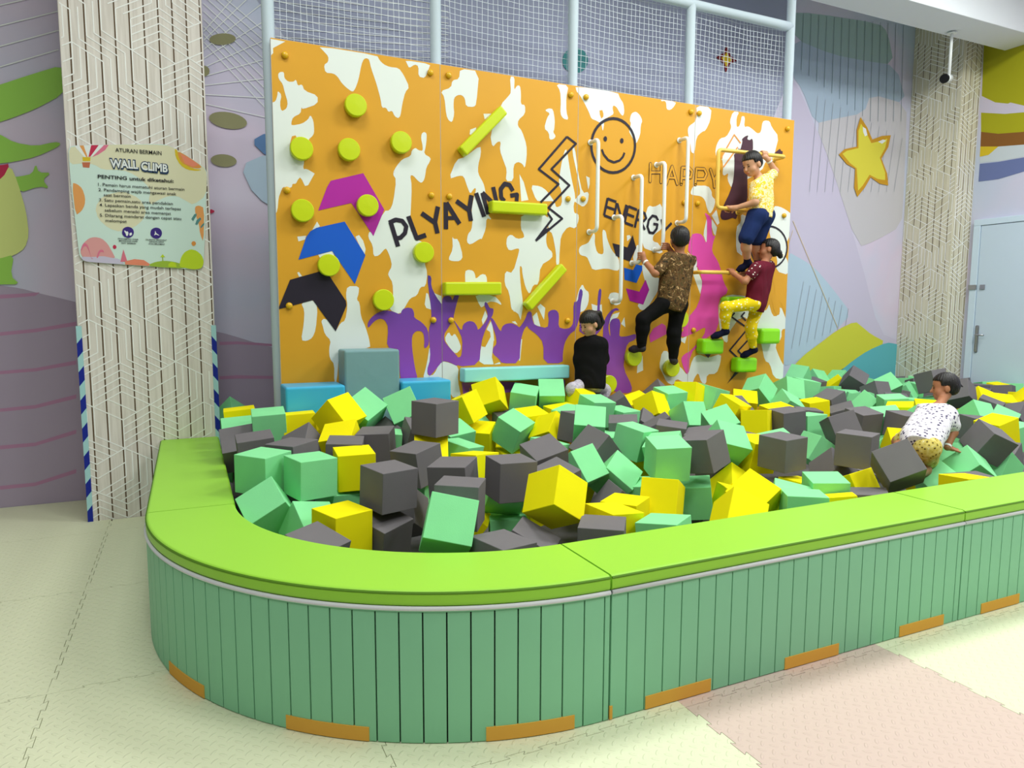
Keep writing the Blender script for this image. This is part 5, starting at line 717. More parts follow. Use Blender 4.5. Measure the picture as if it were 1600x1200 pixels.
# ------------------------------------------------------------------ helpers
def link_mesh(name, me, mats, parent=None, smooth=False):
    for mm in (mats if isinstance(mats, (list, tuple)) else [mats]):
        me.materials.append(mm)
    if smooth:
        for p in me.polygons: p.use_smooth = True
    o = bpy.data.objects.new(name, me); COL.objects.link(o)
    if parent is not None: o.parent = parent
    return o
def obj(name, bm, mats, parent=None, smooth=False):
    me = bpy.data.meshes.new(name); bm.normal_update(); bm.to_mesh(me); bm.free()
    return link_mesh(name, me, mats, parent, smooth)
def tag(o, label, cat, group=None, kind=None):
    if label: o['label'] = label
    if cat: o['category'] = cat
    if group: o['group'] = group
    if kind: o['kind'] = kind
    return o
def empty(name, loc=(0, 0, 0)):
    o = bpy.data.objects.new(name, None); COL.objects.link(o); o.location = loc
    o.empty_display_size = .1
    return o
def struct(o):
    o['kind'] = 'structure'; return o
def box(bm, lo, hi, bevel=0.0, seg=2, mi=0):
    ctr = [(a + b) / 2 for a, b in zip(lo, hi)]; sz = [b - a for a, b in zip(lo, hi)]
    r = bmesh.ops.create_cube(bm, size=1.0)
    bmesh.ops.scale(bm, vec=sz, verts=r['verts']); bmesh.ops.translate(bm, vec=ctr, verts=r['verts'])
    fs = {f for v in r['verts'] for f in v.link_faces}
    for f in fs: f.material_index = mi
    if bevel:
        es = list({e for v in r['verts'] for e in v.link_edges})
        rr = bmesh.ops.bevel(bm, geom=es, offset=bevel, segments=seg, affect='EDGES', profile=.5)
        for f in rr['faces']: f.material_index = mi
def oriented_box(bm, c, ax, size, bevel=0.0, seg=2):
    r = bmesh.ops.create_cube(bm, size=1.0)
    bmesh.ops.scale(bm, vec=size, verts=r['verts'])
    if bevel:
        es = list({e for v in r['verts'] for e in v.link_edges})
        rr = bmesh.ops.bevel(bm, geom=es, offset=bevel, segments=seg, affect='EDGES', profile=.5)
        vs = list({v for f in rr['faces'] for v in f.verts} | {v for v in r['verts'] if v.is_valid})
    else: vs = r['verts']
    mt = Matrix((ax[0], ax[1], ax[2])).transposed().to_4x4(); mt.translation = Vector(c)
    bmesh.ops.transform(bm, matrix=mt, verts=vs)
def round_path(P, r, n=6):
    P = [Vector(p) for p in P]; out = [P[0]]
    for i in range(1, len(P) - 1):
        a, b, c = P[i - 1], P[i], P[i + 1]
        u = (a - b).normalized(); v = (c - b).normalized()
        rr = min(r, (a - b).length * .45, (c - b).length * .45)
        p0, p1 = b + u * rr, b + v * rr
        for k in range(n + 1):
            t = k / n
            out.append((1 - t) ** 2 * p0 + 2 * t * (1 - t) * b + t * t * p1)
    out.append(P[-1]); return out
def tube(bm, path, r, seg=10, cap=True, mi=0):
    path = [Vector(p) for p in path]; rings = []
    t = (path[1] - path[0]).normalized()
    n = t.orthogonal().normalized()
    rad = r if isinstance(r, (list, tuple)) else [r] * len(path)
    for i, p in enumerate(path):
        if i == 0: tt = (path[1] - path[0])
        elif i == len(path) - 1: tt = path[-1] - path[-2]
        else: tt = path[i + 1] - path[i - 1]
        tt.normalize(); n = (n - tt * n.dot(tt)).normalized(); bn = tt.cross(n)
        rings.append([bm.verts.new(p + (n * math.cos(a) + bn * math.sin(a)) * rad[i]) for a in [2 * math.pi * k / seg for k in range(seg)]])
    for a, b in zip(rings[:-1], rings[1:]):
        for k in range(seg):
            f = bm.faces.new((a[k], a[(k + 1) % seg], b[(k + 1) % seg], b[k])); f.smooth = True; f.material_index = mi
    if cap:
        bm.faces.new(list(reversed(rings[0]))).material_index = mi; bm.faces.new(rings[-1]).material_index = mi
def lathe(bm, prof, mt, seg=24, mi=0, flat_top=False):
    """prof: list of (radius, height) about local z, closed with caps"""
    rings = []
    for r, z in prof:
        rings.append([bm.verts.new(mt @ Vector((r * math.cos(2 * math.pi * k / seg), r * math.sin(2 * math.pi * k / seg), z))) for k in range(seg)])
    for ri, (a, b) in enumerate(zip(rings[:-1], rings[1:])):
        for k in range(seg):
            f = bm.faces.new((a[k], a[(k + 1) % seg], b[(k + 1) % seg], b[k])); f.smooth = not (flat_top and ri >= len(rings) - 3); f.material_index = mi
    bm.faces.new(list(reversed(rings[0]))).material_index = mi; bm.faces.new(rings[-1]).material_index = mi
def chaikin(P):
    out = []
    for i in range(len(P)):
        a, b = P[i], P[(i + 1) % len(P)]
        out.append((a[0] * .78 + b[0] * .22, a[1] * .78 + b[1] * .22)); out.append((a[0] * .22 + b[0] * .78, a[1] * .22 + b[1] * .78))
    return out
def tris(P):
    v = [Vector((p[0], p[1], 0)) for p in P]
    return [[P[i] for i in t] for t in tessellate_polygon([v])]
def clip_poly(P, ax, val, keep_less):
    out = []
    for i in range(len(P)):
        a, b = P[i], P[(i + 1) % len(P)]
        da = (val - a[ax]) if keep_less else (a[ax] - val); db = (val - b[ax]) if keep_less else (b[ax] - val)
        if da >= 0: out.append(a)
        if (da > 0 and db < 0) or (da < 0 and db > 0):
            t = da / (da - db); out.append((a[0] + (b[0] - a[0]) * t, a[1] + (b[1] - a[1]) * t))
    return out
def clip_rect(P, x0, x1, z0, z1):
    for ax, val, kl in ((0, x0, False), (0, x1, True), (1, z0, False), (1, z1, True)):
        if len(P) < 3: return []
        P = clip_poly(P, ax, val, kl)
    return P if len(P) >= 3 else []
def flat_face(bm, P, fn, mi):
    """flat print facing the room: P in wall coordinates, fn maps to 3-D"""
    a = sum(P[i][0] * P[(i + 1) % len(P)][1] - P[(i + 1) % len(P)][0] * P[i][1] for i in range(len(P)))
    if abs(a) < 1e-9: return
    if a < 0: P = P[::-1]
    try:
        f = bm.faces.new([bm.verts.new(fn(*p)) for p in P]); f.material_index = mi
    except ValueError: pass
def stroke(P, w, closed=False):
    """polyline to a list of convex polygons of width w"""
    out = []; n = len(P)
    for i in range(n if closed else n - 1):
        a, b = P[i], P[(i + 1) % n]
        d = math.hypot(b[0] - a[0], b[1] - a[1])
        if d < 1e-6: continue
        nx, ny = -(b[1] - a[1]) / d * w / 2, (b[0] - a[0]) / d * w / 2
        out.append([(a[0] + nx, a[1] + ny), (b[0] + nx, b[1] + ny), (b[0] - nx, b[1] - ny), (a[0] - nx, a[1] - ny)])
    for i, p in enumerate(P):
        if closed or 0 < i < n - 1:
            out.append([(p[0] + w / 2 * math.cos(k * math.pi / 4), p[1] + w / 2 * math.sin(k * math.pi / 4)) for k in range(8)])
    return out
def caps(P, w):
    return [[(p[0] + w / 2 * math.cos(k * math.pi / 6), p[1] + w / 2 * math.sin(k * math.pi / 6)) for k in range(12)] for p in (P[0], P[-1])]

# ------------------------------------------------------------------ setting: floor, walls, columns, ceiling
YB = 6.43; CY = 5.74; XR = 9.1; ZC = 5.3
bm = bmesh.new(); box(bm, (-6, -4, -.1), (XR + .2, YB + .2, -.014)); struct(obj('floor', bm, M['subfloor']))
bm = bmesh.new(); box(bm, (-6, -4, ZC), (XR + .2, YB + .2, ZC + .1)); struct(obj('ceiling', bm, M['ceiling']))

names = []
def mslot(k):
    if k not in names: names.append(k)
    return names.index(k)
names.append('mural')
bm = bmesh.new(); box(bm, (-6, YB, -.014), (XR + .2, YB + .12, ZC), mi=0)
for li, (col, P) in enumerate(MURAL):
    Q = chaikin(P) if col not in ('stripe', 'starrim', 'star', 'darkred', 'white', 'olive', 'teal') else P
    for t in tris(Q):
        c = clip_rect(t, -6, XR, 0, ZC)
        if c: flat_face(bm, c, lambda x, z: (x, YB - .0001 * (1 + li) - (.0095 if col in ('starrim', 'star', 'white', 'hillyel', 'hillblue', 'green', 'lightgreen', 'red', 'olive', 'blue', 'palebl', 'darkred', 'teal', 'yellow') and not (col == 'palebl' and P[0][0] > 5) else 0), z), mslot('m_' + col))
for li, (col, w, a, b) in enumerate(MLINES):
    for q in stroke([a, b], w):
        c = clip_rect(q, -6, XR, 0, ZC)
        if c: flat_face(bm, c, lambda x, z: (x, YB - .0085 - .00002 * li, z), mslot('m_' + col))
struct(obj('wall_back', bm, [M[k] for k in names]))

# right wall with the painted rainbow, door opening filled by the door
names = ['mural']
bm = bmesh.new(); box(bm, (XR, -4, -.014), (XR + .12, YB, ZC), mi=0)
for li, (col, P) in enumerate(WALLR):
    for t in tris(P):
        q = [(-p[0], p[1]) for p in t]
        flat_face(bm, q, lambda x, z: (XR - .0004 * (1 + li), -x, z), mslot('m_' + col))
struct(obj('wall_right', bm, [M[k] for k in names]))

# columns: planks with dark gaps and printed white line work
def column_face(bm, x0, x1, z0, z1, fn, gap_step, a, mi_gap, mi_line, off):
    x = x0 + gap_step * .55
    while x < x1:
        flat_face(bm, [(x - .0045, z0), (x + .0045, z0), (x + .0045, z1), (x - .0045, z1)], lambda u, v: fn(u, v, .0006), mi_gap); x += gap_step
    w = .0078; hh = a * math.sqrt(3) / 2
    # tumbling-block tiling: each rhomb carries stripes parallel to one pair of its sides
    E = [(0, a), (-hh, -a / 2), (hh, -a / 2)]
    seen = set(); cnt = [0]
    rows = int((z1 - z0) / (1.5 * a)) + 3; cols = int((x1 - x0) / (2 * hh)) + 3
    for r in range(-1, rows):
        for c in range(-1, cols):
            cx = x0 + off + c * 2 * hh + (hh if r % 2 else 0); cz = z0 + r * 1.5 * a
            for k in range(3):
                p, q = E[k], E[(k + 1) % 3]
                s0 = (r + c + k) % 3
                if s0 == 2: p, q = q, p
                n = 4 if s0 != 1 else 2
                for i in range(n + 1):
                    t = i / n
                    A = (cx + p[0] * t, cz + p[1] * t); B = (A[0] + q[0], A[1] + q[1])
                    key = tuple(sorted(((round(A[0], 3), round(A[1], 3)), (round(B[0], 3), round(B[1], 3)))))
                    if key in seen: continue
                    seen.add(key); cnt[0] += 1; dz = .0012 + .00006 * (cnt[0] % 17)
                    for qd in stroke([A, B], w):
                        cc = clip_rect(qd, x0, x1, z0, z1)
                        if cc: flat_face(bm, cc, lambda u, v: fn(u, v, dz), mi_line)
CMATS = [M['plank'], M['plank_gap'], M['plank_line']]
CX0, CX1 = -.705, .184
bm = bmesh.new(); box(bm, (CX0, CY, -.014), (CX1, YB - .001, ZC - .002), bevel=.004)
column_face(bm, CX0 + .01, CX1 - .01, 0, ZC - .01, lambda u, v, d: (u, CY - d, v), .0905, .208, 1, 2, .06)
column_face(bm, -(YB - .01), -(CY + .01), 0, ZC - .01, lambda u, v, d: (CX1 + d, u * -1 + 0, v) if False else (CX0 - d, -u, v), .0905, .208, 1, 2, .06)
struct(obj('wall_column_left', bm, CMATS))
RX0, RY = 8.74, 5.76
bm = bmesh.new(); box(bm, (RX0, RY, -.014), (XR - .001, YB - .001, ZC - .002), bevel=.004)
column_face(bm, RX0 + .01, XR - .01, 0, ZC - .01, lambda u, v, d: (u, RY - d, v), .0905, .208, 1, 2, .02)
column_face(bm, -(YB - .01), -(RY + .01), 0, ZC - .01, lambda u, v, d: (RX0 - d, -u, v), .0905, .208, 1, 2, .05)
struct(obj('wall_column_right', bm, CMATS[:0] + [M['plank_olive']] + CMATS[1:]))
# beam across the room in front of the columns
bm = bmesh.new(); box(bm, (4.95, 5.07, 4.67), (XR - .002, 5.5, ZC - .001), bevel=.006); struct(obj('ceiling_beam', bm, M['beam']))

# door in the right wall
d = empty('door_1', (XR, 5.2, 0)); struct(d)
bm = bmesh.new(); box(bm, (XR - .045, 4.70, .004), (XR - .004, 5.60, 2.60), bevel=.004); lf = obj('door_leaf', bm, M['door'])
bm = bmesh.new()
box(bm, (XR - .055, 5.605, 0), (XR - .003, 5.69, 2.604), bevel=.004); box(bm, (XR - .055, 4.61, 0), (XR - .003, 4.695, 2.604), bevel=.004)
box(bm, (XR - .055, 4.61, 2.605), (XR - .003, 5.69, 2.68), bevel=.004)
fr = obj('door_frame', bm, M['door_frame'])
bm = bmesh.new()
box(bm, (XR - .06, 5.535, 1.02), (XR - .046, 5.575, 1.36), bevel=.012, seg=3)
tube(bm, round_path([(XR - .05, 5.555, 1.24), (XR - .10, 5.555, 1.24), (XR - .105, 5.44, 1.24)], .02), .011)
hn = obj('door_handle', bm, M['steel'])
bm = bmesh.new(); box(bm, (XR - .07, 5.60, 1.81), (XR - .05, 5.70, 1.87), bevel=.004); box(bm, (XR - .06, 5.50, 1.81), (XR - .046, 5.56, 1.87), bevel=.004)
la = obj('door_latch', bm, M['steel'])
for o_ in (lf, fr, hn, la):
    o_.parent = d; o_.matrix_parent_inverse = Matrix.Translation((-XR, -5.2, 0))

def adopt(root, *objs):
    for o in objs:
        o.parent = root; o.matrix_parent_inverse = Matrix.Translation(-root.location)

# ------------------------------------------------------------------ foam floor mats
PX, PY, PP = 1.692, 2.04, 1.132
def tooth_edge(L, sgn, gap):
    """points (t, offset) of an interlocking edge of length L"""
    n = 18; st = L / n; a = .016; pts = [(0, 0)]
    for i in range(n):
        if i % 2 == 0 and 0 < i < n - 1:
            t0 = i * st; pts += [(t0 + .10 * st, 0), (t0 - .10 * st, a), (t0 + 1.10 * st, a), (t0 + .90 * st, 0)]
    pts.append((L, 0))
    return [(t, o_ + gap * sgn) for t, o_ in pts]
def mat_tile(k, j, label, pink, ymax=None, group=None):
    x0, y0 = PX + k * PP, PY + j * PP; x1, y1 = x0 + PP, y0 + PP
    g = .0012; P = []
    cut = ymax is not None
    if cut: y1 = ymax
    P += [(x0 + t, y0 + o_) for t, o_ in tooth_edge(PP, 1, g)]
    right = [(x1 + o_, y0 + t) for t, o_ in tooth_edge(PP, -1, g)]
    left = [(x0 + o_, y0 + t) for t, o_ in tooth_edge(PP, 1, g)]
    if cut:
        right = [p for p in right if p[1] < y1 - .02] + [(x1 - g, y1)]; left = [p for p in left if p[1] < y1 - .02] + [(x0 + g, y1)]
        top = []
    else: top = [(x0 + t, y1 + o_) for t, o_ in tooth_edge(PP, -1, g)]
    P += right[1:] + [p for p in reversed(top)][1:-1] + [p for p in reversed(left)][:-1]
    bm = bmesh.new(); lo = []; hi = []
    Q = [P[0]]
    for p in P[1:]:
        if math.hypot(p[0] - Q[-1][0], p[1] - Q[-1][1]) > 1e-4: Q.append(p)
    cx, cy = (x0 + x1) / 2, (y0 + y1) / 2
    lo = [bm.verts.new((p[0] - cx, p[1] - cy, 0)) for p in Q]; hi = [bm.verts.new((p[0] - cx, p[1] - cy, .014)) for p in Q]
    for i in range(len(Q)): bm.faces.new((lo[i], lo[(i + 1) % len(Q)], hi[(i + 1) % len(Q)], hi[i]))
    for t in tessellate_polygon([[Vector((v.co.x, v.co.y, 0)) for v in hi]]):
        try: 
            f = bm.faces.new([hi[i] for i in t]); f.normal_update()
            if f.normal.z < 0: f.normal_flip()
        except ValueError: pass
    o = obj('floor_mat', bm, M['mat_pink' if pink else 'mat_beige']); o.location = (cx, cy, -.014)
    tag(o, label, 'mat', group)
MG = 'interlocking foam floor mats'
for k, j, lb, pk, ym in [
    (-1, -1, 'beige foam floor mat in front of the curved end of the green fence', 0, None),
    (0, -1, 'dusty pink foam floor mat in the foreground, only pink mat in full view', 1, None),
    (1, -1, 'beige foam floor mat directly right of the dusty pink mat', 0, None),
    (2, -1, 'beige foam floor mat at the lower right edge of the photo', 0, None),
    (-2, 0, 'beige foam floor mat left of the curved fence, nearest the lower left corner', 0, None),
    (-1, 0, 'beige foam floor mat mostly under the curved fence', 0, None),
    (0, 0, 'dusty pink foam floor mat showing only as a thin strip along the fence foot', 1, None),
    (1, 0, 'beige foam floor mat seen as a thin strip below the right fence seam', 0, None),
    (2, 0, 'beige foam floor mat seen as a thin strip at the far right fence foot', 0, None),
    (-3, 0, 'beige foam floor mat at the left photo edge, nearest of the left row', 0, None),
    (-3, 1, 'beige foam floor mat at the left photo edge, second nearest of the left row', 0, None),
    (-2, 1, 'beige foam floor mat beside the curve where the left rim bends', 0, None),
    (-3, 2, 'beige foam floor mat at the left photo edge, one short of the mural wall', 0, None),
    (-2, 2, 'beige foam floor mat before the left wooden column, beside the straight rim', 0, None),
    (-3, 3, 'beige foam floor mat touching the mural wall at far left', 0, 6.425),
    (-2, 3, 'narrow beige foam floor mat at the foot of the left wooden column', 0, 5.735)]:
    mat_tile(k, j, lb, pk, ym, MG)

# ------------------------------------------------------------------ padded fence
H0, HT = .503, .5625
def sweep(bm, stations, prof, closed=True, mi=0, smooth=False, caps_=True):
    """stations: (point on the outer line, inward normal); prof: (depth inward, z)"""
    rings = [[bm.verts.new((p[0] + n[0] * dd, p[1] + n[1] * dd, z)) for dd, z in prof] for p, n in stations]
    L = len(prof)
    for a, b in zip(rings[:-1], rings[1:]):
        for k in range(L):
            f = bm.faces.new((a[k], b[k], b[(k + 1) % L], a[(k + 1) % L])); f.material_index = mi; f.smooth = smooth
    if caps_:
        bm.faces.new(rings[0]).material_index = mi; bm.faces.new(list(reversed(rings[-1]))).material_index = mi
def rr_prof(d0, d1, z0, z1, r, n=4):
    P = []
    for cx, cz, a0 in ((d1 - r, z0 + r, -90), (d1 - r, z1 - r, 0), (d0 + r, z1 - r, 90), (d0 + r, z0 + r, 180)):
        for k in range(n + 1):
            a = math.radians(a0 + 90 * k / n); P.append((cx + r * math.cos(a), cz + r * math.sin(a)))
    return P
AC = (1.372, 3.682); AR = 1.592
def path_left(s): return ((-.2200, 5.735 - s), (1, 0))
def path_arc(s):
    a = math.pi + s / AR
    rr = 1.6 + (1.582 - 1.6) * math.sin(min(1, s / (AR * math.pi / 2)) * math.pi / 2)
    return ((AC[0] + AR * 1.0 * math.cos(a) * (1.602 / 1.582 if False else 1.0), AC[1] + AR * math.sin(a)), (-math.cos(a), -math.sin(a)))
def path_front(x0):
    return lambda s: ((x0 + s, 2.09), (0, 1))
def fence(path, L, width, label, strips, curved, root_at, first_slat=.0):
    g = .003
    N = 40 if curved else 1
    def st(a, b, n): return [path(a + (b - a) * i / n) for i in range(n + 1)]
    root = empty('padded_fence', root_at); tag(root, label, 'fence', 'padded fence sections around the foam pit')
    parts = []
    bm = bmesh.new(); sweep(bm, st(g, L - g, N), rr_prof(0, width, H0, HT, .016), smooth=False)
    parts.append(obj('cushion_top', bm, M['lime_vinyl']))
    bm = bmesh.new()
    sweep(bm, st(g, L - g, N), [(-.0012, HT - .0115), (-.0012, HT - .0085), (.004, HT - .004), (.006, HT - .0115)])
    parts.append(obj('seam', bm, M['seam']))
    bm = bmesh.new(); sweep(bm, st(g * 2, L - g * 2, N), [(.010, 0.002), (width - .012, .002), (width - .012, H0), (.010, H0)])
    parts.append(obj('core', bm, M['groove']))
    bm = bmesh.new(); sweep(bm, st(g, L - g, N), [(width - .011, .002), (width - .001, .002), (width - .001, H0), (width - .011, H0)])
    parts.append(obj('inner_panel', bm, M['lime_vinyl']))
    bm = bmesh.new(); s = first_slat; sp = .0838
    edges = [g] + [x for x in [first_slat + i * sp for i in range(40)] if g + .01 < x < L - .012] + [L - g]
    for a, b in zip(edges[:-1], edges[1:]):
        a2 = a + (.0028 if a > g else 0); b2 = b - (.0028 if b < L - g else 0)
        sweep(bm, st(a2, b2, 2 if curved else 1), [(.0025, .002), (.02, .002), (.02, .488), (.0025, .488), (0, .484), (0, .006)])
    sweep(bm, st(g, L - g, N), [(.0, .486), (.02, .486), (.02, H0), (.0, H0)])
    parts.append(obj('side_panel', bm, M['slat']))
    bm = bmesh.new(); 
    sweep(bm, st(g, L - g, N), [(.004 + .0085 * math.cos(t) - .004, .499 + .0085 * math.sin(t)) for t in [2 * math.pi * k / 8 for k in range(8)]], smooth=True)
    parts.append(obj('piping', bm, M['piping']))
    for a, b in strips:
        bm = bmesh.new(); sweep(bm, st(a, b, 8 if curved else 1), [(-.003, .004), (.004, .004), (.004, .056), (-.003, .056)])
        parts.append(obj('orange_strip', bm, M['velcro']))
    adopt(root, *parts)
    return root
LA = AR * math.pi / 2
fence(path_left, 2.053, .400, 'straight lime-topped padded fence section running back to the left wooden column', [], False, (-.03, 4.7, 0), .03)
def ang(a0, a1): return (math.radians(180 + a0) * AR, math.radians(180 + a1) * AR)
fence(path_arc, LA, .398, 'curved lime-topped padded fence section in the left foreground', [ang(-160.5, -149.5), ang(-133.9, -122.1), ang(-107.1, -95.2)], True, (.3, 2.7, 0), .045)
fence(path_front(1.375), 2.04, .397, 'straight lime-topped padded fence section between the curve and the right seam', [(.0, .012), (.162, .481), (.883, 1.206), (1.609, 1.929)], False, (2.39, 2.28, 0), .073)
fence(path_front(3.418), 2.04, .397, 'straight lime-topped padded fence section leaving the photo at right', [(.18, .50), (.883, 1.206), (1.609, 1.929)], False, (4.43, 2.28, 0), .06)

bm = bmesh.new()
P = [(.20, 6.42), (.20, 3.67)] + [(1.372 - 1.165 * math.cos(a), 3.67 - 1.165 * math.sin(a)) for a in [math.pi / 2 * k / 16 for k in range(1, 17)]] + [(XR - .01, 2.505), (XR - .01, 5.74), (8.72, 5.74), (8.72, 6.42), (5.55, 6.42), (5.55, 5.16), (1.80, 5.16), (1.80, 4.86), (.56, 4.86), (.56, 6.42)]
lo = [bm.verts.new((p[0], p[1], .0)) for p in P]; hi = [bm.verts.new((p[0], p[1], .13)) for p in P]
for i in range(len(P)): bm.faces.new((lo[i], lo[(i + 1) % len(P)], hi[(i + 1) % len(P)], hi[i]))
for t in tessellate_polygon([[Vector((v.co.x, v.co.y, 0)) for v in hi]]):
    f = bm.faces.new([hi[i] for i in t]); f.normal_update()
    if f.normal.z < 0: f.normal_flip()
struct(obj('pit_floor', bm, M['foam_k']))

# ------------------------------------------------------------------ climbing wall
YW = 5.2; WX = [.5876, 1.8030, 3.0044, 4.2150, 5.4160]; WZ = 3.37
wall = empty('climbing_board', (3.0, YW + .03, 0))
tag(wall, 'orange and white climbing wall with holds, printed letters and figures', 'climbing wall')
PM = {'w': 'wall_white', 'o': 'orange', 'p': 'purple', 'k': 'ink', 'b': 'blueprint', 'm': 'magenta', 'h': 'pink', 'r': 'maroon', 'oo': 'outline_orange'}
PK = ['orange', 'board_edge'] + [v for k, v in PM.items() if v != 'orange']
def shapes():
    for kind, col, wd, P in PRINTS:
        layer = {'w': 1, 'o': 2, 'p': 3, 'h': 3, 'm': 4, 'b': 4, 'r': 4, 'k': 5}[col]
        mt_ = PM[col]
        if kind == 'poly':
            Q = chaikin(P) if len(P) > 7 and col not in 'kbm' else P
            yield layer, mt_, tris(Q)
        elif kind == 'ring': yield 6, mt_, stroke(P, wd, True)
        elif kind == 'dot': yield 6, mt_, tris(P)
        elif kind == 'line':
            yield (6 if col == 'k' else 5), ('outline_orange' if col == 'o' else mt_), stroke(P, wd)
        elif kind == 'outl':
            yield 6, 'ink', stroke(P, wd) + caps(P, wd)
            yield 7, 'orange', stroke(P, wd * .66) + caps(P, wd * .66)
ALL = list(shapes())
panels = []
for i in range(4):
    x0, x1 = WX[i] + .0014, WX[i + 1] - .0014
    bm = bmesh.new(); box(bm, (x0, YW, 0), (x1, YW + .04, WZ), mi=1)
    flat_face(bm, [(x0 + .001, .001), (x1 - .001, .001), (x1 - .001, WZ - .001), (x0 + .001, WZ - .001)], lambda x, z: (x, YW - .0004, z), 0)
    for si, (layer, mk, polys) in enumerate(ALL):
        for pi, p in enumerate(polys):
            jit = .00006 * (si % 6) if len(p) == 3 else .00005 * ((si + pi) % 9)
            c = clip_rect(p, x0 + .0012, x1 - .0012, 0, WZ - .0012)
            if c: flat_face(bm, c, lambda x, z: (x, YW - .0004 - .0006 * layer - jit, z), PK.index(mk))
    panels.append(obj('panel', bm, [M[k] for k in PK]))
adopt(wall, *panels)
def face_mt(x, y, z):   # local z axis points out of the wall (towards -y)
    return Matrix(((1, 0, 0, x), (0, 0, -1, y), (0, 1, 0, z), (0, 0, 0, 1)))
for (x, z) in BOLTS:
    i = max(k for k in range(4) if WX[k] <= max(x, WX[0]))
    bm = bmesh.new(); lathe(bm, [(.024, 0), (.024, .008), (.02, .018), (.01, .023), (.001, .024)], face_mt(x, YW - .0045, z), 14)
    b = obj('bolt', bm, M['bolt'], panels[i])
for (x, z) in HOLDS:
    bm = bmesh.new(); lathe(bm, [(.070, 0), (.077, .006), (.079, .05), (.0775, .058), (.073, .062), (.001, .0635)], face_mt(x, YW - .004, z), 28, flat_top=True)
    adopt(wall, obj('round_hold', bm, M['hold']))
def bar_hold(Q, name, mt_, depth, bev, parent):
    P = [Vector((q[0], 0, q[1])) for q in Q]
    c = sum(P, Vector()) / 4
    u = ((P[1] + P[2]) - (P[0] + P[3])).normalized(); v = Vector((0, 1, 0)); w = u.cross(v)
    L = ((P[1] + P[2]) - (P[0] + P[3])).length / 2; Hh = ((P[0] + P[1]) - (P[2] + P[3])).length / 2
    if name == 'bar_hold':
        a = (P[0] - P[1]).length; b = (P[1] - P[2]).length
        u = (P[1] - P[2]).normalized() if b > a else (P[1] - P[0]).normalized(); w = u.cross(v); L, Hh = max(a, b), min(a, b)
    bm = bmesh.new(); oriented_box(bm, (c.x, YW - .004 - depth / 2, c.z), (u, v, w), (L, depth, Hh), bev, 3)
    for f in bm.faces: f.smooth = False
    o = obj(name, bm, mt_); adopt(parent, o); return o
for Q in LIME_BARS: bar_hold(Q, 'bar_hold', M['hold'], .085, .014, wall)
for Q in BLOCK_HOLDS: bar_hold(Q, 'block_hold', M['hold_green'], .115, .028, wall)
bm = bmesh.new(); box(bm, (1.945, 5.085, .965), (2.89, YW - .004, 1.075), bevel=.012, seg=3)
o = obj('foam_bar', bm, M['aqua_vinyl']); adopt(wall, o); o['label'] = 'long light blue foam bar'
for (x, z1, z0) in GRABS:
    bm = bmesh.new()
    tube(bm, round_path([(x, YW - .003, z1), (x, YW - .13, z1), (x, YW - .13, z0), (x, YW - .003, z0)], .045), .0165, 12)
    for z in (z0, z1): lathe(bm, [(.025, 0), (.025, .005), (.021, .008), (.017, .010)], face_mt(x, YW - .003, z), 16)
    adopt(wall, obj('grab_bar', bm, M['white_tube']))
bm = bmesh.new()
a, b, c, dd = [Vector(p) for p in CBAR]
tube(bm, round_path([(a.x, YW - .003, a.z), a, b, c, dd, (dd.x, YW - .003, dd.z)], .04), .0175, 12)
for p in (a, dd): lathe(bm, [(.025, 0), (.025, .005), (.021, .008), (.017, .010)], face_mt(p.x, YW - .003, p.z), 16)
o = obj('grab_bar', bm, M['yellow_tube']); adopt(wall, o); o['label'] = 'yellow bent grab bar'
bm = bmesh.new()
a, b = [Vector(p) for p in FOOTBAR]
tube(bm, round_path([(a.x, YW - .003, a.z), a, b, (b.x, YW - .003, b.z)], .04), .0175, 12)
for p in (a, b): lathe(bm, [(.025, 0), (.025, .005), (.021, .008), (.017, .010)], face_mt(p.x, YW - .003, p.z), 16)
o = obj('grab_bar', bm, M['yellow_tube']); adopt(wall, o); o['label'] = 'short straight yellow bar underfoot'

# padded steel frame behind the wall and the net above it
FY = 5.30
frame = empty('steel_frame', (3.0, FY, 0)); tag(frame, 'pale blue padded pipe frame behind the climbing wall, holding the net', 'frame')
for i, x in enumerate(WX):
    bm = bmesh.new(); n = 24
    P = [(x, FY, .0 + (ZC - .01) * k / n) for k in range(n + 1)]
    tube(bm, P, [.042 + .0015 * random.uniform(-1, 1) for _ in P], 16)
    adopt(frame, obj('post', bm, M['post']))
bm = bmesh.new(); n = 24
P = [(WX[0] + (WX[4] - WX[0]) * k / n, FY, 4.265) for k in range(n + 1)]
tube(bm, P, [.042 + .0015 * random.uniform(-1, 1) for _ in P], 16)
adopt(frame, obj('crossbar', bm, M['post']))
bm = bmesh.new()
def strand(P, r=.0018):
    tube(bm, P, r, 4, False)
nx = int((WX[4] - WX[0]) / .045); nz = int((4.24 - 3.35) / .045)
for k in range(1, nx):
    x = WX[0] + (WX[4] - WX[0]) * k / nx
    strand([(x + .004 * math.sin(k * 1.3 + t * .5), FY + .055 + .006 * math.sin(k * .7 + t), 3.33 + (4.25 - 3.33) * t / 8) for t in range(9)])
for k in range(nz + 1):
    z = 3.35 + (4.24 - 3.35) * k / nz
    strand([(WX[0] + (WX[4] - WX[0]) * t / 40, FY + .055 + .006 * math.sin(k * .9 + t * .8), z - .014 * math.sin(math.pi * ((t % 10) / 10)) + .003 * math.sin(t * 2.1 + k)) for t in range(41)])
o = obj('safety_net', bm, M['net']); tag(o, 'white square-mesh safety net above the climbing wall', 'net')

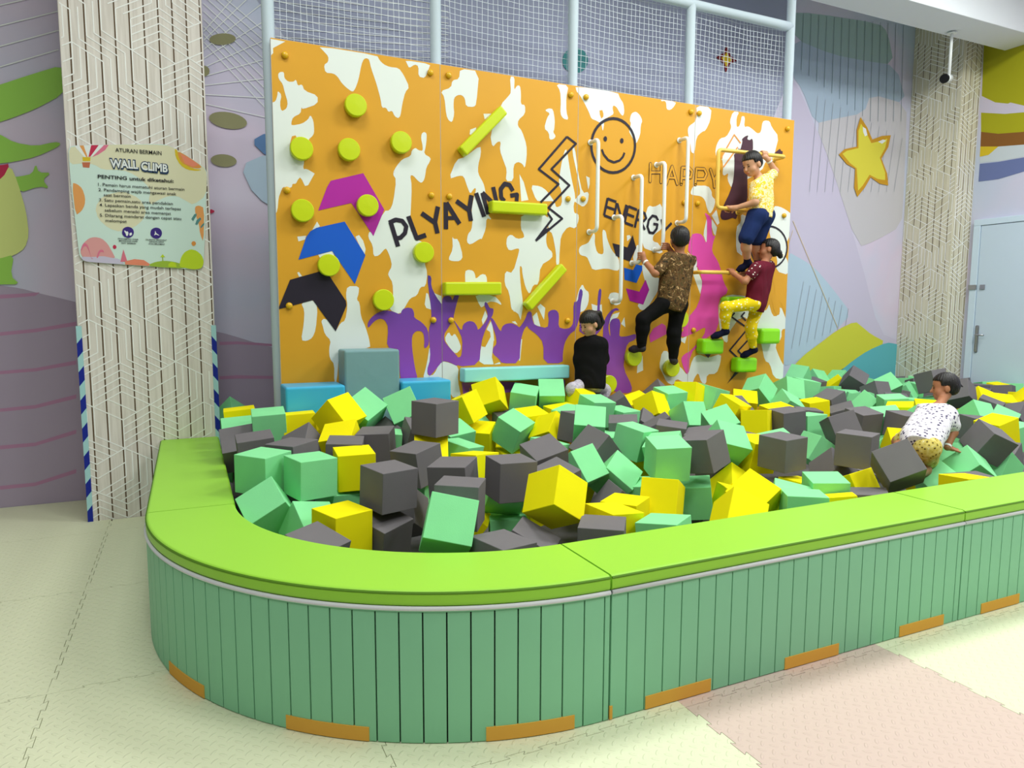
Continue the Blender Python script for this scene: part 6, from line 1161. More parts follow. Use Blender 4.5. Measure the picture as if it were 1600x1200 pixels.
# blocks at the foot of the wall
def block(lo, hi, mt_, label):
    bm = bmesh.new(); box(bm, lo, hi, bevel=.016, seg=3)
    for f in bm.faces: f.smooth = False
    o = obj('padded_block', bm, mt_)
    c = [(a + b) / 2 for a, b in zip(lo, hi)]
    o.data.transform(Matrix.Translation((-c[0], -c[1], -lo[2]))); o.location = (c[0], c[1], lo[2])
    tag(o, label, 'block', 'padded blocks at the foot of the climbing wall')
block((.580, 4.90, 0), (.984, 5.19, 1.005), M['blue_vinyl'], 'low sky blue padded block at the left end of the climbing wall')
block((.992, 4.955, 0), (1.392, 5.19, 1.245), M['grey_vinyl'], 'tall grey padded block between the two blue blocks')
block((1.398, 4.93, 0), (1.780, 5.19, 1.010), M['blue_vinyl'], 'low sky blue padded block right of the tall grey block')

# striped corner guards
def guard(x, side, label, z1=1.41):
    # built of alternating chevrons wrapped around the column corner
    bm = bmesh.new(); n = 7; st = z1 / n; fw = .026
    e = 1 if side > 0 else -1
    for k in range(n * 2):
        z0_ = k * st / 2; zt = min(z1, z0_ + st / 2); mi = 1 if k % 2 == 0 else 0
        sl = .045
        ring0 = [(x - e * fw, CY - .006), (x + e * .008, CY - .008), (x + e * .010, CY + fw), (x + e * .001, CY + fw), (x + e * .001, CY - .001), (x - e * fw, CY - .001)]
        off = [sl, 0, sl, sl, 0, sl]
        def zz(z, o_): return min(z1, max(.0, z + (o_ - sl * .5 if 0 < z < z1 else 0)))
        lo = [bm.verts.new((p[0], p[1], zz(z0_, o_))) for p, o_ in zip(ring0, off)]
        hi = [bm.verts.new((p[0], p[1], zz(zt, o_))) for p, o_ in zip(ring0, off)]
        for i in range(6):
            f = bm.faces.new((lo[i], lo[(i + 1) % 6], hi[(i + 1) % 6], hi[i])); f.material_index = mi
    bmesh.ops.remove_doubles(bm, verts=bm.verts, dist=1e-5)
    bmesh.ops.recalc_face_normals(bm, faces=bm.faces)
    o = obj('corner_guard', bm, [M['guard_aqua'], M['guard_navy']])
    o.data.transform(Matrix.Translation((-x, -CY, 0))); o.location = (x, CY, 0)
    tag(o, label, 'corner guard')
guard(CX0, -1, 'aqua and navy striped guard on the left edge of the left column')
guard(CX1, 1, 'aqua and navy striped guard on the right edge of the left column')

# ------------------------------------------------------------------ sign with the rules
SY = CY - .014
names = ['m_signbase', 'board_edge']
bm = bmesh.new()
P = chaikin(SIGN['outline'])
a = sum(P[i][0] * P[(i + 1) % len(P)][1] - P[(i + 1) % len(P)][0] * P[i][1] for i in range(len(P)))
if a < 0: P = P[::-1]
f0 = [bm.verts.new((p[0], SY, p[1])) for p in P]; f1 = [bm.verts.new((p[0], CY - .003, p[1])) for p in P]
for i in range(len(P)):
    bm.faces.new((f1[i], f1[(i + 1) % len(P)], f0[(i + 1) % len(P)], f0[i])).material_index = 1
for t in tris(P): flat_face(bm, t, lambda x, z: (x, SY, z), 0)
CK = {'orange': 'm_orange2', 'pink': 'm_pinkc', 'purple': 'm_purplec'}
for li, (col, Q) in enumerate(SIGN['polys']):
    Q = chaikin(Q) if len(Q) > 6 else Q
    for t in tris(Q): flat_face(bm, t, lambda x, z: (x, SY - .0003 - .00008 * li, z), mslot(CK.get(col, 'm_' + col)))
def text_polys(txt, bold):
    cu = bpy.data.curves.new('t', 'FONT'); cu.body = txt; cu.size = 1.0; cu.offset = bold; cu.resolution_u = 3
    to = bpy.data.objects.new('t', cu); COL.objects.link(to)
    dg = bpy.context.evaluated_depsgraph_get()
    me = bpy.data.meshes.new_from_object(to.evaluated_get(dg))
    out = [[(me.vertices[v].co.x, me.vertices[v].co.y) for v in p.vertices] for p in me.polygons]
    bpy.data.objects.remove(to, do_unlink=True); bpy.data.curves.remove(cu); bpy.data.meshes.remove(me)
    return out
for ti, (txt, col, p0, p1, hgt, bold) in enumerate(SIGN['text']):
    polys = text_polys(txt, bold)
    xs = [v[0] for p in polys for v in p]; xmin, xmax = min(xs), max(xs)
    L = math.hypot(p1[0] - p0[0], p1[1] - p0[1]); ux, uz = (p1[0] - p0[0]) / L, (p1[1] - p0[1]) / L
    sx = L / (xmax - xmin); sz = hgt / .70
    mi = mslot('m_inkc' if col == 'ink' else 'm_' + col)
    for p in polys:
        q = [(p0[0] + ux * (v[0] - xmin) * sx - uz * v[1] * sz, p0[1] + uz * (v[0] - xmin) * sx + ux * v[1] * sz) for v in p]
        flat_face(bm, q, lambda x, z: (x, SY - .0055 - .0002 * (1 if col == 'white' else 0), z), mi)
o = obj('rules_sign', bm, [M[k] for k in names])
o.data.transform(Matrix.Translation((.26, -CY, -2.2))); o.location = (-.26, CY, 2.2)
tag(o, 'square rules board with rounded corners headed WALL CLIMB on the left column', 'sign')

# ------------------------------------------------------------------ security camera hanging from the beam
p0, p1 = Vector(CCTV[0]), Vector(CCTV[1])
r_ = empty('security_camera', (p1.x, p1.y, p1.z)); tag(r_, 'white security camera on a rod hanging from the beam before the right column', 'camera')
bm = bmesh.new(); tube(bm, [(p1.x, p1.y, 4.668), (p1.x, p1.y, p1.z)], .016, 12)
lathe(bm, [(.05, 0), (.05, .012), (.018, .02)], Matrix.Translation((p1.x, p1.y, 4.645)), 16)
q1 = obj('rod', bm, M['white_tube'])
bm = bmesh.new(); fw_ = Vector((-.93, -.3, -.22)).normalized()
bc = p1 + Vector((-.02, 0, -.035))
tube(bm, [bc - fw_ * .06, bc - fw_ * .055, bc + fw_ * .09, bc + fw_ * .095], [.03, .042, .046, .04], 16)
q2 = obj('housing', bm, M['white_tube'])
bm = bmesh.new(); tube(bm, [bc + fw_ * .0955, bc + fw_ * .12, bc + fw_ * .121], [.048, .05, .044], 16); q3 = obj('lens', bm, M['black'])
adopt(r_, q1, q2, q3)

# ------------------------------------------------------------------ foam cubes
S = .206
cm = {}
for k in 'gyk':
    bm = bmesh.new(); box(bm, (-S / 2,) * 3, (S / 2,) * 3, bevel=.0028, seg=2)
    me = bpy.data.meshes.new('foam_cube'); bm.to_mesh(me); bm.free(); me.materials.append(M['foam_' + k]); cm[k] = me
for col, c, q, lab in CUBES:
    o = bpy.data.objects.new('foam_cube', cm[col]); COL.objects.link(o)
    o.location = c; o.rotation_mode = 'QUATERNION'; o.rotation_quaternion = q
    tag(o, lab, 'foam cube', 'buried foam cubes' if 'buried' in lab else 'loose foam cubes in the pit')

# ------------------------------------------------------------------ people
class Field:
    """distance field on a grid, joined smoothly, turned into one closed surface"""
    def __init__(self, lo, hi, h):
        self.h = h; self.lo = np.array(lo, float)
        n = np.ceil((np.array(hi) - self.lo) / h).astype(int) + 1
        self.ax = [self.lo[i] + h * np.arange(n[i]) for i in range(3)]
        self.v = np.full(n, .08, np.float32)
    def sub(self, lo, hi, pad):
        s = []
        for i in range(3):
            a = int(np.searchsorted(self.ax[i], lo[i] - pad)); b = int(np.searchsorted(self.ax[i], hi[i] + pad))
            s.append(slice(max(a, 0), max(min(b + 1, len(self.ax[i])), 0)))
        s = tuple(s)
        X = self.ax[0][s[0]][:, None, None]; Y = self.ax[1][s[1]][None, :, None]; Z = self.ax[2][s[2]][None, None, :]
        return s, X, Y, Z
    def union(self, s, d, k):
        a = self.v[s]
        if k > 0:
            hh = np.maximum(k - np.abs(a - d), 0) / k
            self.v[s] = np.minimum(a, d) - hh * hh * k * .25
        else: self.v[s] = np.minimum(a, d)
    def cone(self, a, b, ra, rb, k=.02):
        a = np.array(a, float); b = np.array(b, float); R = max(ra, rb)
        s, X, Y, Z = self.sub(np.minimum(a, b) - R, np.maximum(a, b) + R, k + .03)
        ba = b - a; L = float(ba @ ba) + 1e-12
        t = np.clip(((X - a[0]) * ba[0] + (Y - a[1]) * ba[1] + (Z - a[2]) * ba[2]) / L, 0, 1)
        d = np.sqrt((X - a[0] - ba[0] * t) ** 2 + (Y - a[1] - ba[1] * t) ** 2 + (Z - a[2] - ba[2] * t) ** 2) - (ra + (rb - ra) * t)
        self.union(s, d, k)
    def _ell(self, c, R, r, pad):
        c = np.array(c, float); m = max(r)
        s, X, Y, Z = self.sub(c - m, c + m, pad)
        x, y, z = X - c[0], Y - c[1], Z - c[2]
        q = [x * R[0, i] + y * R[1, i] + z * R[2, i] for i in range(3)]
        k0 = np.sqrt(sum((q[i] / r[i]) ** 2 for i in range(3))); k1 = np.sqrt(sum((q[i] / r[i] ** 2) ** 2 for i in range(3))) + 1e-9
        return s, k0 * (k0 - 1) / k1
    def ell(self, c, R, r, k=.02):
        s, d = self._ell(c, R, r, k + .03); self.union(s, d, k)
    def cut_ell(self, c, R, r, k=.006):
        s, d = self._ell(c, R, r, k + .02)
        a = self.v[s]; hh = np.maximum(k - np.abs(a + d), 0) / k
        self.v[s] = np.maximum(a, -d) + hh * hh * k * .25
    def clip(self, p, n):
        """remove the side of the plane that n points to"""
        X = self.ax[0][:, None, None]; Y = self.ax[1][None, :, None]; Z = self.ax[2][None, None, :]
        n = np.array(n, float); n /= np.linalg.norm(n)
        self.v = np.maximum(self.v, ((X - p[0]) * n[0] + (Y - p[1]) * n[1] + (Z - p[2]) * n[2]).astype(np.float32))
    def cut_halfspaces(self, planes):
        """remove the intersection of half spaces (p, n): the region where all (x-p).n > 0"""
        X = self.ax[0][:, None, None]; Y = self.ax[1][None, :, None]; Z = self.ax[2][None, None, :]
        r = None
        for p, n in planes:
            d = (X - p[0]) * n[0] + (Y - p[1]) * n[1] + (Z - p[2]) * n[2]
            r = d if r is None else np.minimum(r, d)
        self.v = np.maximum(self.v, r.astype(np.float32))
    def mesh(self, name, mat_, parent=None, ripple=0.0):
        v = self.v
        sgn = v < 0; nx, ny, nz = v.shape
        cnt = np.zeros((nx - 1, ny - 1, nz - 1), np.int8)
        for i in (0, 1):
            for j in (0, 1):
                for k in (0, 1): cnt += sgn[i:nx - 1 + i, j:ny - 1 + j, k:nz - 1 + k]
        I, J, K = np.nonzero((cnt > 0) & (cnt < 8)); N = len(I)
        idx = np.full(cnt.shape, -1, np.int32); idx[I, J, K] = np.arange(N)
        cv = {(i, j, k): v[I + i, J + j, K + k] for i in (0, 1) for j in (0, 1) for k in (0, 1)}
        pos = np.zeros((N, 3)); c = np.zeros(N)
        for a in cv:
            for ax in range(3):
                if a[ax] == 0:
                    b = list(a); b[ax] = 1; b = tuple(b)
                    va, vb = cv[a], cv[b]; mm = (va < 0) != (vb < 0)
                    t = np.where(mm, va / np.where(mm, va - vb, 1), 0)
                    p = np.repeat(np.array(a, float)[None], N, 0); p[:, ax] += t
                    pos += p * mm[:, None]; c += mm
        V = self.lo + self.h * (np.stack([I, J, K], 1) + pos / c[:, None])
        faces = []
        for ax in range(3):
            o1, o2 = (ax + 1) % 3, (ax + 2) % 3
            A = [slice(None)] * 3; B = [slice(None)] * 3
            A[ax] = slice(0, -1); B[ax] = slice(1, None)
            ch = sgn[tuple(A)] != sgn[tuple(B)]
            P = np.stack(np.nonzero(ch), 1)
            ok = (P[:, o1] > 0) & (P[:, o2] > 0) & (P[:, o1] < v.shape[o1] - 1) & (P[:, o2] < v.shape[o2] - 1)
            P = P[ok]; ins = sgn[P[:, 0], P[:, 1], P[:, 2]]
            q = []
            for d1, d2 in ((1, 1), (0, 1), (0, 0), (1, 0)):
                R_ = P.copy(); R_[:, o1] -= d1; R_[:, o2] -= d2; q.append(idx[R_[:, 0], R_[:, 1], R_[:, 2]])
            q = np.stack(q, 1); q[~ins] = q[~ins][:, ::-1]; faces.append(q)
        F_ = np.concatenate(faces); F_ = F_[(F_ >= 0).all(1)]
        me = bpy.data.meshes.new(name); me.from_pydata(V.tolist(), [], F_.tolist()); me.update()
        return link_mesh(name, me, mat_, parent, True)

def nrm(v): v = np.array(v, float); return v / (np.linalg.norm(v) + 1e-9)
SKIN = mat('warm skin', rgb(206, 154, 122), .5, .3)
SKIN_D = mat('tan skin', rgb(176, 118, 86), .5, .3)
HAIR = mat('black hair', rgb(24, 20, 22), .45, .4, bump=.5, bscale=120)
EYE = mat('dark eye', rgb(20, 14, 14), .2, .5)
LIP = mat('lip', rgb(176, 96, 90), .5)
BAND = mat('white wristband', rgb(238, 238, 236), .5)
CL_Y = ramp_mat('yellow floral cloth', 'noise', 42, [(0.40, rgb(240, 206, 40)), (0.49, rgb(236, 190, 40)), (0.53, rgb(252, 246, 226)), (0.66, rgb(246, 226, 120))], distort=1.5)
CL_NAVY = mat('navy cloth', rgb(30, 46, 92), .8, .1, noise=.12, nscale=25)
SOCK = mat('dark navy sock', rgb(24, 26, 52), .9, .1)
CL_B = ramp_mat('brown patterned cloth', 'noise', 30, [(0.34, rgb(40, 38, 22)), (0.44, rgb(78, 54, 30)), (0.50, rgb(112, 78, 42)), (0.54, rgb(62, 62, 34)), (0.60, rgb(96, 66, 36)), (0.66, rgb(196, 160, 114))], distort=1.2)
CL_BLACK = mat('black cloth', rgb(20, 19, 21), .85, .1, bump=.4, bscale=22)
SHOE = mat('dark shoe', rgb(48, 44, 54), .7)
CL_MAR = mat('maroon cloth', rgb(100, 26, 44), .8, .1, noise=.1, nscale=20)
CL_DOT = ramp_mat('maroon cloth with white dots', 'voronoi', 42, [(0.0, rgb(244, 236, 230)), (0.26, rgb(244, 236, 230)), (0.30, rgb(96, 24, 40)), (1, rgb(96, 24, 40))])
CL_YD = ramp_mat('yellow cloth with white dots', 'voronoi', 34, [(0.0, rgb(252, 248, 220)), (0.24, rgb(252, 248, 220)), (0.30, rgb(240, 210, 20)), (1, rgb(240, 210, 20))])
CL_GREY = ramp_mat('grey striped cloth', 'noise', 26, [(0.40, rgb(170, 164, 178)), (0.55, rgb(206, 200, 212)), (0.70, rgb(140, 134, 150))], stretch=(1, 1, 3), distort=1.0)
CL_T = ramp_mat('white lilac cloth with dark motifs', 'voronoi', 38, [(0.0, rgb(60, 54, 84)), (0.27, rgb(80, 74, 104)), (0.34, rgb(222, 216, 230)), (0.7, rgb(236, 232, 240)), (1, rgb(196, 188, 208))])
CL_TS = ramp_mat('mustard patterned cloth', 'voronoi', 48, [(0.0, rgb(70, 58, 50)), (0.2, rgb(90, 76, 50)), (0.28, rgb(206, 184, 84)), (0.8, rgb(226, 210, 130)), (1, rgb(236, 230, 200))])
FLOWER = mat('white hair flower', rgb(248, 240, 222), .7)

def person(key, s, skin, face, label, hair, grip, top, legs, foot, side_twist=0.0, up=None):
    J = {k: np.array(v, float) for k, v in KIDS[key].items()}
    allp = np.array(list(J.values())); lo = allp.min(0) - .19; hi = allp.max(0) + .19
    def lerp(a, b, t): return a + (b - a) * t
    f = nrm(face); u0 = nrm(J['head'] - J['neck']) * .6 + np.array([0, 0, .6]) if up is None else np.array(up, float)
    x = nrm(np.cross(f, u0)); u = np.cross(x, f); R = np.stack([x, f, u], 1)
    def hp(a, b, c): return J['head'] + R @ (np.array([a, b, c]) * s)
    # ---- body
    B = Field(lo, hi, .0052)
    sh = (J['shL'] + J['shR']) / 2; pel = J['pel']
    def torso(F, e, k=.04):
        for a, b in (('shL', 'hipL'), ('shR', 'hipR')):
            A = lerp(J[a], sh, .42) - .02 * nrm(sh - pel); C = lerp(J[b], pel, .35)
            F.cone(A, lerp(A, C, .5), .060 * s + e, .057 * s + e, k); F.cone(lerp(A, C, .5), C, .057 * s + e, .066 * s + e, k)
        F.cone(J['shL'], J['shR'], .034 * s + e, .034 * s + e, k)
        F.cone(sh, pel, .066 * s + e, .070 * s + e, k)
    torso(B, 0)
    B.cone(lerp(sh, J['neck'], .3), hp(0, -.012, -.04), .034 * s, .032 * s, .03)
    def arm(F, e, upto, sides='LR', k=.025):
        for c in sides:
            a, b, w = J['sh' + c], J['el' + c], J['wr' + c]
            if upto <= 1: F.cone(a, lerp(a, b, upto), .036 * s + e, (.036 - .006 * upto) * s + e * 1.25, k)
            else:
                F.cone(a, b, .036 * s + e, .030 * s + e, k); F.cone(b, lerp(b, w, upto - 1), .030 * s + e, (.030 - .009 * (upto - 1)) * s + e, k)
    arm(B, 0, 2.0)
    def leg(F, e, upto, k=.03, flare=1.0):
        for c in 'LR':
            a, b, w = J['hip' + c], J['kn' + c], J['an' + c]
            if upto <= 1: F.cone(a, lerp(a, b, upto), .062 * s + e, (.062 - .017 * upto) * s + e * flare, k)
            else:
                F.cone(a, b, .062 * s + e, .044 * s + e, k)
                if upto > 1.45:
                    mid = lerp(b, w, .35); F.cone(b, mid, .044 * s + e, .043 * s + e, k); F.cone(mid, lerp(b, w, upto - 1), .043 * s + e, (.043 - .017 * (upto - 1)) * s + e, k)
                else: F.cone(b, lerp(b, w, upto - 1), .044 * s + e, .040 * s + e, k)
    leg(B, 0, 2.0)
    def feet(F, e, k=.015):
        for c in 'LR':
            an, to, kn = J['an' + c], J['to' + c], J['kn' + c]
            d = nrm(to - an); down = nrm(an - kn)
            heel = an + down * .022 * s - d * .012
            F.cone(an, heel, .026 * s + e, .024 * s + e, k); ball = lerp(heel, to, .72)
            F.cone(heel, ball, .024 * s + e, .026 * s + e, k); F.cone(ball, to, .026 * s + e, .018 * s + e, k)
    feet(B, 0)
    # head
    B.ell(hp(0, -.006, .030), R, (.070 * s, .084 * s, .080 * s), .0)
    B.ell(hp(0, .022, -.036), R, (.054 * s, .056 * s, .056 * s), .035)
    B.ell(hp(0, .052, -.072), R, (.026 * s, .022 * s, .018 * s), .025)
    for e_ in (-1, 1):
        B.ell(hp(e_ * .038, .046, -.034), R, (.024 * s, .022 * s, .024 * s), .02)
        B.cut_ell(hp(e_ * .029, .084, .006), R, (.016 * s, .010 * s, .009 * s), .01)
        B.ell(hp(e_ * .072, -.008, -.012), R, (.010 * s, .020 * s, .028 * s), .006)
    B.cone(hp(0, .076, .004), hp(0, .092, -.022), .007 * s, .011 * s, .012)
    B.ell(hp(0, .074, -.050), R, (.020 * s, .010 * s, .007 * s), .008)
    # hands
    for c in 'LR':
        w, g = J['wr' + c], J['ha' + c]
        mode = grip[c]
        if mode[0] == 'bar':
            ax = nrm(mode[1]); rb = mode[2]
            p = g - w; p = nrm(p - ax * (p @ ax)); n = np.cross(ax, p)
            if n @ np.array([0, -1, .4]) < 0: n = -n
            r = rb + .0085; ax2 = ax
            palm = g - p * (rb + .014) + n * .006
            B.cone(w, palm, .021 * s, .022 * s, .02); B.cone(palm - ax * .016, palm + ax * .016, .016, .016, .012)
            lens = (3.5, 3.9, 3.8, 3.2)
            for i in range(4):
                off = ax * (i - 1.5) * .0165; prev = None
                for q in range(7):
                    th = 2.45 - lens[i] * q / 6.0
                    P = g + off + r * (math.cos(th) * p + math.sin(th) * n)
                    if prev is not None: B.cone(prev, P, .0084 - .0003 * q, .0082 - .0003 * q, .003)
                    prev = P
            prev = None; t0 = -ax if mode[3] < 0 else ax
            for q in range(5):
                th = 3.0 + .42 * q; P = g + t0 * (.020 + .004 * q) + (r + .001) * (math.cos(th) * p + math.sin(th) * n)
                if prev is not None: B.cone(prev, P, .0092, .0088, .004)
                prev = P
        else:      # open hand resting on a surface: direction of the fingers and the normal of the surface
            d = nrm(mode[1]); n = nrm(np.array(mode[2], float) - d * (np.array(mode[2]) @ d)); q_ = np.cross(n, d)
            palm = w + d * .040
            B.cone(w, palm, .018 * s, .016 * s, .015)
            B.ell(palm, np.stack([q_, d, n], 1), (.028, .032, .013), .012)
            for i, (L, sp) in enumerate(((.046, -.30), (.055, -.10), (.052, .10), (.040, .32))):
                base = palm + d * .024 + q_ * (i - 1.5) * .0145
                dd = nrm(d + q_ * sp); mid = base + dd * L * .5 + n * .006; tip = base + dd * L - n * .004
                B.cone(base, mid, .0082, .0076, .005); B.cone(mid, tip, .0076, .0062, .002)
            th = palm - d * .012 + q_ * mode[3] * .024; t1 = th + nrm(q_ * mode[3] + d * .7) * .026; t2 = t1 + nrm(d + q_ * mode[3] * .4) * .022
            B.cone(th, t1, .0095, .0085, .006); B.cone(t1, t2, .0085, .007, .003)
    body = B.mesh('person', skin)
    tag(body, label, 'person')
    # ---- face details
    def blob(name, spots, mt_):
        bm = bmesh.new()
        for (p, r) in spots:
            rr = bmesh.ops.create_uvsphere(bm, u_segments=12, v_segments=8, radius=1.0)
            mtx = Matrix([list(R[i] * np.array(r)) + [p[i]] for i in range(3)] + [[0, 0, 0, 1]])
            bmesh.ops.transform(bm, matrix=mtx, verts=rr['verts'])
        return obj(name, bm, mt_, body, True)
    for e_ in (-1, 1):
        blob('eye', [(hp(e_ * .029, .0765, .004), (.0115 * s, .004 * s, .0045 * s))], EYE)
        blob('eyebrow', [(hp(e_ * .030, .0790, .022), (.014 * s, .004 * s, .0028 * s))], HAIR)
    blob('mouth', [(hp(0, .0835, -.050), (.017 * s, .003 * s, .0045 * s))], LIP)
    # ---- hair
    H = Field(J['head'] - .24, J['head'] + .24, .0048)
    H.ell(hp(0, -.012, .036), R, (.081 * s, .093 * s, .086 * s), 0)
    if hair['style'] == 'long': H.ell(hp(0, -.05, -.02), R, (.070 * s, .052 * s, .075 * s), .03)
    else: H.ell(hp(0, -.052, -.005), R, (.066 * s, .045 * s, .056 * s), .03)
    fr = hair.get('fringe', .052)
    H.cut_halfspaces([(hp(0, .030, 0), f), (hp(0, 0, fr), -nrm(u - .25 * f))])                       # face
    for e_ in (-1, 1):                                                                               # around the ears
        H.cut_halfspaces([(hp(e_ * .052, 0, 0), e_ * x), (hp(0, -.030, 0), f), (hp(0, 0, .014), -u)])
    H.clip(hp(0, 0, -.062 if hair['style'] != 'long' else -.085), -u)
    for kind, a, b, r1, r2 in hair.get('extra', []):
        H.cone(hp(*a), hp(*b), r1 * s, r2 * s, .012)
    # locks: shallow furrows running over the head
    X = H.ax[0][:, None, None]; Y = H.ax[1][None, :, None]; Z = H.ax[2][None, None, :]
    q0 = (X - J['head'][0]) * x[0] + (Y - J['head'][1]) * x[1] + (Z - J['head'][2]) * x[2]
    q1 = (X - J['head'][0]) * f[0] + (Y - J['head'][1]) * f[1] + (Z - J['head'][2]) * f[2]
    q2 = (X - J['head'][0]) * u[0] + (Y - J['head'][1]) * u[1] + (Z - J['head'][2]) * u[2]
    an_ = np.arctan2(q0, q1 + .02)
    H.v = H.v + (.0016 * np.sin(an_ * 26 + 40 * q2) + .0012 * np.sin(an_ * 43 - 60 * q2 + 1)).astype(np.float32)
    H.mesh('hair', HAIR, body)
    # ---- clothes
    def cloth(name, mt_, fn, clips=(), h=.0058, wr=.0016):
        F = Field(lo, hi, h); fn(F)
        X = F.ax[0][:, None, None]; Y = F.ax[1][None, :, None]; Z = F.ax[2][None, None, :]
        F.v = F.v + (wr * np.sin(38 * Z + 14 * X + 9 * np.sin(21 * X + 17 * Y)) + wr * .7 * np.sin(55 * X - 31 * Z + 24 * Y)).astype(np.float32)
        for p, n in clips: F.clip(p, n)
        return F.mesh(name, mt_, body)
    down = nrm(pel - sh)
    hem = pel + down * top['hem']; nu = nrm(J['neck'] - sh); ncl = sh + nu * max(np.linalg.norm(J['neck'] - sh) * top.get('neck', .62), .034 * s + top.get('ease', .013) + .004)
    def f_top(F):
        ee = top.get('ease', .013); torso(F, ee); arm(F, ee, top['sleeve'])
        F.cone(lerp(sh, pel, .8), pel + down * (top['hem'] + .03), .074 * s + .012, .078 * s + .014, .04)
        for c in 'LR': F.cone(lerp(J['sh' + c], sh, .3), J['hip' + c] + down * .0, .05 * s + .012, .058 * s + .016, .04)
        F.cone(lerp(sh, J['neck'], .1), ncl + nu * .01, .048 * s, .044 * s, .03)
    cl = [(hem, down), (ncl + nrm(J['neck'] - sh) * .004, nrm(J['neck'] - sh))] if top.get('clipneck', True) else [(hem, down)]
    if top['sleeve'] > 1: cl = cl[:1]
    shirt = cloth(top['name'], top['mat'], f_top, cl)
    if 'yoke' in top:
        def f_y(F):
            arm(F, .0155, top['sleeve'] * .98); F.cone(J['shL'], J['shR'], .036 * s + .0165, .036 * s + .0165, .02)
        y_ = cloth('sleeve', top['yoke'], f_y, [(sh + down * .035, down)] if False else [])
        y_['label'] = 'dotted sleeves and yoke'
    def f_leg(F):
        e = legs.get('ease', .011)
        leg(F, e, legs['upto'], flare=legs.get('flare', 1.0))
        F.cone(J['hipL'], J['hipR'], .062 * s + e, .062 * s + e, .04); F.cone(pel, pel - down * .05, .066 * s + e, .064 * s + e, .04)
    cloth(legs['name'], legs['mat'], f_leg, [(pel - down * .045, -down)])
    if foot:
        for c in 'LR':
            F = Field(np.minimum(J['an' + c], J['to' + c]) - .1, np.maximum(J['an' + c], J['to' + c]) + .1, .0045)
            an, to, kn = J['an' + c], J['to' + c], J['kn' + c]; d = nrm(to - an); dn = nrm(an - kn); e = .005
            heel = an + dn * .022 * s - d * .012
            F.cone(an - dn * foot['high'], an, .027 * s + e, .026 * s + e, .01)
            F.cone(an, heel, .026 * s + e, .025 * s + e, .015); ball = lerp(heel, to, .72)
            F.cone(heel, ball, .025 * s + e, .027 * s + e, .015); F.cone(ball, to, .027 * s + e, .019 * s + e, .015)
            F.clip(an - dn * (foot['high'] - .004), -dn)
            F.mesh(foot['name'], foot['mat'], body)
    return body, J, hp, R
def band(body, a, b, r, label=None):
    a = Vector(a); b = Vector(b); t = (b - a).normalized(); c = a
    bm = bmesh.new(); tube(bm, [c - t * .008, c + t * .008], r, 16, False)
    tube(bm, [c + t * .008, c - t * .008], r - .003, 16, False)
    o = obj('wristband', bm, BAND, body, True)
XAX = (1, 0, 0); ZAX = (0, 0, 1)
b_, J, hp, R_ = person('Y', 1.0, SKIN, (-.86, -.05, -.42), 'child in yellow floral shirt and navy shorts, highest on the climbing wall',
    dict(style='short', fringe=.042), {'L': ('bar', XAX, .0175, 1), 'R': ('bar', XAX, .0175, -1)},
    dict(name='shirt', mat=CL_Y, sleeve=.72, hem=.045), dict(name='shorts', mat=CL_NAVY, upto=.92, ease=.020, flare=1.3), dict(name='sock', mat=SOCK, high=.05))
band(b_, J['wrR'] * .9 + J['elR'] * .1, J['elR'], .027)
b_, J, hp, R_ = person('G', .93, SKIN_D, (-.66, .72, .05), 'child in maroon top and yellow dotted leggings, climbing below the yellow-shirted one',
    dict(style='short', fringe=.045, extra=[('bun', (.02, -.10, -.02), (.035, -.115, -.05), .030, .022)]), {'L': ('bar', XAX, .0175, 1), 'R': ('bar', XAX, .0175, 1)},
    dict(name='shirt', mat=CL_MAR, sleeve=.45, hem=.085, yoke=CL_DOT), dict(name='leggings', mat=CL_YD, upto=1.86, ease=.007), dict(name='sock', mat=SOCK, high=.035))
bm = bmesh.new()
fc = Vector(hp(.045, -.125, -.035))
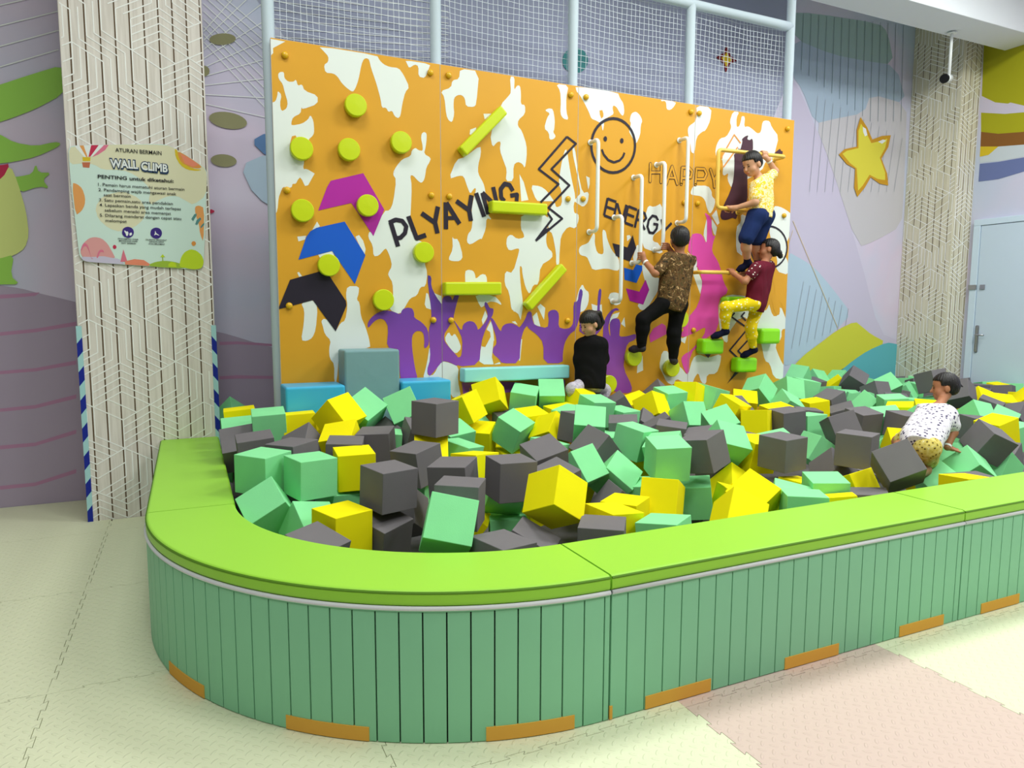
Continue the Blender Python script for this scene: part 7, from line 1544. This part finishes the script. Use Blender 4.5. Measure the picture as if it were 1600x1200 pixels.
for k in range(6):
    r = bmesh.ops.create_uvsphere(bm, u_segments=8, v_segments=6, radius=.011)
    bmesh.ops.translate(bm, verts=r['verts'], vec=fc + Vector((.013 * math.cos(k * 1.047), -.004, .013 * math.sin(k * 1.047))))
obj('hair_flower', bm, FLOWER, b_, True)
b_, J, hp, R_ = person('B', 1.0, SKIN_D, (.42, .90, .02), 'child in brown batik shirt and black trousers climbing with back turned',
    dict(style='short', fringe=.045), {'L': ('bar', ZAX, .0165, 1), 'R': ('bar', ZAX, .0165, 1)},
    dict(name='shirt', mat=CL_B, sleeve=.80, hem=.10), dict(name='trousers', mat=CL_BLACK, upto=1.98, ease=.013), dict(name='shoe', mat=SHOE, high=.012))
band(b_, J['wrL'] * .88 + J['elL'] * .12, J['elL'], .026)
b_, J, hp, R_ = person('K', .93, SKIN, (-.84, -.10, -.40), 'child in black top and grey trousers kneeling at the foot of the climbing wall',
    dict(style='long', fringe=.022, extra=[('loop', (.02, -.085, .060), (.01, -.145, .035), .024, .022), ('loop', (.01, -.145, .035), (.0, -.142, -.05), .022, .019), ('loop', (0, -.142, -.05), (0, -.10, -.085), .018, .012)]),
    {'L': ('open', (.2, .4, .9), (0, -1, 0), 1), 'R': ('open', (-.2, .4, .9), (0, -1, 0), -1)},
    dict(name='hooded_top', mat=CL_BLACK, sleeve=1.9, hem=.055, neck=.75, ease=.022), dict(name='trousers', mat=CL_GREY, upto=1.95, ease=.006), dict(name='sock', mat=SOCK, high=.03))
b_, J, hp, R_ = person('T', .95, SKIN_D, (-.62, .70, -.12), 'small child in white patterned shirt crawling over the foam cubes at right',
    dict(style='short', fringe=.045, extra=[('tuft', (.03, -.10, .02), (.04, -.125, .0), .012, .005)]),
    {'L': ('open', (0, 1, -.2), (0, 0, 1), 1), 'R': ('open', (.93, -.25, -.28), (.2, -.2, .9), -1)},
    dict(name='shirt', mat=CL_T, sleeve=.55, hem=.10, ease=.024), dict(name='shorts', mat=CL_TS, upto=.55, ease=.017, flare=1.2), None, up=(.1, .1, 1))
band(b_, J['wrR'] * .92 + J['elR'] * .08, J['elR'], .025)
